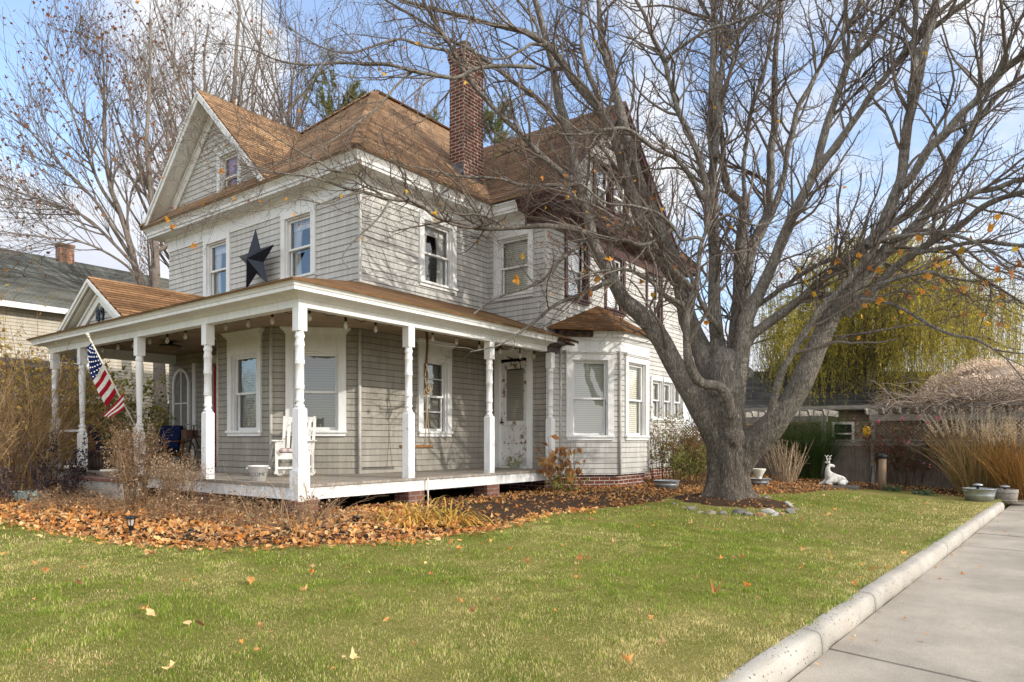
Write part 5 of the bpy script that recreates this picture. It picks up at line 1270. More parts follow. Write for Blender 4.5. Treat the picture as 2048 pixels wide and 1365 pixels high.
for (sx, sy, sz, rr) in ((6.98, -3.90, 1.15, .10), (7.28, -4.1, 2.42, .085)): m.sphere((sx, sy, sz+TZ), rr, 10, 8, (1, 1, 1.3), .05)
tmp = m.build('tmp', None, uvs=False)
rm = tmp.modifiers.new('r', 'REMESH'); rm.mode = 'VOXEL'; rm.voxel_size = .026
sm_ = tmp.modifiers.new('s', 'SMOOTH'); sm_.iterations = 5; sm_.factor = .5
dg = bpy.context.evaluated_depsgraph_get(); ev = tmp.evaluated_get(dg); me = bpy.data.meshes.new_from_object(ev)
bpy.data.objects.remove(tmp)
nv = len(me.vertices); co = np.empty(nv*3, np.float32); me.vertices.foreach_get('co', co); co = co.reshape(-1, 3).astype(float)
no = np.empty(nv*3, np.float32); me.vertices.foreach_get('normal', no); no = no.reshape(-1, 3)
lowf = np.clip((2.2-(co[:, 2]-TZ))/1.2, .25, 1)
th_ = np.arctan2(co[:, 1]-TYc, co[:, 0]-TXc)
fur = fbm(co[:, 0]*9+co[:, 2]*.9+20, co[:, 1]*9-co[:, 2]*.7+20, 3)-.5
fur2 = fbm(th_*9+30, co[:, 2]*1.6+9, 3)-.5
co += no*(.040*fur*lowf + .045*fur2*np.clip((1.6-(co[:, 2]-TZ))/.5, 0, 1))[:, None]
me.vertices.foreach_set('co', (co-A((TX, TY, TZ))).astype(np.float32).ravel()); me.polygons.foreach_set('use_smooth', np.ones(len(me.polygons), bool)); me.update()
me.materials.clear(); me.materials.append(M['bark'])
o = bpy.data.objects.new('trunk', me); COL.objects.link(o); o.parent = maple
m = MB(); sm2 = ~big
m.tubes(P[sm2], Rk[sm2], 8)
for i in np.nonzero(big)[0]:
    keep_ = Rk[i] > .042; e_ = max(4, int(keep_.sum()))
    if e_ < 28: m.tubes(P[i, e_-2:], Rk[i, e_-2:], 8)
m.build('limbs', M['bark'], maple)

cr = MB()
cnt = np.maximum(3, (Ls*np.where(Rr.max(1) > .1, 3.2, 5.4)).astype(int))
low = P[:, :, 2].mean(1) < 4.9
kill = np.array([1.0]*len(P))
P1, R1, i1 = children(P, Rr, cnt, .22, 1.0, lambda r, t, u, ix: .5+1.25*u+7*np.minimum(r, .06), (.45, 1.15), .16, 9, .17, .035, .42, .004)
keep = P1[:, 0, 2] > 2.55
# keep the small branches off the walls of the house
def inhouse(p): return ((p[..., 0] > 2.1) & (p[..., 1] > 1.3) & (p[..., 2] < 6.6)) | ((p[..., 0] > 6.0) & (p[..., 1] > -.35) & (p[..., 2] < 7)) | ((p[..., 0] > -.5) & (p[..., 1] > -.5) & (p[..., 2] < 4.3) & (p[..., 2] > 2.8))
def belowok(p): return p[..., 2].min(1) > 2.35
keep &= ~inhouse(P1).any(1) & belowok(P1)
P1, R1 = P1[keep], R1[keep]
tips, tr_, _ = children(P, Rr, np.full(len(P), 3), .96, 1.0, lambda r, t, u, ix: .7+.9*u, (.15, .5), .1, 9, .15, .03, .7, .003)
kp = ~inhouse(tips).any(1); P1 = np.vstack([P1, tips[kp]]); R1 = np.vstack([R1, tr_[kp]])
cr.tubes(P1, R1, 5)
P2, R2, i2 = children(P1, R1, RNG.integers(5, 9, len(P1)), .15, 1.0, lambda r, t, u, ix: .22+.55*u+8*np.minimum(r, .02), (.5, 1.2), .10, 7, .2, .05, .6, .0026)
kp = ~inhouse(P2).any(1) & belowok(P2); P2, R2 = P2[kp], R2[kp]
tw_ = MB(); tw_.tubes(P2, R2, 3)
P3, R3, i3 = children(P2, R2, RNG.integers(2, 6, len(P2)), .2, 1.0, lambda r, t, u, ix: .07+.22*u, (.5, 1.2), .08, 4, .22, .08, .75, .0021)
kp = ~inhouse(P3).any(1) & belowok(P3); P3, R3 = P3[kp], R3[kp]
tw_.tubes(P3, R3, 3); tw_.build('twigs', M['twig_fine'], maple)
cr.build('crown', M['twig'], maple)
# swollen red-brown buds at the twig ends
bd = MB(); s_ = RNG.choice(len(P3), 5200, replace=False); e = P3[s_, -1]; d = unit(P3[s_, -1]-P3[s_, -2])
bd.tubes(np.stack([e-d*.004, e+d*.008, e+d*.026], 1), np.tile(A((.0028, .0062, .0012)), (len(s_), 1)), 4)
bd.build('buds', M['twig_red'], maple)
lf = MB()
sel = RNG.choice(len(P3), 170, replace=False); pos = P3[sel, -1]
# thicker remaining clusters on the low right limbs and on the branch at the house corner
e3 = P3[:, -1]; east = (e3[:, 0]-TX)*.6-(e3[:, 1]-TY)*.8
low_ = np.nonzero((e3[:, 2] < 4.6) & (east > .6))[0]; low2 = np.nonzero((e3[:, 2] < 5.2) & (east < -1.5))[0]
s2 = np.concatenate([RNG.choice(low_, min(150, len(low_)), replace=False), RNG.choice(low2, min(45, len(low2)), replace=False)])
pos = np.vstack([pos, P3[s2, -1]]); n = len(pos)
oc = A([(.70, .32, .04), (.78, .48, .06), (.52, .19, .05), (.62, .27, .05)])[RNG.choice(4, n)]*(.75+.4*RNG.random((n, 1)))
nr = RNG.standard_normal((n, 3)); nr[:, 2] *= .35
leaves(lf, pos-A((0, 0, .05)), np.where(pos[:, 2] < 4.3, .075, .042)*(.7+.6*RNG.random(n)), nr, RNG.random(n)*6.28, oc, .7)
lf.build('leaves', M['tree_leaf'], maple)

# ---- generic bare tree (upswept), made of trunk and crown
def bare_tree(name, label, x, y, h, r, seed, limbs=None, leafn=0, group=None, spread=.45, dens=1.0, barkm='twig', z0=None, first=.25, leafc=None, twr=.006):
    rng = np.random.default_rng(seed); z0 = gzf(x, y) if z0 is None else z0
    t = thing(name, label, 'tree', (x, y, z0), 0, group)
    if limbs is None:
        N = 14; p = np.stack([x+np.cumsum(rng.normal(0, .012*h, N)), y+np.cumsum(rng.normal(0, .012*h, N)), z0-.2+np.linspace(0, h, N)], -1)
        P = p[None]; Rr = (r*np.linspace(1, .12, N)**.9)[None]
        P0, R0 = P, Rr
        Pa, Ra, _ = children(P, Rr, np.array([int(11*dens)]), first, .8, lambda r_, t_, u, ix: h*(.26+.28*u)*(1.1-.6*t_), (.45, .85), .28, 12, .09, .06, .6, .01, rng)
    else:
        P, Rr, _ = limbs_arrays(limbs, 16); P0, R0 = P, Rr
        Pa, Ra, _ = children(P, Rr, np.full(len(P), int(7*dens)), .25, 1, lambda r_, t_, u, ix: h*(.10+.14*u), (.35, .75), .12, 10, .09, .05, .6, .012, rng)
    m = MB(); m.tubes(P0, R0, 8); m.build('trunk', M[barkm], t)
    c = MB(); c.tubes(Pa, Ra, 4)
    Pb, Rb, _ = children(Pa, Ra, rng.integers(4, 8, len(Pa))*1, .12, 1, lambda r_, t_, u, ix: h*(.05+.09*u), (.4, .8), .15, 8, .1, .05, .55, twr*1.1, rng)
    c.tubes(Pb, Rb, 3)
    Pc, Rc, _ = children(Pb, Rb, rng.integers(3, 6, len(Pb)), .15, 1, lambda r_, t_, u, ix: h*(.02+.045*u), (.4, .9), .12, 5, .12, .04, .7, twr*.8, rng)
    c.tubes(Pc, Rc, 3)
    c.build('crown', M[barkm], t)
    if leafn:
        l = MB(); s_ = rng.choice(len(Pc), min(leafn, len(Pc)), replace=False); pos = Pc[s_, -1]; n = len(pos)
        oc = (leafc if leafc is not None else A([(.26, .11, .045), (.34, .15, .06), (.20, .08, .04)]))[rng.choice(3, n)]
        nr = rng.standard_normal((n, 3)); leaves(l, pos, .075*(.6+.7*rng.random(n)), nr, rng.random(n)*6.28, oc, .7)
        l.build('leaves', M['tree_leaf'], t)
    return t
def CW(lat, d): return CP + d*(CF + lat*CR)      # a spot on the ground: bearing and distance from the viewer's corner
q = CW((325-1024)/1380, 26)
bare_tree('bare_tree', 'tall upswept maple with brown leaves left of the house beside the front gable', q[0], q[1], 15, .3, 3, LEFT_LIMBS, 1700, 'bare trees behind the house', dens=2.3, z0=-.1, twr=.009)
for i, (px, d, h, r, lab) in enumerate([(520, 33, 23, .26, 'tall bare twiggy tree directly behind the front gable peak'), (640, 36, 23, .24, 'slender bare tree between the front gable and the hipped roof peak'),
                                  (425, 36, 23, .26, 'bare tree farther back behind the left side of the front gable'), (1290, 36, 15, .2, 'pale bare tree behind the right slope of the brown side gable'),
                                  (1120, 38, 15.5, .2, 'bare reddish tree just right of the tall brick chimney'), (800, 42, 22, .2, 'tall bare tree far behind the ridge left of the tall chimney'), (1555, 48, 9.5, .16, 'small bare tree seen low between the maple limbs and the willow')]):
    q = CW((px-1024)/1380, d)
    bare_tree('bare_tree', lab, q[0], q[1], h, r, 40+i, None, 150 if i < 2 else 0, 'bare trees behind the house', z0=-.2, first=.28, dens=2.4, twr=.014)

# ---- evergreens whose tops show over the roof
M['needle'] = m_col('needles', .7, .15, False)
def evergreen(label, px, d, h, seed, w=2.4):
    rng = np.random.default_rng(seed); q = CW((px-1024)/1380, d); z0 = -.2
    t = thing('pine_tree', label, 'tree', (q[0], q[1], z0), 0, 'pine trees behind the roof')
    N = 12; p = np.stack([q[0]+np.cumsum(rng.normal(0, .06, N)), q[1]+np.cumsum(rng.normal(0, .06, N)), z0+np.linspace(0, h, N)], -1)
    Rr = (.22*np.linspace(1, .1, N)); m = MB(); m.tubes(p, Rr, 8); m.build('trunk', M['twig'], t)
    Pa, Ra, _ = children(p[None], Rr[None], np.array([64]), .45, 1., lambda r_, t_, u, ix: w*(.55+.6*u)*(1.35-t_), (.9, 1.4), .25, 8, .1, .06, .5, .015, rng)
    Pb, Rb, _ = children(Pa, Ra, np.full(len(Pa), 9), .2, 1., lambda r_, t_, u, ix: .25+.4*u, (.4, .9), .2, 5, .12, .08, .5, .01, rng)
    c = MB(); c.tubes(Pa, Ra, 4); c.tubes(Pb, Rb, 3); c.build('branches', M['twig'], t)
    f = MB(); idx = rng.integers(0, len(Pb), 26000); tt = rng.random(26000)*3.99; i = tt.astype(int); fr = (tt-i)[:, None]
    b = Pb[idx, i]*(1-fr)+Pb[idx, i+1]*fr; T = unit(Pb[idx, i+1]-Pb[idx, i]); dv = unit(T+.9*rng.standard_normal((26000, 3))); L = .13+.10*rng.random((26000, 1))
    sd = unit(np.cross(dv, rng.standard_normal((26000, 3))))*.013
    V = np.stack([b-sd, b+sd, b+dv*L], 1); C = (A((.09, .115, .03))*(1-fr)+A((.22, .22, .06))*fr)*(.7+.6*rng.random((26000, 1)))
    f.add(V.reshape(-1, 3), np.arange(26000*3).reshape(-1, 3), np.zeros((26000, 3, 2)), False, np.repeat(C, 3, 0))
    f.build('needles', M['needle'], t)
evergreen('green pine top showing above the roof valley by the front gable', 672, 34, 18.8, 1, 4.2)
evergreen('green pine top showing just left of the tall chimney behind the ridge', 830, 36, 17.6, 2, 4.0)
evergreen('green pine top showing right of the tall chimney above the ridge', 992, 34, 17.2, 3, 3.6)

# ---- weeping willow beyond the fence
q = CW((1745-1024)/1380, 30); WXY = q; zw0 = -.3
wil = thing('willow_tree', 'yellow-green weeping willow hanging over the fence at the right', 'tree', (q[0], q[1], zw0))
rng = np.random.default_rng(21); N = 12
p = np.stack([q[0]-.9+np.linspace(0, .9, N)+rng.normal(0, .05, N), q[1]+np.linspace(.8, 0, N), zw0+np.linspace(0, 6.0, N)], -1)
Rr = np.linspace(.42, .26, N)
nb_ = 70; rr_ = 6.0*np.sqrt(rng.random(nb_)); aa_ = rng.random(nb_)*2*PI
def dome(r): return 10.1-5.2*(r/6.2)**2.3
ends = np.stack([q[0]+rr_*np.cos(aa_), q[1]+rr_*np.sin(aa_), zw0+dome(rr_)-.3+rng.normal(0, .5, nb_)], -1); st0 = p[rng.integers(6, N, nb_)]
tt = np.linspace(0, 1, 12)[None, :, None]; mid = (st0*.45+ends*.55)+np.stack([0*rr_, 0*rr_, 1.6+.8*rng.random(nb_)], -1)
Pa = st0[:, None]*(1-tt)**2+mid[:, None]*2*tt*(1-tt)+ends[:, None]*tt**2+rng.normal(0, .05, (nb_, 12, 3)); Ra = np.linspace(.10, .02, 12)[None]*(.7+.6*rng.random((nb_, 1)))
m = MB(); m.tubes(p, Rr, 10); m.tubes(Pa, Ra, 6); m.build('trunk', M['bark'], wil)
Pb, Rb, _ = children(Pa, Ra, np.full(len(Pa), 9), .35, 1., lambda r_, t_, u, ix: .7+1.2*u, (.5, 1.1), .1, 8, .1, -.05, .5, .012, rng)
c = MB(); c.tubes(Pb, Rb, 3)
base = np.vstack([Pb[:, 2:].reshape(-1, 3), Pa[:, 5:].reshape(-1, 3)])
ns = 3900; b = base[rng.integers(0, len(base), ns)]+rng.normal(0, .12, (ns, 3)); Ls_ = np.minimum(1.2+4.6*rng.random(ns)**1.2, np.maximum(b[:, 2]-.6, .5))
K = 12; sw = rng.normal(0, .10, (ns, 2)); tt = np.linspace(0, 1, K)
SP = np.stack([b[:, None, 0]+sw[:, :1]*tt*Ls_[:, None]+.03*np.sin(tt*9+b[:, :1]), b[:, None, 1]+sw[:, 1:]*tt*Ls_[:, None], b[:, None, 2]+.15*np.sin(tt*3.1)-tt**1.15*Ls_[:, None]], -1)
c.tubes(SP, np.tile(np.linspace(.007, .003, K), (ns, 1)), 3); c.build('branches', simple('willow_twig', (.19, .16, .04), .7, .2), wil)
nl = 115000; i = rng.integers(0, ns, nl); f = rng.random(nl)*(K-1.01); j = f.astype(int); fr = (f-j)[:, None]
pos = SP[i, j]*(1-fr)+SP[i, j+1]*fr; dv = unit(A((0, 0, -1))+.55*rng.standard_normal((nl, 3))); Ll = .09+.08*rng.random((nl, 1)); sd = unit(np.cross(dv, rng.standard_normal((nl, 3))))*.013
V = np.stack([pos, pos+dv*Ll*.5+sd, pos+dv*Ll, pos+dv*Ll*.5-sd], 1)
C = (A((.46, .39, .05))*(1-fr)+A((.66, .53, .075))*fr)*(.6+.6*rng.random((nl, 1)))
f_ = MB(); f_.add(V.reshape(-1, 3), np.arange(nl*4).reshape(-1, 4), np.zeros((nl, 4, 2)), False, np.repeat(C, 4, 0)); f_.build('leaves', m_col('willow_leaf', .65, .2, True), wil)
STONES_XY = [(6.13, -3.05), (5.8, -3.38), (5.79, -3.56), (5.46, -3.83), (5.54, -3.99), (5.66, -4.17), (5.86, -4.36), (5.91, -4.54), (5.96, -4.7), (6.37, -4.71), (6.24, -4.87), (6.4, -4.95), (6.77, -4.99), (7.54, -4.76), (7.15, -4.97), (9.04, -3.9)]
# ================================================================== THINGS ON AND AROUND THE PORCH
M['wood_grey'] = m_wood('weathered_wood', (.20, .18, .16), (.36, .33, .29))
M['wood_brown'] = m_wood('teak', (.20, .095, .035), (.34, .17, .065), (3, 30, 30), .55)
M['chair_paint'] = m_white('flaking_chair_paint', (.76, .75, .72), .42, (.36, .31, .25))
M['navy_fabric'] = m_fabric('navy_cushion', (.012, .022, .075), (.008, .014, .045), (9, 9, 9))
M['plastic_white'] = simple('cream_plastic', (.66, .62, .53), .45, .08, 5)
M['rope'] = m_wood('rope', (.30, .22, .13), (.46, .36, .22), (60, 60, 25), .9)
M['rope_dark'] = m_wood('dark_rope', (.10, .06, .035), (.2, .12, .07), (60, 60, 25), .9)
def m_barrel():
    m = Mt('barrel_resin'); p = m.obj(); x = m.n('SeparateXYZ', i_Vector=p).outputs
    a = m.math('ARCTAN2', x[1], x[0]); f = m.math('FRACT', m.math('MULTIPLY', a, 4.2))
    c = m.ramp(f, [(0, (.012, .010, .009)), (.12, (.055, .038, .028)), (.5, (.13, .085, .06)), (.88, (.055, .038, .028)), (1, (.012, .01, .009))])
    return m.bsdf(c, .4, f, .3, .01, 0, .4)
M['barrel'] = m_barrel()

# ---- five-pointed metal star leaning on the porch roof
star = MB(); cS = A((2.36, 4.87, 4.88)); ro, ri, dp = .70, .285, .17
rim = []
for i in range(10):
    a = PI/2 + i*PI/5 + R(2); r = ro if i % 2 == 0 else ri
    rim.append(cS + A((0, -r*math.cos(a), r*math.sin(a))) + A((.06 - .0*i, 0, 0)))
V = [cS + A((-dp, 0, 0))] + rim
star.add(V, [(0, 1+i, 1+(i+1) % 10) for i in range(10)])
star.add(rim, [list(range(10))])
tag(star.build('metal_star', M['navy'], origin=tuple(cS)), 'large navy blue metal star on the porch roof between the upper front windows', 'star')

# ---- flag
pb, pt_ = A((-.02, 4.89, 1.17)), A((-.87, 4.89, 2.85)); pd = unit(pt_-pb)
fl = thing('flag', 'striped American flag on a slanting white pole bracketed to a porch post', 'flag', tuple(pb))
m = MB(); m.tube([pb, pt_], .014, 10); m.tube([pt_-pd*.02, pt_+pd*.02], .022, 10); m.tube([pt_-pd*.12, pt_-pd*.09], .02, 10); m.sphere(pt_+pd*.045, .032); pole = m.build('flag_pole', M['plastic_white'], fl)
m = MB(); m.tube([pb-pd*.05, pb+pd*.12], .024, 10); m.box(-.10, -.0735, 4.85, 4.93, 1.08, 1.26); m.build('bracket', M['post_white'], fl)
fb = unit(A((-.38, .50, -.82)))
def flag_pt(a, b):
    """a metres down the pole from the top, b metres off the pole"""
    q = pt_ - pd*(.10+a) + fb*b
    wv = .035*math.sin(b*15+a*4)*min(1, b*6) + .02*math.sin(a*11)*min(1, b*5)
    return q + A((-.6, -.77, .1))*wv + A((0, 0, -.10))*(b/.45)**2
c = MB()
def patch(fn, a0, a1, b0, b1, col, na=3, nb=10):
    V = [fn(a0+(a1-a0)*i/na, b0+(b1-b0)*j/nb) for i in range(na+1) for j in range(nb+1)]
    c.add(V, [(i*(nb+1)+j, i*(nb+1)+j+1, (i+1)*(nb+1)+j+1, (i+1)*(nb+1)+j) for i in range(na) for j in range(nb)], None, True, [col]*len(V))
RED, WHT, BLU = (.40, .012, .028), (.80, .78, .74), (.012, .022, .105)
def wid(a): return .12 + .19*min(1, a/.32)
def fpt(a, b): return flag_pt(a, b*wid(a))
patch(fpt, 0, .42, 0, 1, BLU, 8, 10)
for i in range(6): patch(fpt, .42+i*.088, .42+(i+1)*.088, 0, 1, WHT if i % 2 == 0 else RED)
# the loose lower corner folded back under the pole
fo = flag_pt(.94, 0); e1 = flag_pt(.95, .44)-fo
def fold(a, b): return fo + e1*(1-b)*(1-.55*a/.44) + A((.22, -.29, -.14))*b*(.35+.1*a) + A((0, 0, -1.0))*a*.62 + A((-.6, -.77, 0))*(.03*math.sin(b*6+1)+.015)
for i in range(5): patch(fold, i*.088, (i+1)*.088, 0, 1, RED if i % 2 == 0 else WHT)
cloth = c.build('flag_cloth', m_col('flag_fabric', .8, .1, True), fl)
s_ = MB()
for i in range(6):
    for j in range(5):
        a_, b_ = .05+i*.066+(.0), (.12+j*.19)*(1 if i else .9)
        q = fpt(a_+(.033 if j % 2 else 0), b_); r = .019
        ux, uy = unit(A((.604, -.8, 0))), A((0, 0, 1.))
        rim = [q+A((-.012, -.015, 0))+(ux*math.cos(PI/2+k*PI/5)+uy*math.sin(PI/2+k*PI/5))*(r if k % 2 == 0 else r*.42) for k in range(10)]
        s_.add([q+A((-.013, -.016, 0))]+rim, [(0, 1+k, 1+(k+1) % 10) for k in range(10)])
s_.build('flag_stars', M['post_white'], cloth)

# ---- rocking chair (local frame: faces -y, floor at z=0)
def rocking_chair(loc, rz):
    t = thing('rocking_chair', 'worn white slatted rocking chair behind the corner porch post', 'rocking chair', loc, rz)
    B = lambda nm, mb: mb.build(nm, M['chair_paint'], t, bevel=.004, local=True)
    for sx in (-1, 1):
        x = sx*.27
        m = MB(); th = np.linspace(-.62, .62, 15); pts = [(x, .02+.62*math.sin(q)*1.05, .035+1.1*(1-math.cos(q*.75))*.42) for q in th]
        for i in range(14): m.bar(pts[i], pts[i+1], .04, .05)
        B('rocker', m)
        m = MB(); m.bar((x, -.27, .05), (x, -.27, .62), .045, .045, (1, 0, 0)); B('front_leg', m)
        m = MB(); m.bar((x*.95, .24, .05), (x*.95, .22, .42), .04, .045, (1, 0, 0)); m.bar((x*.95, .22, .42), (x*1.0, .42, 1.08), .035, .05, (1, 0, 0)); B('back_leg', m)
        m = MB(); m.obox((sx*.285, -.06, .635), (.05, 0, 0), (0, .30, 0), (0, 0, .012)); B('armrest', m)
        for y in (-.19, -.11, -.03, .05): 
            m = MB(); m.bar((x, y, .40), (x, y, .622), .018, .05, (1, 0, 0)); B('arm_slat', m)
    m = MB()
    for i in range(6): m.obox((0, -.24+i*.088, .405-.006*i), (.255, 0, 0), (0, .037, 0), (0, 0, .01))
    m.obox((0, -.27, .36), (.25, 0, 0), (0, .012, 0), (0, 0, .05)); m.obox((0, -.27, .16), (.25, 0, 0), (0, .012, 0), (0, 0, .02)); m.obox((0, .22, .16), (.25, 0, 0), (0, .012, 0), (0, 0, .02))
    B('seat', m)
    m = MB()
    for i in range(5): m.bar((-.18+i*.09, .225, .44), (-.18+i*.09, .395, 1.0), .058, .014, (0, -1, .3))
    m.bar((-.25, .40, 1.02), (.25, .40, 1.02), .022, .10); m.bar((-.25, .225, .45), (.25, .225, .45), .022, .06)
    B('backrest', m)
    return t
RC = rocking_chair((1.36, 2.0, FLOOR), R(-46)); 
def m_plaid():
    m = Mt('plaid_fabric'); p = m.obj(); x = m.n('SeparateXYZ', i_Vector=p).outputs
    a = m.math('LESS_THAN', m.math('FRACT', m.math('MULTIPLY', x[0], 9)), .45); b = m.math('LESS_THAN', m.math('FRACT', m.math('MULTIPLY', x[1], 9)), .45)
    c = m.mix(m.math('MULTIPLY', m.math('ADD', a, b), .5), (.55, .52, .48), (.30, .012, .02)); c = m.mix(m.math('MULTIPLY', a, b), c, (.05, .01, .02))
    return m.bsdf(c, .9, None, 0, 0, 0, .1)
m = MB(); m.obox((0, -.02, .465), (.235, 0, 0), (0, .22, 0), (0, 0, .035)); o = m.build('seat_cushion', m_plaid(), bevel=.03); o.location = (1.36, 2.0, FLOOR); o.rotation_euler = (0, 0, R(-46))
tag(o, 'red plaid cushion lying on the white rocking chair seat', 'cushion')

# ---- trapeze swing
sw = thing('rope_swing', 'wooden bar swing hung by a knotted rope from the porch ceiling', 'swing', (3.4, .9, .9))
bx0, bx1 = A((2.86, .92, .905)), A((3.70, .9, .90))
m = MB(); m.tube([bx0, bx1], .028, 12); m.build('bar', M['wood_brown'], sw)
hk = A((3.55, .9, 3.15)); kn = A((3.55, .9, 1.98))
m = MB(); n = 16; zz = np.linspace(3.12, 2.42, n); m.tube([(hk[0]+.012*math.sin(z*9), .9+.01*math.cos(z*8), z) for z in zz], .026, 7); m.build('hanging_strap', M['rope_dark'], sw)
m = MB()
for ph_ in (0, PI): m.tube([(3.55+.035*math.sin(z*8+ph_), .9+.03*math.cos(z*8+ph_), z) for z in np.linspace(2.5, 1.98, 24)], .014, 6)
for k_ in range(3):
    cx_ = 3.52+.03*k_; m.tube([(cx_+.055*math.cos(a), .885-.02*k_, 1.95+.05*k_+.07*math.sin(a)) for a in np.linspace(0, 2*PI, 14)], .012, 6, False)
m.tube([(3.56, .9, 1.98), (3.54, .9, 1.4), (3.50, .905, .93)], .010, 6); m.tube([(3.54, .9, 1.98), (3.58, .9, 1.4), (3.64, .9, .93)], .010, 6)
m.tube([(3.47+.03*math.cos(a)*0, .905+.032*math.cos(a), .905+.032*math.sin(a)) for a in np.linspace(0, 2*PI, 12)], .009, 5, False); m.tube([(3.64, .9+.032*math.cos(a), .902+.032*math.sin(a)) for a in np.linspace(0, 2*PI, 12)], .009, 5, False)
m.build('rope', M['rope'], sw)

# ---- string lights
SLt = thing('string_lights', 'black cord of clear bulbs strung under the porch beams round the corner', 'string lights', (.3, .3, 2.9))
bl = [(x, .3, z) for x, z in ((.39, 2.95), (1.08, 2.92), (1.71, 2.94), (2.39, 2.98), (3.08, 2.95), (3.74, 2.97), (4.41, 2.92), (5.09, 2.92), (5.77, 2.89), (6.30, 2.93))]
bl = [(.3, y, z+.09) for y, z in ((7.85, 2.89), (7.17, 2.89), (6.47, 2.9), (5.80, 2.88), (5.13, 2.9), (4.45, 2.86), (3.79, 2.88), (3.12, 2.9), (2.46, 2.91), (1.79, 2.9), (1.12, 2.88))] + bl
cord = MB(); pts = []
for i in range(len(bl)-1):
    a, b = A(bl[i]), A(bl[i+1])
    for t in np.arange(6)/6: q = a+(b-a)*t; pts.append(q+A((0, 0, .04+.10*abs(t-.5)*2-.02)))
pts.append(A(bl[-1])+A((0, 0, .1)))
cord.tube(pts, .006, 5); cord.build('cord', M['iron'], SLt)
bg_ = Mt('bulb_glass'); b_ = bg_.n('BsdfPrincipled'); b_.inputs['Base Color'].default_value = (.75, .72, .66, 1); b_.inputs['Roughness'].default_value = .05; b_.inputs['Alpha'].default_value = .45; bg_.l(b_.outputs[0], bg_.out.inputs[0])
for (x, y, z) in bl:
    m = MB(); m.lathe([(.006, .12), (.018, .10), (.022, .06), (.022, .0), (.014, -.005)], (x, y, z), 10); s1 = m.build('lamp_socket', M['iron'], SLt)
    m = MB(); m.lathe([(.012, .0), (.016, -.02), (.032, -.065), (.034, -.085), (.026, -.11), (.008, -.125)], (x, y, z), 12); m.build('bulb', bg_.m, s1)

# ---- porch ceiling lamp
cl_ = thing('ceiling_lamp', 'dark dome lamp fixed under the porch ceiling near the front door', 'lamp', (1.32, 6.36, 3.15))
m = MB(); m.lathe([(.05, 3.155), (.07, 3.13), (.04, 3.10), (.23, 3.06), (.235, 3.045), (.20, 3.04)], (1.32, 6.36, 0), 24); m.build('shade', M['iron'], cl_)
m = MB(); m.lathe([(.195, 3.045), (.17, 2.99), (.10, 2.945), (.03, 2.925), (.012, 2.90)], (1.32, 6.36, 0), 24); m.build('glass_bowl', simple('amber_glass', (.16, .12, .07), .25, .2), cl_)

# ---- WELCOME bucket
bk = thing('bucket', 'white bucket lettered WELCOME standing on the edge of the porch floor', 'bucket', (.22, 1.38, FLOOR), 0)
m = MB(); rb = lambda z: .118+.036*z/.235
m.lathe([(.118, 0), (.154, .225), (.160, .225), (.160, .238), (.150, .24), (.146, .225), (.112, .012), (.01, .012)], (.22, 1.38, FLOOR), 32); m.build('pail', M['post_white'], bk)
m = MB()
for sg in (-1, 1): m.obox((.22+sg*.166*.8, 1.38-sg*.166*.6, FLOOR+.20), (.012, -.009, 0), (.018, .024, 0), (0, 0, .012))
m.build('handle', M['post_white'], bk)
tcu = bpy.data.curves.new('txt', 'FONT'); tcu.body = 'WELCOME'; tcu.size = .085; tcu.align_x = 'CENTER'
to = bpy.data.objects.new('txt', tcu); COL.objects.link(to); dg = bpy.context.evaluated_depsgraph_get(); tme = bpy.data.meshes.new_from_object(to.evaluated_get(dg))
bpy.data.objects.remove(to)
TV = np.array([v.co for v in tme.vertices]); polys = [list(p.vertices) for p in tme.polygons]
thc = math.atan2(-.35, -.94) ; z_ = TV[:, 1]+.075
rr = rb(z_)+.0015; th_ = thc + TV[:, 0]/.14
V = np.stack([.22+rr*np.cos(th_), 1.38+rr*np.sin(th_), FLOOR+z_], -1)
me = bpy.data.meshes.new('lettering'); me.from_pydata([tuple(v-A((.22, 1.38, FLOOR))) for v in V], [], polys); me.materials.append(M['iron'])
lo = bpy.data.objects.new('lettering', me); COL.objects.link(lo); lo.parent = bk

# ---- barrel planter and pots
def planter(name, label, cat, loc, prof, mat, soil=None, group=None, k=28, bands=()):
    t = thing(name, label, cat, loc, 0, group)
    m = MB(); m.lathe(prof, (0, 0, 0), k, True); m.build('pot', M[mat], t, local=True)
    for z, r in bands:
        m = MB(); m.lathe([(r, z-.014), (r+.012, z-.012), (r+.012, z+.012), (r, z+.014)], (0, 0, 0), k, True, False); m.build('band', M[mat] if mat != 'barrel' else M['iron'], t, local=True)
    if soil:
        m = MB(); m.lathe([(.01, soil[1]), (soil[0], soil[1])], (0, 0, 0), k, True); m.build('soil', M['mulch'], t, local=True)
    return t
planter('barrel_planter', 'dark brown half-barrel planter with black rim on the porch beside the steps', 'planter', (.50, 7.72, FLOOR), [(.22, 0), (.25, .04), (.285, .22), (.30, .36), (.315, .36), (.315, .425), (.29, .43), (.285, .36), (.01, .35)], 'barrel', (.28, .37), bands=((.06, .255),))
planter('flower_pot', 'cream plastic pot with withered stems, outermost beside the porch step', 'flower pot', (-.33, 6.86, .20), [(.13, 0), (.175, .26), (.195, .26), (.20, .31), (.185, .315), (.17, .26), (.01, .24)], 'plastic_white', (.17, .27))
planter('flower_pot', 'low cream bowl pot sitting on the brick porch step', 'flower pot', (-.28, 5.42, .335), [(.12, 0), (.165, .10), (.18, .10), (.18, .135), (.165, .14), (.15, .10), (.01, .09)], 'plastic_white', (.15, .105))
m = MB(); m.box(-.52, -.1, 6.72, 7.15, -.3, .19); tag(m.build('stone_block', M['pier_brick'], bevel=.01), 'low brick block beside the porch step under the cream pot', 'block')

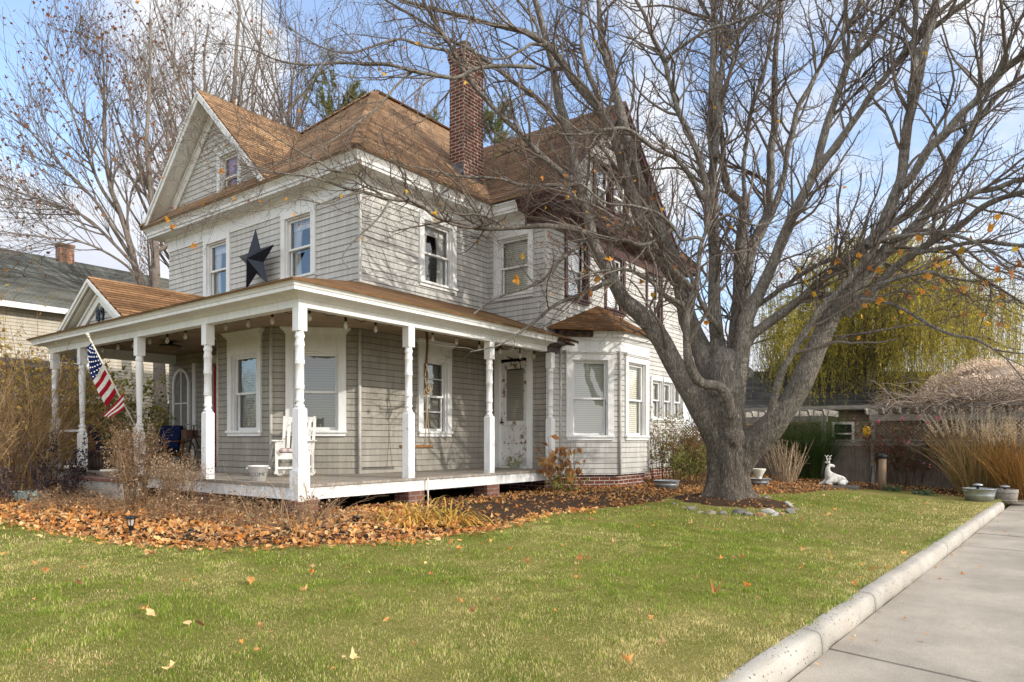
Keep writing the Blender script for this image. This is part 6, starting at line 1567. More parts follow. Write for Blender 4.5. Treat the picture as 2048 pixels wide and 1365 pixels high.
# ---- two cushioned armchairs and the side table
def armchair(label, loc, rz):
    t = thing('armchair', label, 'armchair', loc, rz, 'navy porch armchairs')
    W_ = lambda nm, mb: mb.build(nm, M['wood_brown'], t, bevel=.004, local=True)
    for sx in (-1, 1):
        for y, h in ((-.32, .60), (.30, .62)):
            m = MB(); m.bar((sx*.31, y, 0), (sx*.31, y, h), .05, .05, (1, 0, 0)); W_('leg', m)
        m = MB(); m.obox((sx*.31, -.02, .615), (.045, 0, 0), (0, .37, 0), (0, 0, .014)); W_('armrest', m)
    m = MB(); m.obox((0, -.32, .30), (.28, 0, 0), (0, .015, 0), (0, 0, .045)); m.obox((0, .30, .30), (.28, 0, 0), (0, .015, 0), (0, 0, .045))
    for i in range(6): m.obox((0, -.26+i*.105, .335), (.28, 0, 0), (0, .035, 0), (0, 0, .008))
    W_('seat_frame', m)
    m = MB()
    for sx in (-1, 1): m.bar((sx*.29, .30, .34), (sx*.29, .44, .92), .04, .04, (1, 0, 0))
    m.bar((-.29, .44, .91), (.29, .44, .91), .03, .05)
    for i in range(5): m.bar((-.2+i*.1, .315, .36), (-.2+i*.1, .43, .9), .04, .015, (0, -1, 0))
    W_('back_frame', m)
    m = MB(); m.obox((0, -.03, .41), (.275, 0, 0), (0, .31, 0), (0, 0, .065)); m.build('seat_cushion', M['navy_fabric'], t, bevel=.04, local=True)
    m = MB(); m.obox((0, .30, .72), (.275, 0, 0), (0, .055, 0), (0, .07, .27)); m.build('back_cushion', M['navy_fabric'], t, bevel=.04, local=True)
    return t
armchair('navy cushioned wooden armchair beside the wood side table below the arched window', (1.75, 7.62, FLOOR), R(-62))
armchair('navy cushioned wooden armchair at the far end of the porch behind the barrel planter', (.95, 8.35, FLOOR), R(64))
st_ = thing('side_table', 'small square wooden side table in front of the armchair near the door', 'table', (1.05, 6.75, FLOOR))
m = MB()
for i in range(5): m.box(.80+i*.102, .895+i*.102, 6.45, 7.05, FLOOR+.47, FLOOR+.495)
m.build('tabletop', M['wood_brown'], st_)
for x in (.83, 1.27):
    for y in (6.5, 7.0): m = MB(); m.bar((x, y, FLOOR), (x, y, FLOOR+.468), .05, .05, (1, 0, 0)); m.build('leg', M['wood_brown'], st_)
m = MB(); m.box(.8, 1.3, 6.62, 6.88, FLOOR+.02, FLOOR+.30); tag(m.build('firewood_box', simple('dark_box', (.02, .019, .018), .6, .3), bevel=.02), 'low black box under the wooden side table', 'box')

# ---- rusty bicycle beside the door
M['rust'] = simple('rusty_steel', (.07, .032, .02), .7, .4, 14, .4)
bi = thing('bicycle', 'old rusty bicycle with a box basket leaning by the red door', 'bicycle', (2.25, 6.9, FLOOR))
def wheel(y):
    w_ = MB(); w_.tube([(2.25, y+.31*math.cos(a), FLOOR+.32+.31*math.sin(a)) for a in np.linspace(0, 2*PI, 33)], .016, 6, False); wo_ = w_.build('wheel', M['iron'], bi)
    s_ = MB()
    for a in np.linspace(0, PI, 9)[:-1]: s_.tube([(2.25, y+.3*math.cos(a), FLOOR+.32+.3*math.sin(a)), (2.25, y-.3*math.cos(a), FLOOR+.32-.3*math.sin(a))], .0025, 4)
    s_.tube([(2.21, y, FLOOR+.32), (2.29, y, FLOOR+.32)], .025, 8); s_.build('spokes', M['steel'], wo_)
wheel(7.38); wheel(6.35)
m = MB(); F1, F2_, HD, ST, BBk = (2.25, 7.38, FLOOR+.32), (2.25, 6.35, FLOOR+.32), (2.25, 7.16, FLOOR+.80), (2.25, 6.62, FLOOR+.82), (2.25, 6.78, FLOOR+.30)
for a, b in ((F1, HD), (HD, (2.25, 7.12, FLOOR+.98)), (HD, BBk), (HD, (2.25, 6.65, FLOOR+.66)), (BBk, ST), (BBk, F2_), (F2_, (2.25, 6.65, FLOOR+.70))): m.tube([a, b], .015, 8)
m.build('frame', M['rust'], bi)
m = MB(); m.tube([(2.0, 7.02, FLOOR+1.0), (2.1, 7.12, FLOOR+1.0), (2.25, 7.12, FLOOR+.98), (2.4, 7.12, FLOOR+1.0), (2.5, 7.02, FLOOR+1.0)], .011, 8); m.build('handlebar', M['steel'], bi)
m = MB(); m.obox((2.25, 6.61, FLOOR+.86), (.07, 0, 0), (0, .13, 0), (0, 0, .03)); m.build('saddle', M['iron'], bi, bevel=.02)
m = MB(); m.box(2.1, 2.4, 7.2, 7.42, FLOOR+.68, FLOOR+.88); m.build('basket', m_wood('basket', (.10, .06, .045), (.17, .10, .07)), bi, bevel=.01)

# ================================================================== GARDEN THINGS
def at(x, y): return (x, y, float(bedz(x, y)))
def path_light():
    x, y = -2.13, .47; z = gzf(x, y)+.02
    t = thing('path_light', 'black lantern path light standing at the front edge of the leaf bed', 'garden light', (x, y, z))
    m = MB(); m.tube([(0, 0, -.05), (0, 0, .17)], .011, 8); m.lathe([(.012, .11), (.02, .12), (.03, .16), (.036, .165), (.036, .17)], (0, 0, 0), 12); m.build('stem', M['iron'], t, local=True)
    m = MB()
    for k_ in range(6):
        a = k_*PI/3; m.bar((.034*math.cos(a), .034*math.sin(a), .17), (.052*math.cos(a), .052*math.sin(a), .255), .006, .006)
    m.lathe([(.055, .250), (.060, .258), (.085, .262), (.088, .268), (.05, .285), (.012, .292)], (0, 0, 0), 18); m.build('lantern', M['iron'], t, local=True)
    m = MB(); m.lathe([(.028, .172), (.046, .25)], (0, 0, 0), 14, True, False); m.build('lantern_glass', bg_.m, t, local=True)
path_light()
def spike_light(x, y, tilt, label):
    t = thing('garden_spotlight', label, 'garden light', at(x, y)); t.rotation_euler = (tilt, tilt*.6, .4)
    m = MB(); m.tube([(0, 0, -.05), (0, 0, .08)], .008, 6); m.build('spike', M['iron'], t, local=True)
    m = MB(); m.lathe([(.01, .07), (.045, .085), (.05, .13), (.055, .135), (.05, .145), (.02, .15)], (0, 0, 0), 14); m.tube([(0, 0, .15), (.02, 0, .22)], .006, 6); m.build('lamp_head', M['iron'], t, local=True)
spike_light(-.22, -1.42, .3, 'tilted black solar spike light in the leaves near the porch corner')
spike_light(1.55, -1.35, 1.2, 'black solar spike light toppled in the yellow strap leaves')
m = MB(); m.tube([(2.55, -.10, -.15), (2.55, -.09, .36)], .014, 8); tag(m.build('white_rod', M['plastic_white'], origin=(2.55, -.1, -.1)), 'thin white rod stuck upright in front of the porch skirt', 'rod')
def tub(label, x, y, r0, r1, h, z=None, hand=True, name='galvanised_tub', leafy=True):
    z = float(bedz(x, y))-.01 if z is None else z
    t = thing(name, label, 'tub', (x, y, z), RNG.random()*3)
    m = MB(); m.lathe([(r0, 0), (r0+(r1-r0)*.45, h*.45), (r0+(r1-r0)*.48+.008, h*.5), (r0+(r1-r0)*.55, h*.55), (r1, h*.96), (r1+.014, h*.97), (r1+.014, h), (r1-.008, h), (r0-.01, .02), (.01, .02)], (0, 0, 0), 30); m.build('shell', M['steel'], t, local=True)
    if hand:
        for sg in (-1, 1):
            m = MB(); m.tube([(sg*(r1-.01), -.07, h*.8), (sg*(r1+.045), -.05, h*.86), (sg*(r1+.045), .05, h*.86), (sg*(r1-.01), .07, h*.8)], .008, 6); m.build('handle', M['steel'], t, local=True)
    m = MB(); m.lathe([(.01, h*.80), (r1*.93, h*.80)], (0, 0, 0), 24); m.build('soil', M['mulch'], t, local=True)
    return t
tub('round galvanised tub of leaves on the ground beside the bay window', 8.95, -1.62, .25, .30, .20)
tub('galvanised tub under the white urn just right of the maple trunk', 12.15, -2.75, .22, .27, .20)
planter('urn', 'whitish funnel-shaped urn standing in the tub right of the maple trunk', 'urn', (12.15, -2.75, float(bedz(12.15, -2.75))+.15), [(.075, 0), (.085, .02), (.07, .04), (.10, .12), (.17, .25), (.18, .29), (.165, .295), (.09, .12), (.01, .1)], 'plastic_white', (.15, .25))
tub('big galvanised tub with two solar lights at the far end of the kerb', 13.62, -7.45, .27, .34, .33)
bt = planter('wooden_tub', 'weathered wooden half-barrel planter behind the galvanised tub at the kerb end', 'planter', (14.15, -7.95, -.47), [(.20, 0), (.235, .16), (.25, .32), (.235, .325), (.22, .16), (.01, .15)], 'wood_grey', (.22, .27), bands=((.06, .215), (.25, .243)))
for (x, y, z, lab) in ((13.60, -7.42, -.155, 'mushroom-topped solar light standing in the galvanised tub at the kerb end'), (14.1, -7.93, -.20, 'mushroom-topped solar light standing in the wooden half-barrel')):
    t = thing('solar_light', lab, 'garden light', (x, y, z)); m = MB(); m.tube([(0, 0, 0), (0, 0, .11)], .03, 10); m.build('stem', M['iron'], t, local=True)
    m = MB(); m.lathe([(.035, .09), (.105, .10), (.11, .12), (.06, .145), (.01, .155)], (0, 0, 0), 18); m.build('cap', M['steel'], t, local=True)
x, y = -1.25, 6.45; t = thing('planter_box', 'pale teal square planter half hidden in dead stalks at the left', 'planter', (x, y, float(bedz(x, y))-.02), .3)
m = MB(); m.add([(-.15, -.15, 0), (.15, -.15, 0), (.15, .15, 0), (-.15, .15, 0), (-.2, -.2, .24), (.2, -.2, .24), (.2, .2, .24), (-.2, .2, .24)], [(0, 1, 5, 4), (1, 2, 6, 5), (2, 3, 7, 6), (3, 0, 4, 7), (3, 2, 1, 0)]); m.build('box', simple('teal_glaze', (.42, .55, .52), .6, .2, 6, dirt=(.25, .2, .15)), t, bevel=.01, local=True)
m = MB(); m.add([(-.19, -.19, .2), (.19, -.19, .2), (.19, .19, .2), (-.19, .19, .2)], [(0, 1, 2, 3)]); m.build('soil', M['mulch'], t, local=True)

# ---- stones round the maple
STN = [(.09, 'grey', 'small dark stone at the left end of the ring around the maple'), (.10, 'tan', 'small tan stone second from the left end of the maple ring'),
       (.22, 'grey', 'large rough grey stone at the left front of the maple ring'), (.13, 'tan', 'flat tan stone right of the large rough grey one in the maple ring'),
       (.21, 'tan', 'long low tan-grey stone at the front left of the maple ring'), (.19, 'grey', 'flat mossy grey stone sunk in grass at the front of the maple ring'),
       (.27, 'dark', 'dark slate slab laid flat at the front of the maple ring'), (.20, 'grey', 'rounded grey stone standing upright at the front of the maple ring'),
       (.21, 'orange', 'orange-tan stone at the front of the maple ring'), (.27, 'white', 'large tilted white slab at the right front of the maple ring'),
       (.16, 'white', 'small whitish stone at the foot of the tilted white slab'), (.13, 'tan', 'small pale tan stone between the white slab and the right end'),
       (.22, 'grey', 'bluish grey stone at the right front end of the maple ring'), (.19, 'white', 'bright white stone at the right side of the maple ring'),
       (.14, 'tan', 'small brown stone at the far right of the maple ring'), (.26, 'grey', 'long grey stone behind the trunk at the back right of the ring')]
SC_ = {'grey': (.20, .19, .165), 'tan': (.24, .20, .15), 'dark': (.11, .105, .10), 'orange': (.33, .21, .11), 'white': (.36, .345, .315)}
for k_, v_ in SC_.items(): M['stone_'+k_] = simple('stone_'+k_, v_, .9, .3, 12, bump=.5)
STP = STONES_XY
for i, ((sz_, cn, lab), (sx_, sy_)) in enumerate(zip(STN, STP)):
    rng = np.random.default_rng(100+i); m = MB(); z = gzf(sx_, sy_)
    v = rng.standard_normal((40, 3)); v /= np.linalg.norm(v, axis=1, keepdims=True); v *= A((1, .62, .52))*(.8+.4*rng.random((40, 1)))
    import bmesh
    bm = bmesh.new(); [bm.verts.new(tuple(q*sz_*.54)) for q in v]; bmesh.ops.convex_hull(bm, input=bm.verts[:])
    for q in [q for q in bm.verts if not q.link_faces]: bm.verts.remove(q)
    me = bpy.data.meshes.new('stone'); bm.to_mesh(me); bm.free(); me.materials.append(M['stone_'+cn])
    o = bpy.data.objects.new('stone', me); COL.objects.link(o); o.location = (sx_, sy_, z+.01); o.rotation_euler = (rng.normal(0, .25), rng.normal(0, .25), rng.random()*.8-1.1)
    b = o.modifiers.new('bevel', 'BEVEL'); b.width = .012; b.segments = 2
    tag(o, lab, 'stone', 'stones ringing the maple')

# ---- lying deer statue
def deer():
    x, y = 14.35, -4.12; z = gzf(x, y)+.05
    ang = math.atan2(-.8, .604)                                       # its body lies along the line to the right
    t = thing('deer_statue', 'white statue of a resting antlered deer on a slate slab by the fence gate', 'statue', (x, y, z), ang)
    J = [((.22, 0, .15), .14), ((.02, 0, .17), .135), ((-.14, 0, .23), .125), ((-.20, 0, .37), .078), ((-.19, 0, .48), .058), ((-.14, 0, .565), .058), ((-.05, 0, .53), .045), ((.01, 0, .51), .034),
         ((.33, 0, .15), .10),
         ((.22, -.13, .10), .10), ((.02, -.20, .07), .055), ((.20, -.21, .04), .035), ((.22, .13, .10), .10), ((.02, .20, .07), .055), ((.20, .21, .04), .035),
         ((-.16, -.10, .13), .07), ((-.30, -.11, .07), .045), ((-.12, -.13, .035), .032), ((-.16, .10, .13), .07), ((-.28, .10, .06), .045), ((-.40, .08, .03), .032)]
    E_ = [(0, 1), (1, 2), (2, 3), (3, 4), (4, 5), (5, 6), (6, 7), (0, 8), (0, 9), (9, 10), (10, 11), (0, 12), (12, 13), (13, 14), (2, 15), (15, 16), (16, 17), (2, 18), (18, 19), (19, 20)]
    me = bpy.data.meshes.new('body'); me.from_pydata([j[0] for j in J], E_, []); o = bpy.data.objects.new('body', me); COL.objects.link(o); o.parent = t
    mat_ = simple('statue_concrete', (.66, .65, .61), .8, .2, 14, bump=.3, dirt=(.42, .40, .36)); me.materials.append(mat_)
    sk = o.modifiers.new('skin', 'SKIN'); sk.use_smooth_shade = True
    for i, d in enumerate(me.skin_vertices[0].data): d.radius = (J[i][1], J[i][1]); d.use_root = (i == 0)
    ss_ = o.modifiers.new('sub', 'SUBSURF'); ss_.levels = 2; ss_.render_levels = 2
    for sg in (-1, 1):
        m = MB(); m.tube([(-.17, sg*.045, .60), (-.21, sg*.09, .635), (-.23, sg*.11, .63)], [.02, .028, .004], 8); m.build('ear', mat_, t, local=True)
        m = MB(); b0 = A((-.15, sg*.03, .61)); p1 = b0+A((-.03, sg*.04, .08)); p2 = p1+A((.0, sg*.03, .08)); p3 = p2+A((.05, sg*.0, .06))
        m.tube([b0, p1, p2, p3], [.016, .013, .011, .005], 7); m.tube([p1, p1+A((.05, sg*.01, .06))], [.011, .004], 6); m.tube([p2, p2+A((-.04, sg*.02, .06))], [.010, .004], 6); m.build('antler', mat_, t, local=True)
deer()
m = MB(); m.prism([(13.72, -4.0), (14.0, -4.75), (14.6, -4.7), (14.85, -4.1), (14.5, -3.65), (13.9, -3.6)], gzf(14.3, -4.2)-.05, gzf(14.3, -4.2)+.06); tag(m.build('slate_slab', M['stone_dark'], bevel=.01), 'flat dark slate slab under the deer statue', 'slab')
m = MB(); m.bar((14.6, -4.95, -.25), (14.72, -4.98, .32), .03, .012); tag(m.build('garden_stake', M['iron'], origin=(14.6, -4.95, -.2)), 'short dark stake stuck in the bed right of the deer', 'stake')
# ---- bollard post
x, y = 14.6, -5.25; z = gzf(x, y); t = thing('bollard_post', 'round wooden post with black solar cap standing before the fence', 'post', (x, y, z))
m = MB(); m.tube([(0, 0, -.1), (0, 0, .86)], .095, 18); m.build('post', m_wood('post_wood', (.17, .12, .08), (.29, .21, .14), (20, 20, 2)), t, local=True)
m = MB(); m.lathe([(.10, .85), (.125, .87), (.125, .92), (.09, .96), (.03, .985)], (0, 0, 0), 18); m.build('cap', M['iron'], t, local=True)

# ================================================================== FENCE AND PERGOLA (along x = 16.4)
M['fence'] = m_wood('fence_wood', (.13, .105, .085), (.24, .20, .165), (30, 30, 2.2), .85)
M['beam'] = m_wood('beam_wood', (.22, .20, .175), (.38, .35, .31), (3, 3, 20), .85)
FX = 16.4
def board_fence(name, label, cat, y0, y1, zt, lattice=None):
    t = thing(name, label, cat, (FX, (y0+y1)/2, -.35)); n = int(abs(y1-y0)/.135); m = MB()
    for i in range(n):
        a = y0+(y1-y0)*i/n; b = y0+(y1-y0)*(i+1)/n; e = .004*RNG.standard_normal(); m.box(FX-.012+e, FX+.012+e, a+.004, b-.004, -.5, zt-.05+.008*RNG.standard_normal())
    m.build('boards', M['fence'], t)
    m = MB(); m.box(FX-.06, FX+.05, y0, y1, zt-.04, zt+.015); m.box(FX-.035, FX-.014, y0, y1, zt-.17, zt-.06); m.build('top_rail', M['beam'], t)
    if lattice:
        m = MB(); zl, zh = zt+.02, lattice; L = abs(y1-y0); H = zh-zl; k = 0; s_ = -H
        while s_ < L:
            for sg in (0, 1):
                a0, b0 = s_, s_+H
                z0_, z1_ = zl, zh
                if a0 < 0: z0_ = zl-a0; a0 = 0
                if b0 > L: z1_ = zh-(b0-L); b0 = L
                if z1_-z0_ > .04:
                    ya, yb = (y0-a0, y0-b0) if sg == 0 else (y1+a0, y1+b0)
                    m.bar((FX-.004-.012*sg, ya, z0_), (FX-.004-.012*sg, yb, z1_), .030, .008, (1, 0, 0))
            s_ += .105
        m.build('lattice', M['fence'], t)
board_fence('wooden_fence', 'dark board fence with lattice top behind the rose bush', 'fence', -4.80, -10.5, 1.02, 1.56)
board_fence('garden_gate', 'dark board gate between the pergola posts behind the deer', 'gate', -3.45, -4.68, 1.02)
board_fence('wooden_fence', 'dark board fence behind the green broom shrub left of the gate', 'fence', 2.6, -3.34, 1.0, 1.5)
pg = thing('pergola', 'weathered timber pergola with scalloped rafter ends above the board fence', 'pergola', (FX-.2, -4.5, -.3))
for y in (-.8, -3.40, -4.74, -7.4, -10.2):
    m = MB(); m.box(FX-.17, FX-.07, y-.05, y+.05, -.5, 1.57); m.build('post', M['beam'], pg)
m = MB(); m.box(FX-.19, FX-.05, -4.66, -10.6, 1.575, 1.755); m.box(FX-.19, FX-.05, .6, -3.5, 1.575, 1.755); m.build('header', M['beam'], pg)
m = MB(); m.box(FX+.02, FX+.12, .4, -10.4, 1.945, 2.06); m.build('ledger', M['beam'], pg)
ra = MB()
for y in list(np.arange(.3, -3.5, -.42)) + list(np.arange(-4.62, -10.4, -.42)):
    pr_ = [(FX+1.4, 1.757), (FX+1.4, 1.94), (FX-.62, 1.94), (FX-.62, 1.90), (FX-.52, 1.86), (FX-.50, 1.80), (FX-.40, 1.757)]
    m = MB(); m.extrude([(q[0], y-.02, q[1]) for q in pr_], (0, .045, 0)); m.build('rafter', M['beam'], pg)
m = MB(); m.sphere((FX-.25, -4.60, 1.28), .11, 14, 8, (.25, 1, 1.5)); tag(m.build('yellow_disc', simple('yellow_plastic', (.75, .42, .02), .4, .05), origin=(FX-.25, -4.62, 1.28)), 'round yellow plastic disc hanging on the pergola post', 'ornament')

# ================================================================== NEIGHBOURING BUILDINGS
M['cream'] = m_siding(); M['cream'].name = 'cream_clapboard'
def retint(m, cols):
    br = [n for n in m.node_tree.nodes if n.type == 'TEX_BRICK'][0]
    for k_, c_ in zip(('Color1', 'Color2', 'Mortar'), cols): br.inputs[k_].default_value = (*c_, 1)
retint(M['cream'], ((.60, .555, .47), (.57, .53, .45), (.52, .48, .41)))
M['blue_sid'] = m_siding(); M['blue_sid'].name = 'blue_clapboard'; retint(M['blue_sid'], ((.10, .20, .32), (.09, .18, .29), (.08, .15, .24)))
M['tan_sid'] = m_siding(); M['tan_sid'].name = 'tan_clapboard'; retint(M['tan_sid'], ((.30, .25, .19), (.28, .235, .18), (.24, .2, .16)))
M['roof_green'] = m_roof('green_grey_shingle', (.21, .22, .20), (.11, .115, .11), .08); M['roof_grey'] = m_roof('grey_shingle', (.10, .098, .098), (.06, .06, .06))
nb = thing('neighbour_house', 'cream clapboard house with green-grey roof and brick chimney at the left', 'house', (6, 20, -.1))
fN = Fr((-6, 19.6), (1, 0)); m = MB(); siding(m, fN, 20.5, -.2, 5.85); siding(m, Fr((14.5, 19.6), (0, 1)), 8, -.2, 5.85); m.box(-5.9, 14.4, 19.7, 27.6, -.2, 5.75); m.build('wall', M['cream'], nb)
m = MB(); slab(m, [(-6.4, 19.15, 5.72), (14.9, 19.15, 5.72), (14.9, 23.6, 8.5), (-6.4, 23.6, 8.5)]); slab(m, [(-6.4, 28, 5.72), (14.9, 28, 5.72), (14.9, 23.6, 8.5), (-6.4, 23.6, 8.5)]); nr_ = m.build('roof', M['roof_green'], nb)
m = MB(); m.box(5.3, 5.82, 23.3, 23.8, 8.0, 9.0); m.box(5.27, 5.85, 23.27, 23.83, 9.0, 9.1); m.build('chimney', m_brick('orange_brick', (.36, .15, .09), (.42, .25, .17), (.45, .4, .34), .3, .1), nr_)
m = MB(); m.box(-6.4, 14.9, 19.10, 19.16, 5.52, 5.71); m.build('fascia', M['white'], nb)
m = MB(); slab(m, [(-6, 17.0, 2.55), (4.6, 17.0, 2.55), (4.6, 19.6, 3.85), (-6, 19.6, 3.85)]); m.build('porch_roof', M['roof_grey'], nb)
m = MB(); m.box(-6, 4.6, 17.0, 17.12, 2.25, 2.5); m.build('porch_beam', M['soffit'], nb)
for x in (-2, 1.2, 4.4):
    m = MB(); m.box(x-.08, x+.08, 17.02, 17.18, -.2, 2.25); m.build('porch_post', M['soffit'], nb)
def nwin(fr, s0, s1, z0, z1, par, tr='white'):
    m = MB()
    for a, b, c_, d_ in ((s0, s0+.1, z0, z1), (s1-.1, s1, z0, z1), (s0+.1, s1-.1, z1-.1, z1), (s0+.1, s1-.1, z0, z0+.1), (s0+.1, s1-.1, (z0+z1)/2-.03, (z0+z1)/2+.03)): fr.box(m, a, b, .017, .06, c_, d_)
    w_ = m.build('window', M[tr], par); m = MB(); fr.box(m, s0+.08, s1-.08, .018, .025, z0+.08, z1-.08); m.build('pane', simple('dark_pane', (.02, .022, .025), .08, .2, 3, 0, .6), w_)
nwin(fN, 9.6, 10.9, 3.0, 4.6, nb); nwin(fN, 11.0, 12.2, .5, 2.4, nb); nwin(fN, 13.6, 14.5, .6, 2.6, nb); nwin(fN, 9.2, 10.2, .6, 2.2, nb); nwin(fN, 3.4, 4.6, 3.85, 4.7, nb)
bh = thing('blue_house', 'distant blue house with white gable edge half hidden behind the maple trunk', 'house', (29, -1, -.3))
fb_ = Fr((26.2, 1.6), (.604, -.8)); m = MB(); siding(m, fb_, 7, -.3, 2.7); siding(m, fb_, 7, 2.7, 5.3, [], clip=lambda z: (3.5-(5.6-z)*1.25, 3.5+(5.6-z)*1.25)); m.build('wall', M['blue_sid'], bh)
m = MB()
for sg in (-1, 1): m.extrude([fb_.p(3.5+sg*3.9, .12, 2.45), fb_.p(3.5, .12, 5.6), fb_.p(3.5, .12, 5.4), fb_.p(3.5+sg*3.9, .12, 2.25)], A(fb_.p(0, 0, 0))-A(fb_.p(0, .08, 0)))
m.build('gable_trim', M['white'], bh)
m = MB()
for sg in (-1, 1): slab(m, [fb_.p(3.5+sg*3.95, .3, 2.48), fb_.p(3.5, .3, 5.65), fb_.p(3.5, -6, 5.65), fb_.p(3.5+sg*3.95, -6, 2.48)])
slab(m, [fb_.p(-1.6, 1.6, 2.2), fb_.p(2.2, 1.6, 2.2), fb_.p(2.2, .13, 2.9), fb_.p(-1.6, .13, 2.9)]); m.build('roof', M['roof_grey'], bh)
ga = thing('garage', 'low brown outbuilding with dark roof and white window seen through the gate gap', 'outbuilding', (24.5, -5, -.3))
fg = Fr((21.4, 1.2), (.604, -.8)); m = MB(); siding(m, fg, 13, -.4, 2.35); m.build('wall', M['tan_sid'], ga)
m = MB(); slab(m, [fg.p(-.4, .5, 2.25), fg.p(13.4, .5, 2.25), fg.p(13.4, -3.2, 4.1), fg.p(-.4, -3.2, 4.1)]); m.build('roof', M['roof_grey'], ga)
nwin(fg, 4.0, 4.9, .8, 1.75, ga, 'soffit')
# ================================================================== PLANTS
M['straw'] = m_col('dry_stems', .85, .08, True); M['plant_leaf'] = m_col('plant_leaf', .65, .2, True)
def canes(x, y, n, spread, h0, h1, lean, droop, N, r, rng, z=None, wander=.05, lmin=0):
    """n arching canes rising from a patch; returns P,R"""
    a = rng.random(n)*2*PI; q = spread*np.sqrt(rng.random(n)); bx_, by_ = x+q*np.cos(a), y+q*np.sin(a)
    bz = (bedz(bx_, by_) if z is None else np.full(n, z))-.02
    L = h0+(h1-h0)*rng.random(n); az = a+rng.normal(0, .7, n); l = lean*(lmin+(1-lmin)*rng.random(n)**.8)
    d = np.stack([np.cos(az)*np.sin(l), np.sin(az)*np.sin(l), np.cos(l)], -1); p = np.stack([bx_, by_, bz], -1); pts = [p]
    for k in range(N-1):
        p = p+d*(L/(N-1))[:, None]; pts.append(p)
        d = unit(d+wander*rng.standard_normal((n, 3))+A((0, 0, -1.))*(droop*(.4+.9*rng.random(n))[:, None]/(N-1)))
    P = np.stack(pts, 1); P[..., 2] = np.maximum(P[..., 2], bz[:, None]+.03)
    return P, np.tile(np.linspace(r, r*.35, N), (n, 1))*(.7+.6*rng.random((n, 1)))
def cols(base, n, rng, var=.35): 
    b = A(base); b = b if b.ndim == 2 else b[None]
    return b[rng.integers(0, len(b), n)]*(1-var+2*var*rng.random((n, 1)))
def diamonds(mb, pos, size, col, rng, ratio=.5, dirv=None, droop=0):
    n = len(pos); d = unit(rng.standard_normal((n, 3))+A((0, 0, -droop))) if dirv is None else dirv
    s_ = unit(np.cross(d, rng.standard_normal((n, 3)))); sz = A(size)[:, None] if np.ndim(size) else np.full((n, 1), size)
    nn = np.cross(d, s_)*sz*.12
    V = np.stack([pos, pos+d*sz*.5+s_*sz*ratio*.5+nn, pos+d*sz, pos+d*sz*.5-s_*sz*ratio*.5+nn], 1)
    mb.add(V.reshape(-1, 3), np.arange(n*4).reshape(-1, 4), np.zeros((n, 4, 2)), False, np.repeat(col, 4, 0))
def plant(name, label, cat, x, y, group=None, z=None): return thing(name, label, cat, (x, y, float(bedz(x, y)) if z is None else z), 0, group)

def bush(name, label, cat, x, y, n, spread, h, lean, droop, stem, seed, r=.004, twigs=6, tl=(.08, .22), sub=0, leaf=None, leafn=0, lsz=.05, lratio=.5, group=None, h0=.55, z=None, wander=.06, ldroop=.4, tipmass=None, tipn=0, tipsz=.03, N=9):
    rng = np.random.default_rng(seed); t = plant(name, label, cat, x, y, group, z)
    P, Rr = canes(x, y, n, spread, h*h0, h, lean, droop, N, r, rng, z, wander)
    s_ = MB(); s_.tubes(P, Rr, 4, col=cols(stem, n, rng))
    allp = P[:, N//3:].reshape(-1, 3)
    if twigs:
        P2, R2, ix = children(P, Rr, np.full(n, twigs), .25, 1, lambda r_, t_, u, i: tl[0]+(tl[1]-tl[0])*u, (.4, 1.1), .1, 5, .15, .02, .7, r*.35, rng)
        s_.tubes(P2, R2, 3, col=cols(stem, len(P2), rng)); allp = P2[:, 1:].reshape(-1, 3); tips = P2[:, -1]
        if sub:
            P3, R3, ix = children(P2, R2, np.full(len(P2), sub), .2, 1, lambda r_, t_, u, i: (tl[0]+(tl[1]-tl[0])*u)*.45, (.4, 1.1), .1, 4, .15, .02, .8, r*.3, rng)
            s_.tubes(P3, R3, 3, col=cols(stem, len(P3), rng)); allp = np.vstack([allp, P3[:, 1:].reshape(-1, 3)]); tips = P3[:, -1]
    else: tips = P[:, -1]
    s_.build('stems', M['straw'], t, uvs=False)
    if leafn:
        l = MB(); q = allp[rng.integers(0, len(allp), leafn)]; diamonds(l, q, lsz*(.6+.8*rng.random(leafn)), cols(leaf, leafn, rng), rng, lratio, None, ldroop); l.build('leaves', M['plant_leaf'], t, uvs=False)
    if tipn:
        l = MB(); q = tips[rng.integers(0, len(tips), tipn)]+rng.normal(0, .006, (tipn, 3)); diamonds(l, q, tipsz*(.6+.8*rng.random(tipn)), cols(tipmass, tipn, rng), rng, .8); l.build('seed_heads', M['plant_leaf'], t, uvs=False)
    return t
BROWN = [(.38, .24, .14), (.50, .34, .20), (.28, .17, .10)]; TAN = [(.62, .44, .23), (.72, .55, .32), (.50, .34, .18)]; DARKP = [(.035, .028, .04), (.06, .045, .055)]
bxy = lambda px_lat, d: CW(px_lat, d)
# tall cane thickets left of the porch
q = bxy(-.715, 14.6); bush('forsythia_bush', 'tall tangled bush of arching tan canes at the left edge beside the porch', 'bush', q[0], q[1], 170, .75, 3.3, .6, 1.0, TAN+BROWN, 1, .008, 9, (.2, .7), 2, [(.52, .34, .06), (.36, .26, .07)], 1100, .06, h0=.5, N=11)
q = bxy(-.80, 13.6); bush('forsythia_bush', 'second tan cane bush cut off by the left edge of the photo', 'bush', q[0], q[1], 120, .7, 2.9, .6, 1.0, TAN+BROWN, 2, .008, 9, (.2, .6), 2, [(.45, .30, .06)], 300, .06, h0=.5, N=11)
q = bxy(-.640, 17.8); bush('yellow_shrub', 'yellow-leaved shrub behind the far end of the porch', 'shrub', q[0], q[1], 60, .7, 3.6, .5, .6, BROWN, 3, .009, 8, (.3, .8), 2, [(.50, .34, .05), (.40, .30, .07), (.26, .25, .06)], 3000, .10, .7)
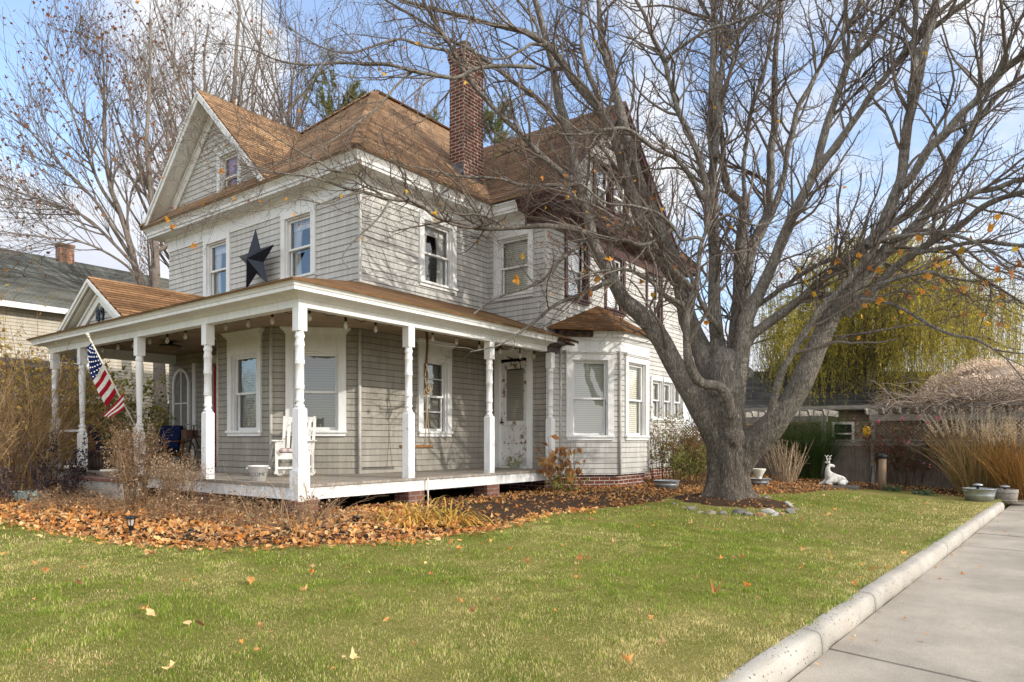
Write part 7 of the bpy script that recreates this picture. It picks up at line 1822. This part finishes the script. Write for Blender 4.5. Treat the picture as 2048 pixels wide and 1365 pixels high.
q = bxy(-.53, 18.6); bush('ivy_shrub', 'green and yellow leafy shrub round the tree trunk seen through the porch', 'shrub', q[0], q[1], 60, .9, 2.8, .5, .5, BROWN, 4, .008, 8, (.3, .7), 2, [(.20, .23, .05), (.30, .28, .06), (.12, .16, .04)], 3600, .10, .7)
q = bxy(-.705, 16.6); bush('yellow_shrub', 'tall loose shrub with sparse yellow leaves before the neighbouring cream wall', 'shrub', q[0], q[1], 46, .8, 5.0, .42, .5, BROWN, 11, .010, 9, (.3, .9), 2, [(.52, .36, .07), (.40, .30, .08), (.36, .20, .07)], 1700, .09, .7)
# dead perennials of the front bed
q = bxy(-.655, 13.3); bush('purple_seedhead_plant', 'withered plant with dark purple seed spikes beside the leftmost porch posts', 'plant', q[0], q[1], 34, .32, 1.35, .45, .5, [(.10, .07, .06)], 5, .005, 10, (.04, .10), 0, DARKP, 1500, .035, .8)
q = bxy(-.70, 12.6); bush('purple_seedhead_plant', 'low mound of dark purple dead flowers under the tan cane bush', 'plant', q[0], q[1], 70, .75, .85, .6, .5, [(.12, .08, .065)], 6, .004, 10, (.05, .14), 0, DARKP+[(.12, .08, .07)], 2600, .035, .8)
bush('dead_aster_bush', 'tall brown withered aster bush in front of the flag post', 'plant', -.62, 3.72, 60, .20, 1.50, .20, .25, BROWN, 7, .0045, 12, (.10, .30), 4, [(.30, .19, .11), (.42, .30, .19)], 1700, .020, .6, tipmass=[(.56, .45, .32), (.33, .22, .13)], tipn=2600, tipsz=.022)
bush('dead_aster_bush', 'shorter brown withered aster bush in front of the bicycle end of the porch', 'plant', -.60, 2.2, 40, .24, .95, .3, .3, BROWN, 8, .004, 11, (.08, .25), 4, [(.30, .19, .11), (.42, .30, .19)], 1100, .020, .6, tipmass=[(.58, .47, .34), (.33, .22, .13)], tipn=2000, tipsz=.02)
CL = [(-1.0, 7.3, .5, 'withered brown perennial clump behind the teal planter'), (-.9, 5.6, .42, 'withered brown perennial clump in front of the cream pots'), (-1.3, 4.5, .42, 'withered brown perennial clump in front of the brick step'),
      (-.95, 2.9, .5, 'withered brown perennial clump between the two aster bushes'), (-.85, 1.55, .45, 'withered brown perennial clump below the WELCOME bucket'), (-.62, .65, .45, 'withered brown perennial clump against the left porch skirt'),
      (-1.6, 6.9, .45, 'withered brown perennial clump left of the teal planter'), (-.55, -.45, .42, 'withered brown perennial clump at the foot of the corner porch post')]
for i, (x, y, h, lab) in enumerate(CL):
    bush('withered_perennial', lab, 'plant', x, y, 60, .48, h*.95, 1.0, 1.0, BROWN+[(.40, .27, .16)], 20+i, .0036, 8, (.06, .18), 2, [(.30, .17, .09), (.20, .12, .075), (.50, .36, .22)], 750, .036, .6, group='withered perennials in the front bed')
bush('bramble_canes', 'fallen bare straw-coloured canes at the porch corner', 'plant', -.75, -.95, 60, .55, 1.15, 1.35, 1.2, [(.58, .46, .30), (.42, .28, .17)], 31, .004, 4, (.1, .3), 0, None, 0)
def strap(label, x, y, n, h, seed):
    rng = np.random.default_rng(seed); t = plant('daylily_clump', label, 'plant', x, y, 'yellowed strap-leaf clumps'); m = MB()
    P, Rr = canes(x, y, n, .36, h*.6, h, 1.45, 3.0, 10, .011, rng, None, .05, .25); T = np.gradient(P, axis=1); s_ = unit(np.cross(T, A((0, 0, 1.))))*(np.array([.5, .9, 1, 1, 1, .95, .85, .7, .45, .08])*.011)[None, :, None]
    V = np.stack([P-s_, P+s_], 2).reshape(-1, 3); b = np.arange(n)[:, None]*20; i = np.arange(9)[None]*2; F_ = np.stack([b+i, b+i+1, b+i+3, b+i+2], -1).reshape(-1, 4)
    C = np.repeat(cols([(.62, .38, .07), (.55, .30, .07), (.66, .46, .12), (.40, .34, .07)], n, rng, .25), 20, 0); m.add(V, F_, np.zeros((len(F_), 4, 2)), True, C); m.build('leaves', M['plant_leaf'], t, uvs=False)
strap('yellow flopped strap-leaf clump before the second porch pier', .55, -1.55, 140, .74, 41); strap('orange-yellow strap-leaf clump at the right end of the front bed', 1.05, -1.9, 160, .76, 42); strap('small upright yellow strap-leaf tuft against the brick pier', 1.75, -.65, 40, .55, 43)
def hydrangea():
    t = bush('hydrangea', 'small hydrangea with drooping brown leaves at the end of the porch', 'shrub', 6.25, -.42, 30, .30, 1.22, .36, .2, [(.36, .25, .15), (.28, .18, .11)], 51, .006, 4, (.08, .2), 0, [(.46, .22, .08), (.28, .13, .055), (.56, .33, .12)], 120, .17, .62, ldroop=1.6)
    l = MB(); rng = np.random.default_rng(3); p = A((6.05, -.6, .1))+rng.normal(0, .16, (90, 3))*A((1, 1, .6)); diamonds(l, p, .10*(.6+.6*rng.random(90)), cols([(.22, .24, .05), (.32, .28, .06)], 90, rng), rng, .7); l.build('green_leaves', M['plant_leaf'], t, uvs=False)
hydrangea()
bush('small_weed', 'green weed growing on the porch boards before the old side door', 'plant', 6.28, .85, 26, .10, .38, .6, .5, [(.20, .22, .07)], 52, .002, 4, (.04, .1), 0, [(.20, .24, .07), (.36, .32, .12)], 180, .05, .3, z=FLOOR)
q = bxy(.222, 18.2); bush('nandina_bush', 'thin leafy green and bronze shrub under the triple window', 'shrub', q[0], q[1], 40, .45, 1.95, .38, .35, [(.24, .16, .10)], 53, .008, 9, (.15, .4), 2, [(.22, .24, .06), (.32, .30, .09), (.32, .17, .07)], 2200, .075, .35)
q = bxy(.258, 17.2); bush('nandina_bush', 'low green shrub beside the dead branches left of the maple', 'shrub', q[0], q[1], 34, .4, 1.2, .5, .4, [(.24, .16, .10)], 54, .007, 8, (.15, .35), 2, [(.20, .24, .06), (.36, .34, .10)], 1500, .075, .35)
q = bxy(.272, 17.9); bush('dead_branch_pile', 'heap of rusty bare branches leaning behind the maple trunk', 'branches', q[0], q[1], 40, .35, 1.9, .75, .3, [(.30, .17, .09), (.22, .12, .07)], 55, .011, 7, (.2, .6), 2, [(.30, .14, .06)], 500, .06, .5)
q = bxy(.392, 19.6); bush('bare_stem_shrub', 'cluster of pale bare upright stems right of the maple trunk', 'shrub', q[0], q[1], 62, .30, 1.38, .42, .05, [(.50, .38, .26), (.60, .47, .33)], 56, .010, 4, (.08, .25), 0, None, 0)
q = bxy(.428, 21.2); bush('broom_shrub', 'dense dark green broom shrub against the fence right of the maple', 'shrub', q[0], q[1], 330, .5, 2.15, .42, .7, [(.055, .10, .022), (.09, .14, .03), (.04, .075, .02)], 57, .0045, 10, (.25, .6), 2, [(.06, .105, .022), (.10, .15, .035)], 5000, .05, .12)
q = bxy(.572, 19.7)
t = bush('rose_bush', 'dark climbing rose bush with a few pink blooms in front of the lattice fence', 'shrub', q[0], q[1], 90, .60, 2.2, .50, .45, [(.14, .09, .07), (.19, .12, .09)], 58, .006, 9, (.2, .5), 3, [(.19, .07, .055), (.14, .10, .05), (.11, .14, .05), (.24, .09, .05)], 5200, .055, .65)
rng = np.random.default_rng(9)
for (a, z) in ((-.62, .86), (-.55, .78), (-.48, .70), (.05, .95), (.42, .38), (.55, .30), (-.1, 1.62), (.3, 1.66), (.75, 1.62), (-.7, 1.55), (.9, .72), (.52, 1.5)):
    m = MB(); p = A((q[0]-.55, q[1], 0))+A((.0, -1, 0))*a+A((0, 0, z)); diamonds(m, p+rng.normal(0, .018, (16, 3)), .06, cols([(.62, .16, .24), (.72, .32, .38)], 16, rng, .2), rng, .9); m.build('bloom', M['plant_leaf'], t, uvs=False)
# tall ornamental grasses
def plumes(label, x, y, n, h, spread, seed, stem, pl, lean=.5, wd=.007):
    rng = np.random.default_rng(seed); t = plant('ornamental_grass', label, 'grass clump', x, y, 'tall ornamental grass clumps'); m = MB()
    P, Rr = canes(x, y, n, spread, h*.35, h, lean, .9, 10, wd, rng, None, .035); m.tubes(P, Rr, 3, col=cols(stem, n, rng, .3)); m.build('blades', M['straw'], t, uvs=False)
    tall = np.argsort(-P[:, -1, 2])[:int(n*.16)]; f = MB(); T = unit(P[tall, -1]-P[tall, -3]); k = 46
    for j in range(k):
        u = j/k; p = P[tall, -3]*(1-u)+(P[tall, -1]+T*.10)*u; d = unit(T+.55*rng.standard_normal((len(tall), 3))+A((0, 0, .2))); diamonds(f, p, .075*(1-.5*u)*(.7+.6*rng.random(len(tall))), cols(pl, len(tall), rng, .2), rng, .10, d)
    f.build('plumes', M['plant_leaf'], t, uvs=False)
STW = [(.52, .36, .17), (.60, .44, .23), (.42, .27, .11), (.36, .30, .10)]; PLM = [(.62, .50, .34), (.70, .60, .45)]
q = bxy(.668, 17.9); plumes('tall tan ornamental grass clump with feathery plumes nearest the fence', q[0], q[1], 560, 2.35, .40, 61, STW, PLM)
q = bxy(.735, 16.9); plumes('orange-brown ornamental grass clump at the right edge behind the kerb', q[0], q[1], 620, 2.1, .42, 62, [(.50, .26, .07), (.56, .34, .12), (.40, .22, .07)], PLM)
q = bxy(.79, 18.6); plumes('third ornamental grass clump cut off by the right edge', q[0], q[1], 400, 2.4, .5, 63, STW, PLM)
# wisteria tangle along the pergola roof
def wisteria():
    rng = np.random.default_rng(71); t = thing('wisteria_vine', 'tangled bare wisteria canes heaped over the pergola roof', 'vine', (FX, -7, 2.0)); n = 620
    y = -5.0-5.6*rng.random(n)**.85; x = FX-.45+2.1*rng.random(n); p = np.stack([x, y, 1.95+.30*rng.random(n)*np.clip((-y-4.6)/2.5, .15, 1)], -1); el = rng.random(n)**1.6*1.0+.02; az = rng.random(n)*2*PI; az = np.where(rng.random(n) < .5, PI/2+rng.normal(0, .8, n), az)
    d = np.stack([np.cos(az)*np.cos(el), np.sin(az)*np.cos(el), np.sin(el)], -1); L = (.5+1.2*rng.random(n))*np.clip((-y-4.2)/2.0, .6, 1.15); pts = [p]
    for k in range(9): p = p+d*(L/9)[:, None]; pts.append(p); d = unit(d+.13*rng.standard_normal((n, 3))+A((0, 0, -.13)))
    P = np.stack(pts, 1); Rr = np.tile(np.linspace(.012, .005, 10), (n, 1))*(.6+.8*rng.random((n, 1))); m = MB(); st = [(.42, .33, .26), (.30, .23, .18), (.52, .43, .35)]; m.tubes(P, Rr, 4, col=cols(st, n, rng))
    P2, R2, _ = children(P, Rr, np.full(n, 3), .2, 1, lambda r_, t_, u, i: .12+.4*u, (.4, 1.1), .05, 6, .16, -.03, .7, .003, rng); m.tubes(P2, R2, 3, col=cols(st, len(P2), rng)); m.build('canes', M['straw'], t, uvs=False)
    l = MB(); q = P2[rng.integers(0, len(P2), 1500), rng.integers(1, 6, 1500)]; diamonds(l, q, .06*(.6+.7*rng.random(1500)), cols([(.30, .20, .12), (.20, .14, .085), (.40, .28, .16)], 1500, rng), rng, .5, None, .8); l.build('withered_leaves', M['plant_leaf'], t, uvs=False)
wisteria()
def lumpy(name, label, cat, x, y, z0, rx, ry, h, n, leaf, seed, lsz=.06, lumps=26):
    rng = np.random.default_rng(seed); t = thing(name, label, cat, (x, y, z0)); m = MB(); m.sphere((x, y, z0+h*.42), 1, 16, 10, (rx*.8, ry*.8, h*.5), .03); m.build('core', simple('core_'+name, tuple(c*.35 for c in leaf[0]), .95, .3, 4), t)
    a = rng.random(lumps)*2*PI; e = np.arccos(1-rng.random(lumps)*1.0); c = np.stack([x+rx*.8*np.sin(e)*np.cos(a), y+ry*.8*np.sin(e)*np.sin(a), z0+h*.35+h*.5*np.cos(e)], -1); s_ = (.25+.2*rng.random(lumps))*min(rx, ry)*.9
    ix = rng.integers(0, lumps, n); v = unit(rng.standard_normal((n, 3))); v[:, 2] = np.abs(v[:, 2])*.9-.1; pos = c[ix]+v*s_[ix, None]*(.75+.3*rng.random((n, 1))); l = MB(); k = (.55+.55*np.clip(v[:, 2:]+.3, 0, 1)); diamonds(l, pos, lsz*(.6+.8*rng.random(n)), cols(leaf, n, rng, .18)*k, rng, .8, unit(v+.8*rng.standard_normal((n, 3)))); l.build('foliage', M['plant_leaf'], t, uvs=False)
q = bxy(.685, 24); lumpy('beige_hedge', 'mounded beige dried-flower hedge rising behind the pergola at the right', 'hedge', q[0], q[1], -.3, 2.6, 2.2, 4.25, 24000, [(.74, .59, .46), (.80, .66, .53)], 81, .075, 60)
q = bxy(.355, 33); lumpy('green_bush', 'small yellow-green bush low behind the maple beside the blue house', 'bush', q[0], q[1], -.3, 1.2, 1.2, 3.0, 5000, [(.20, .19, .05), (.28, .24, .06)], 82, .12, 20)
for (la, d, lab) in ((.590, 17.6, 'small green rosette plant at the lawn edge before the rose bush'), (.545, 18.4, 'tiny green sprout near the foot of the bollard post')):
    q = bxy(la, d); bush('rosette_plant', lab, 'plant', q[0], q[1], 40, .16, .24, 1.1, 1., [(.12, .15, .07)], int(d*10), .003, 0, (.1, .2), 0, [(.16, .20, .12), (.10, .14, .07)], 240, .09, .5)
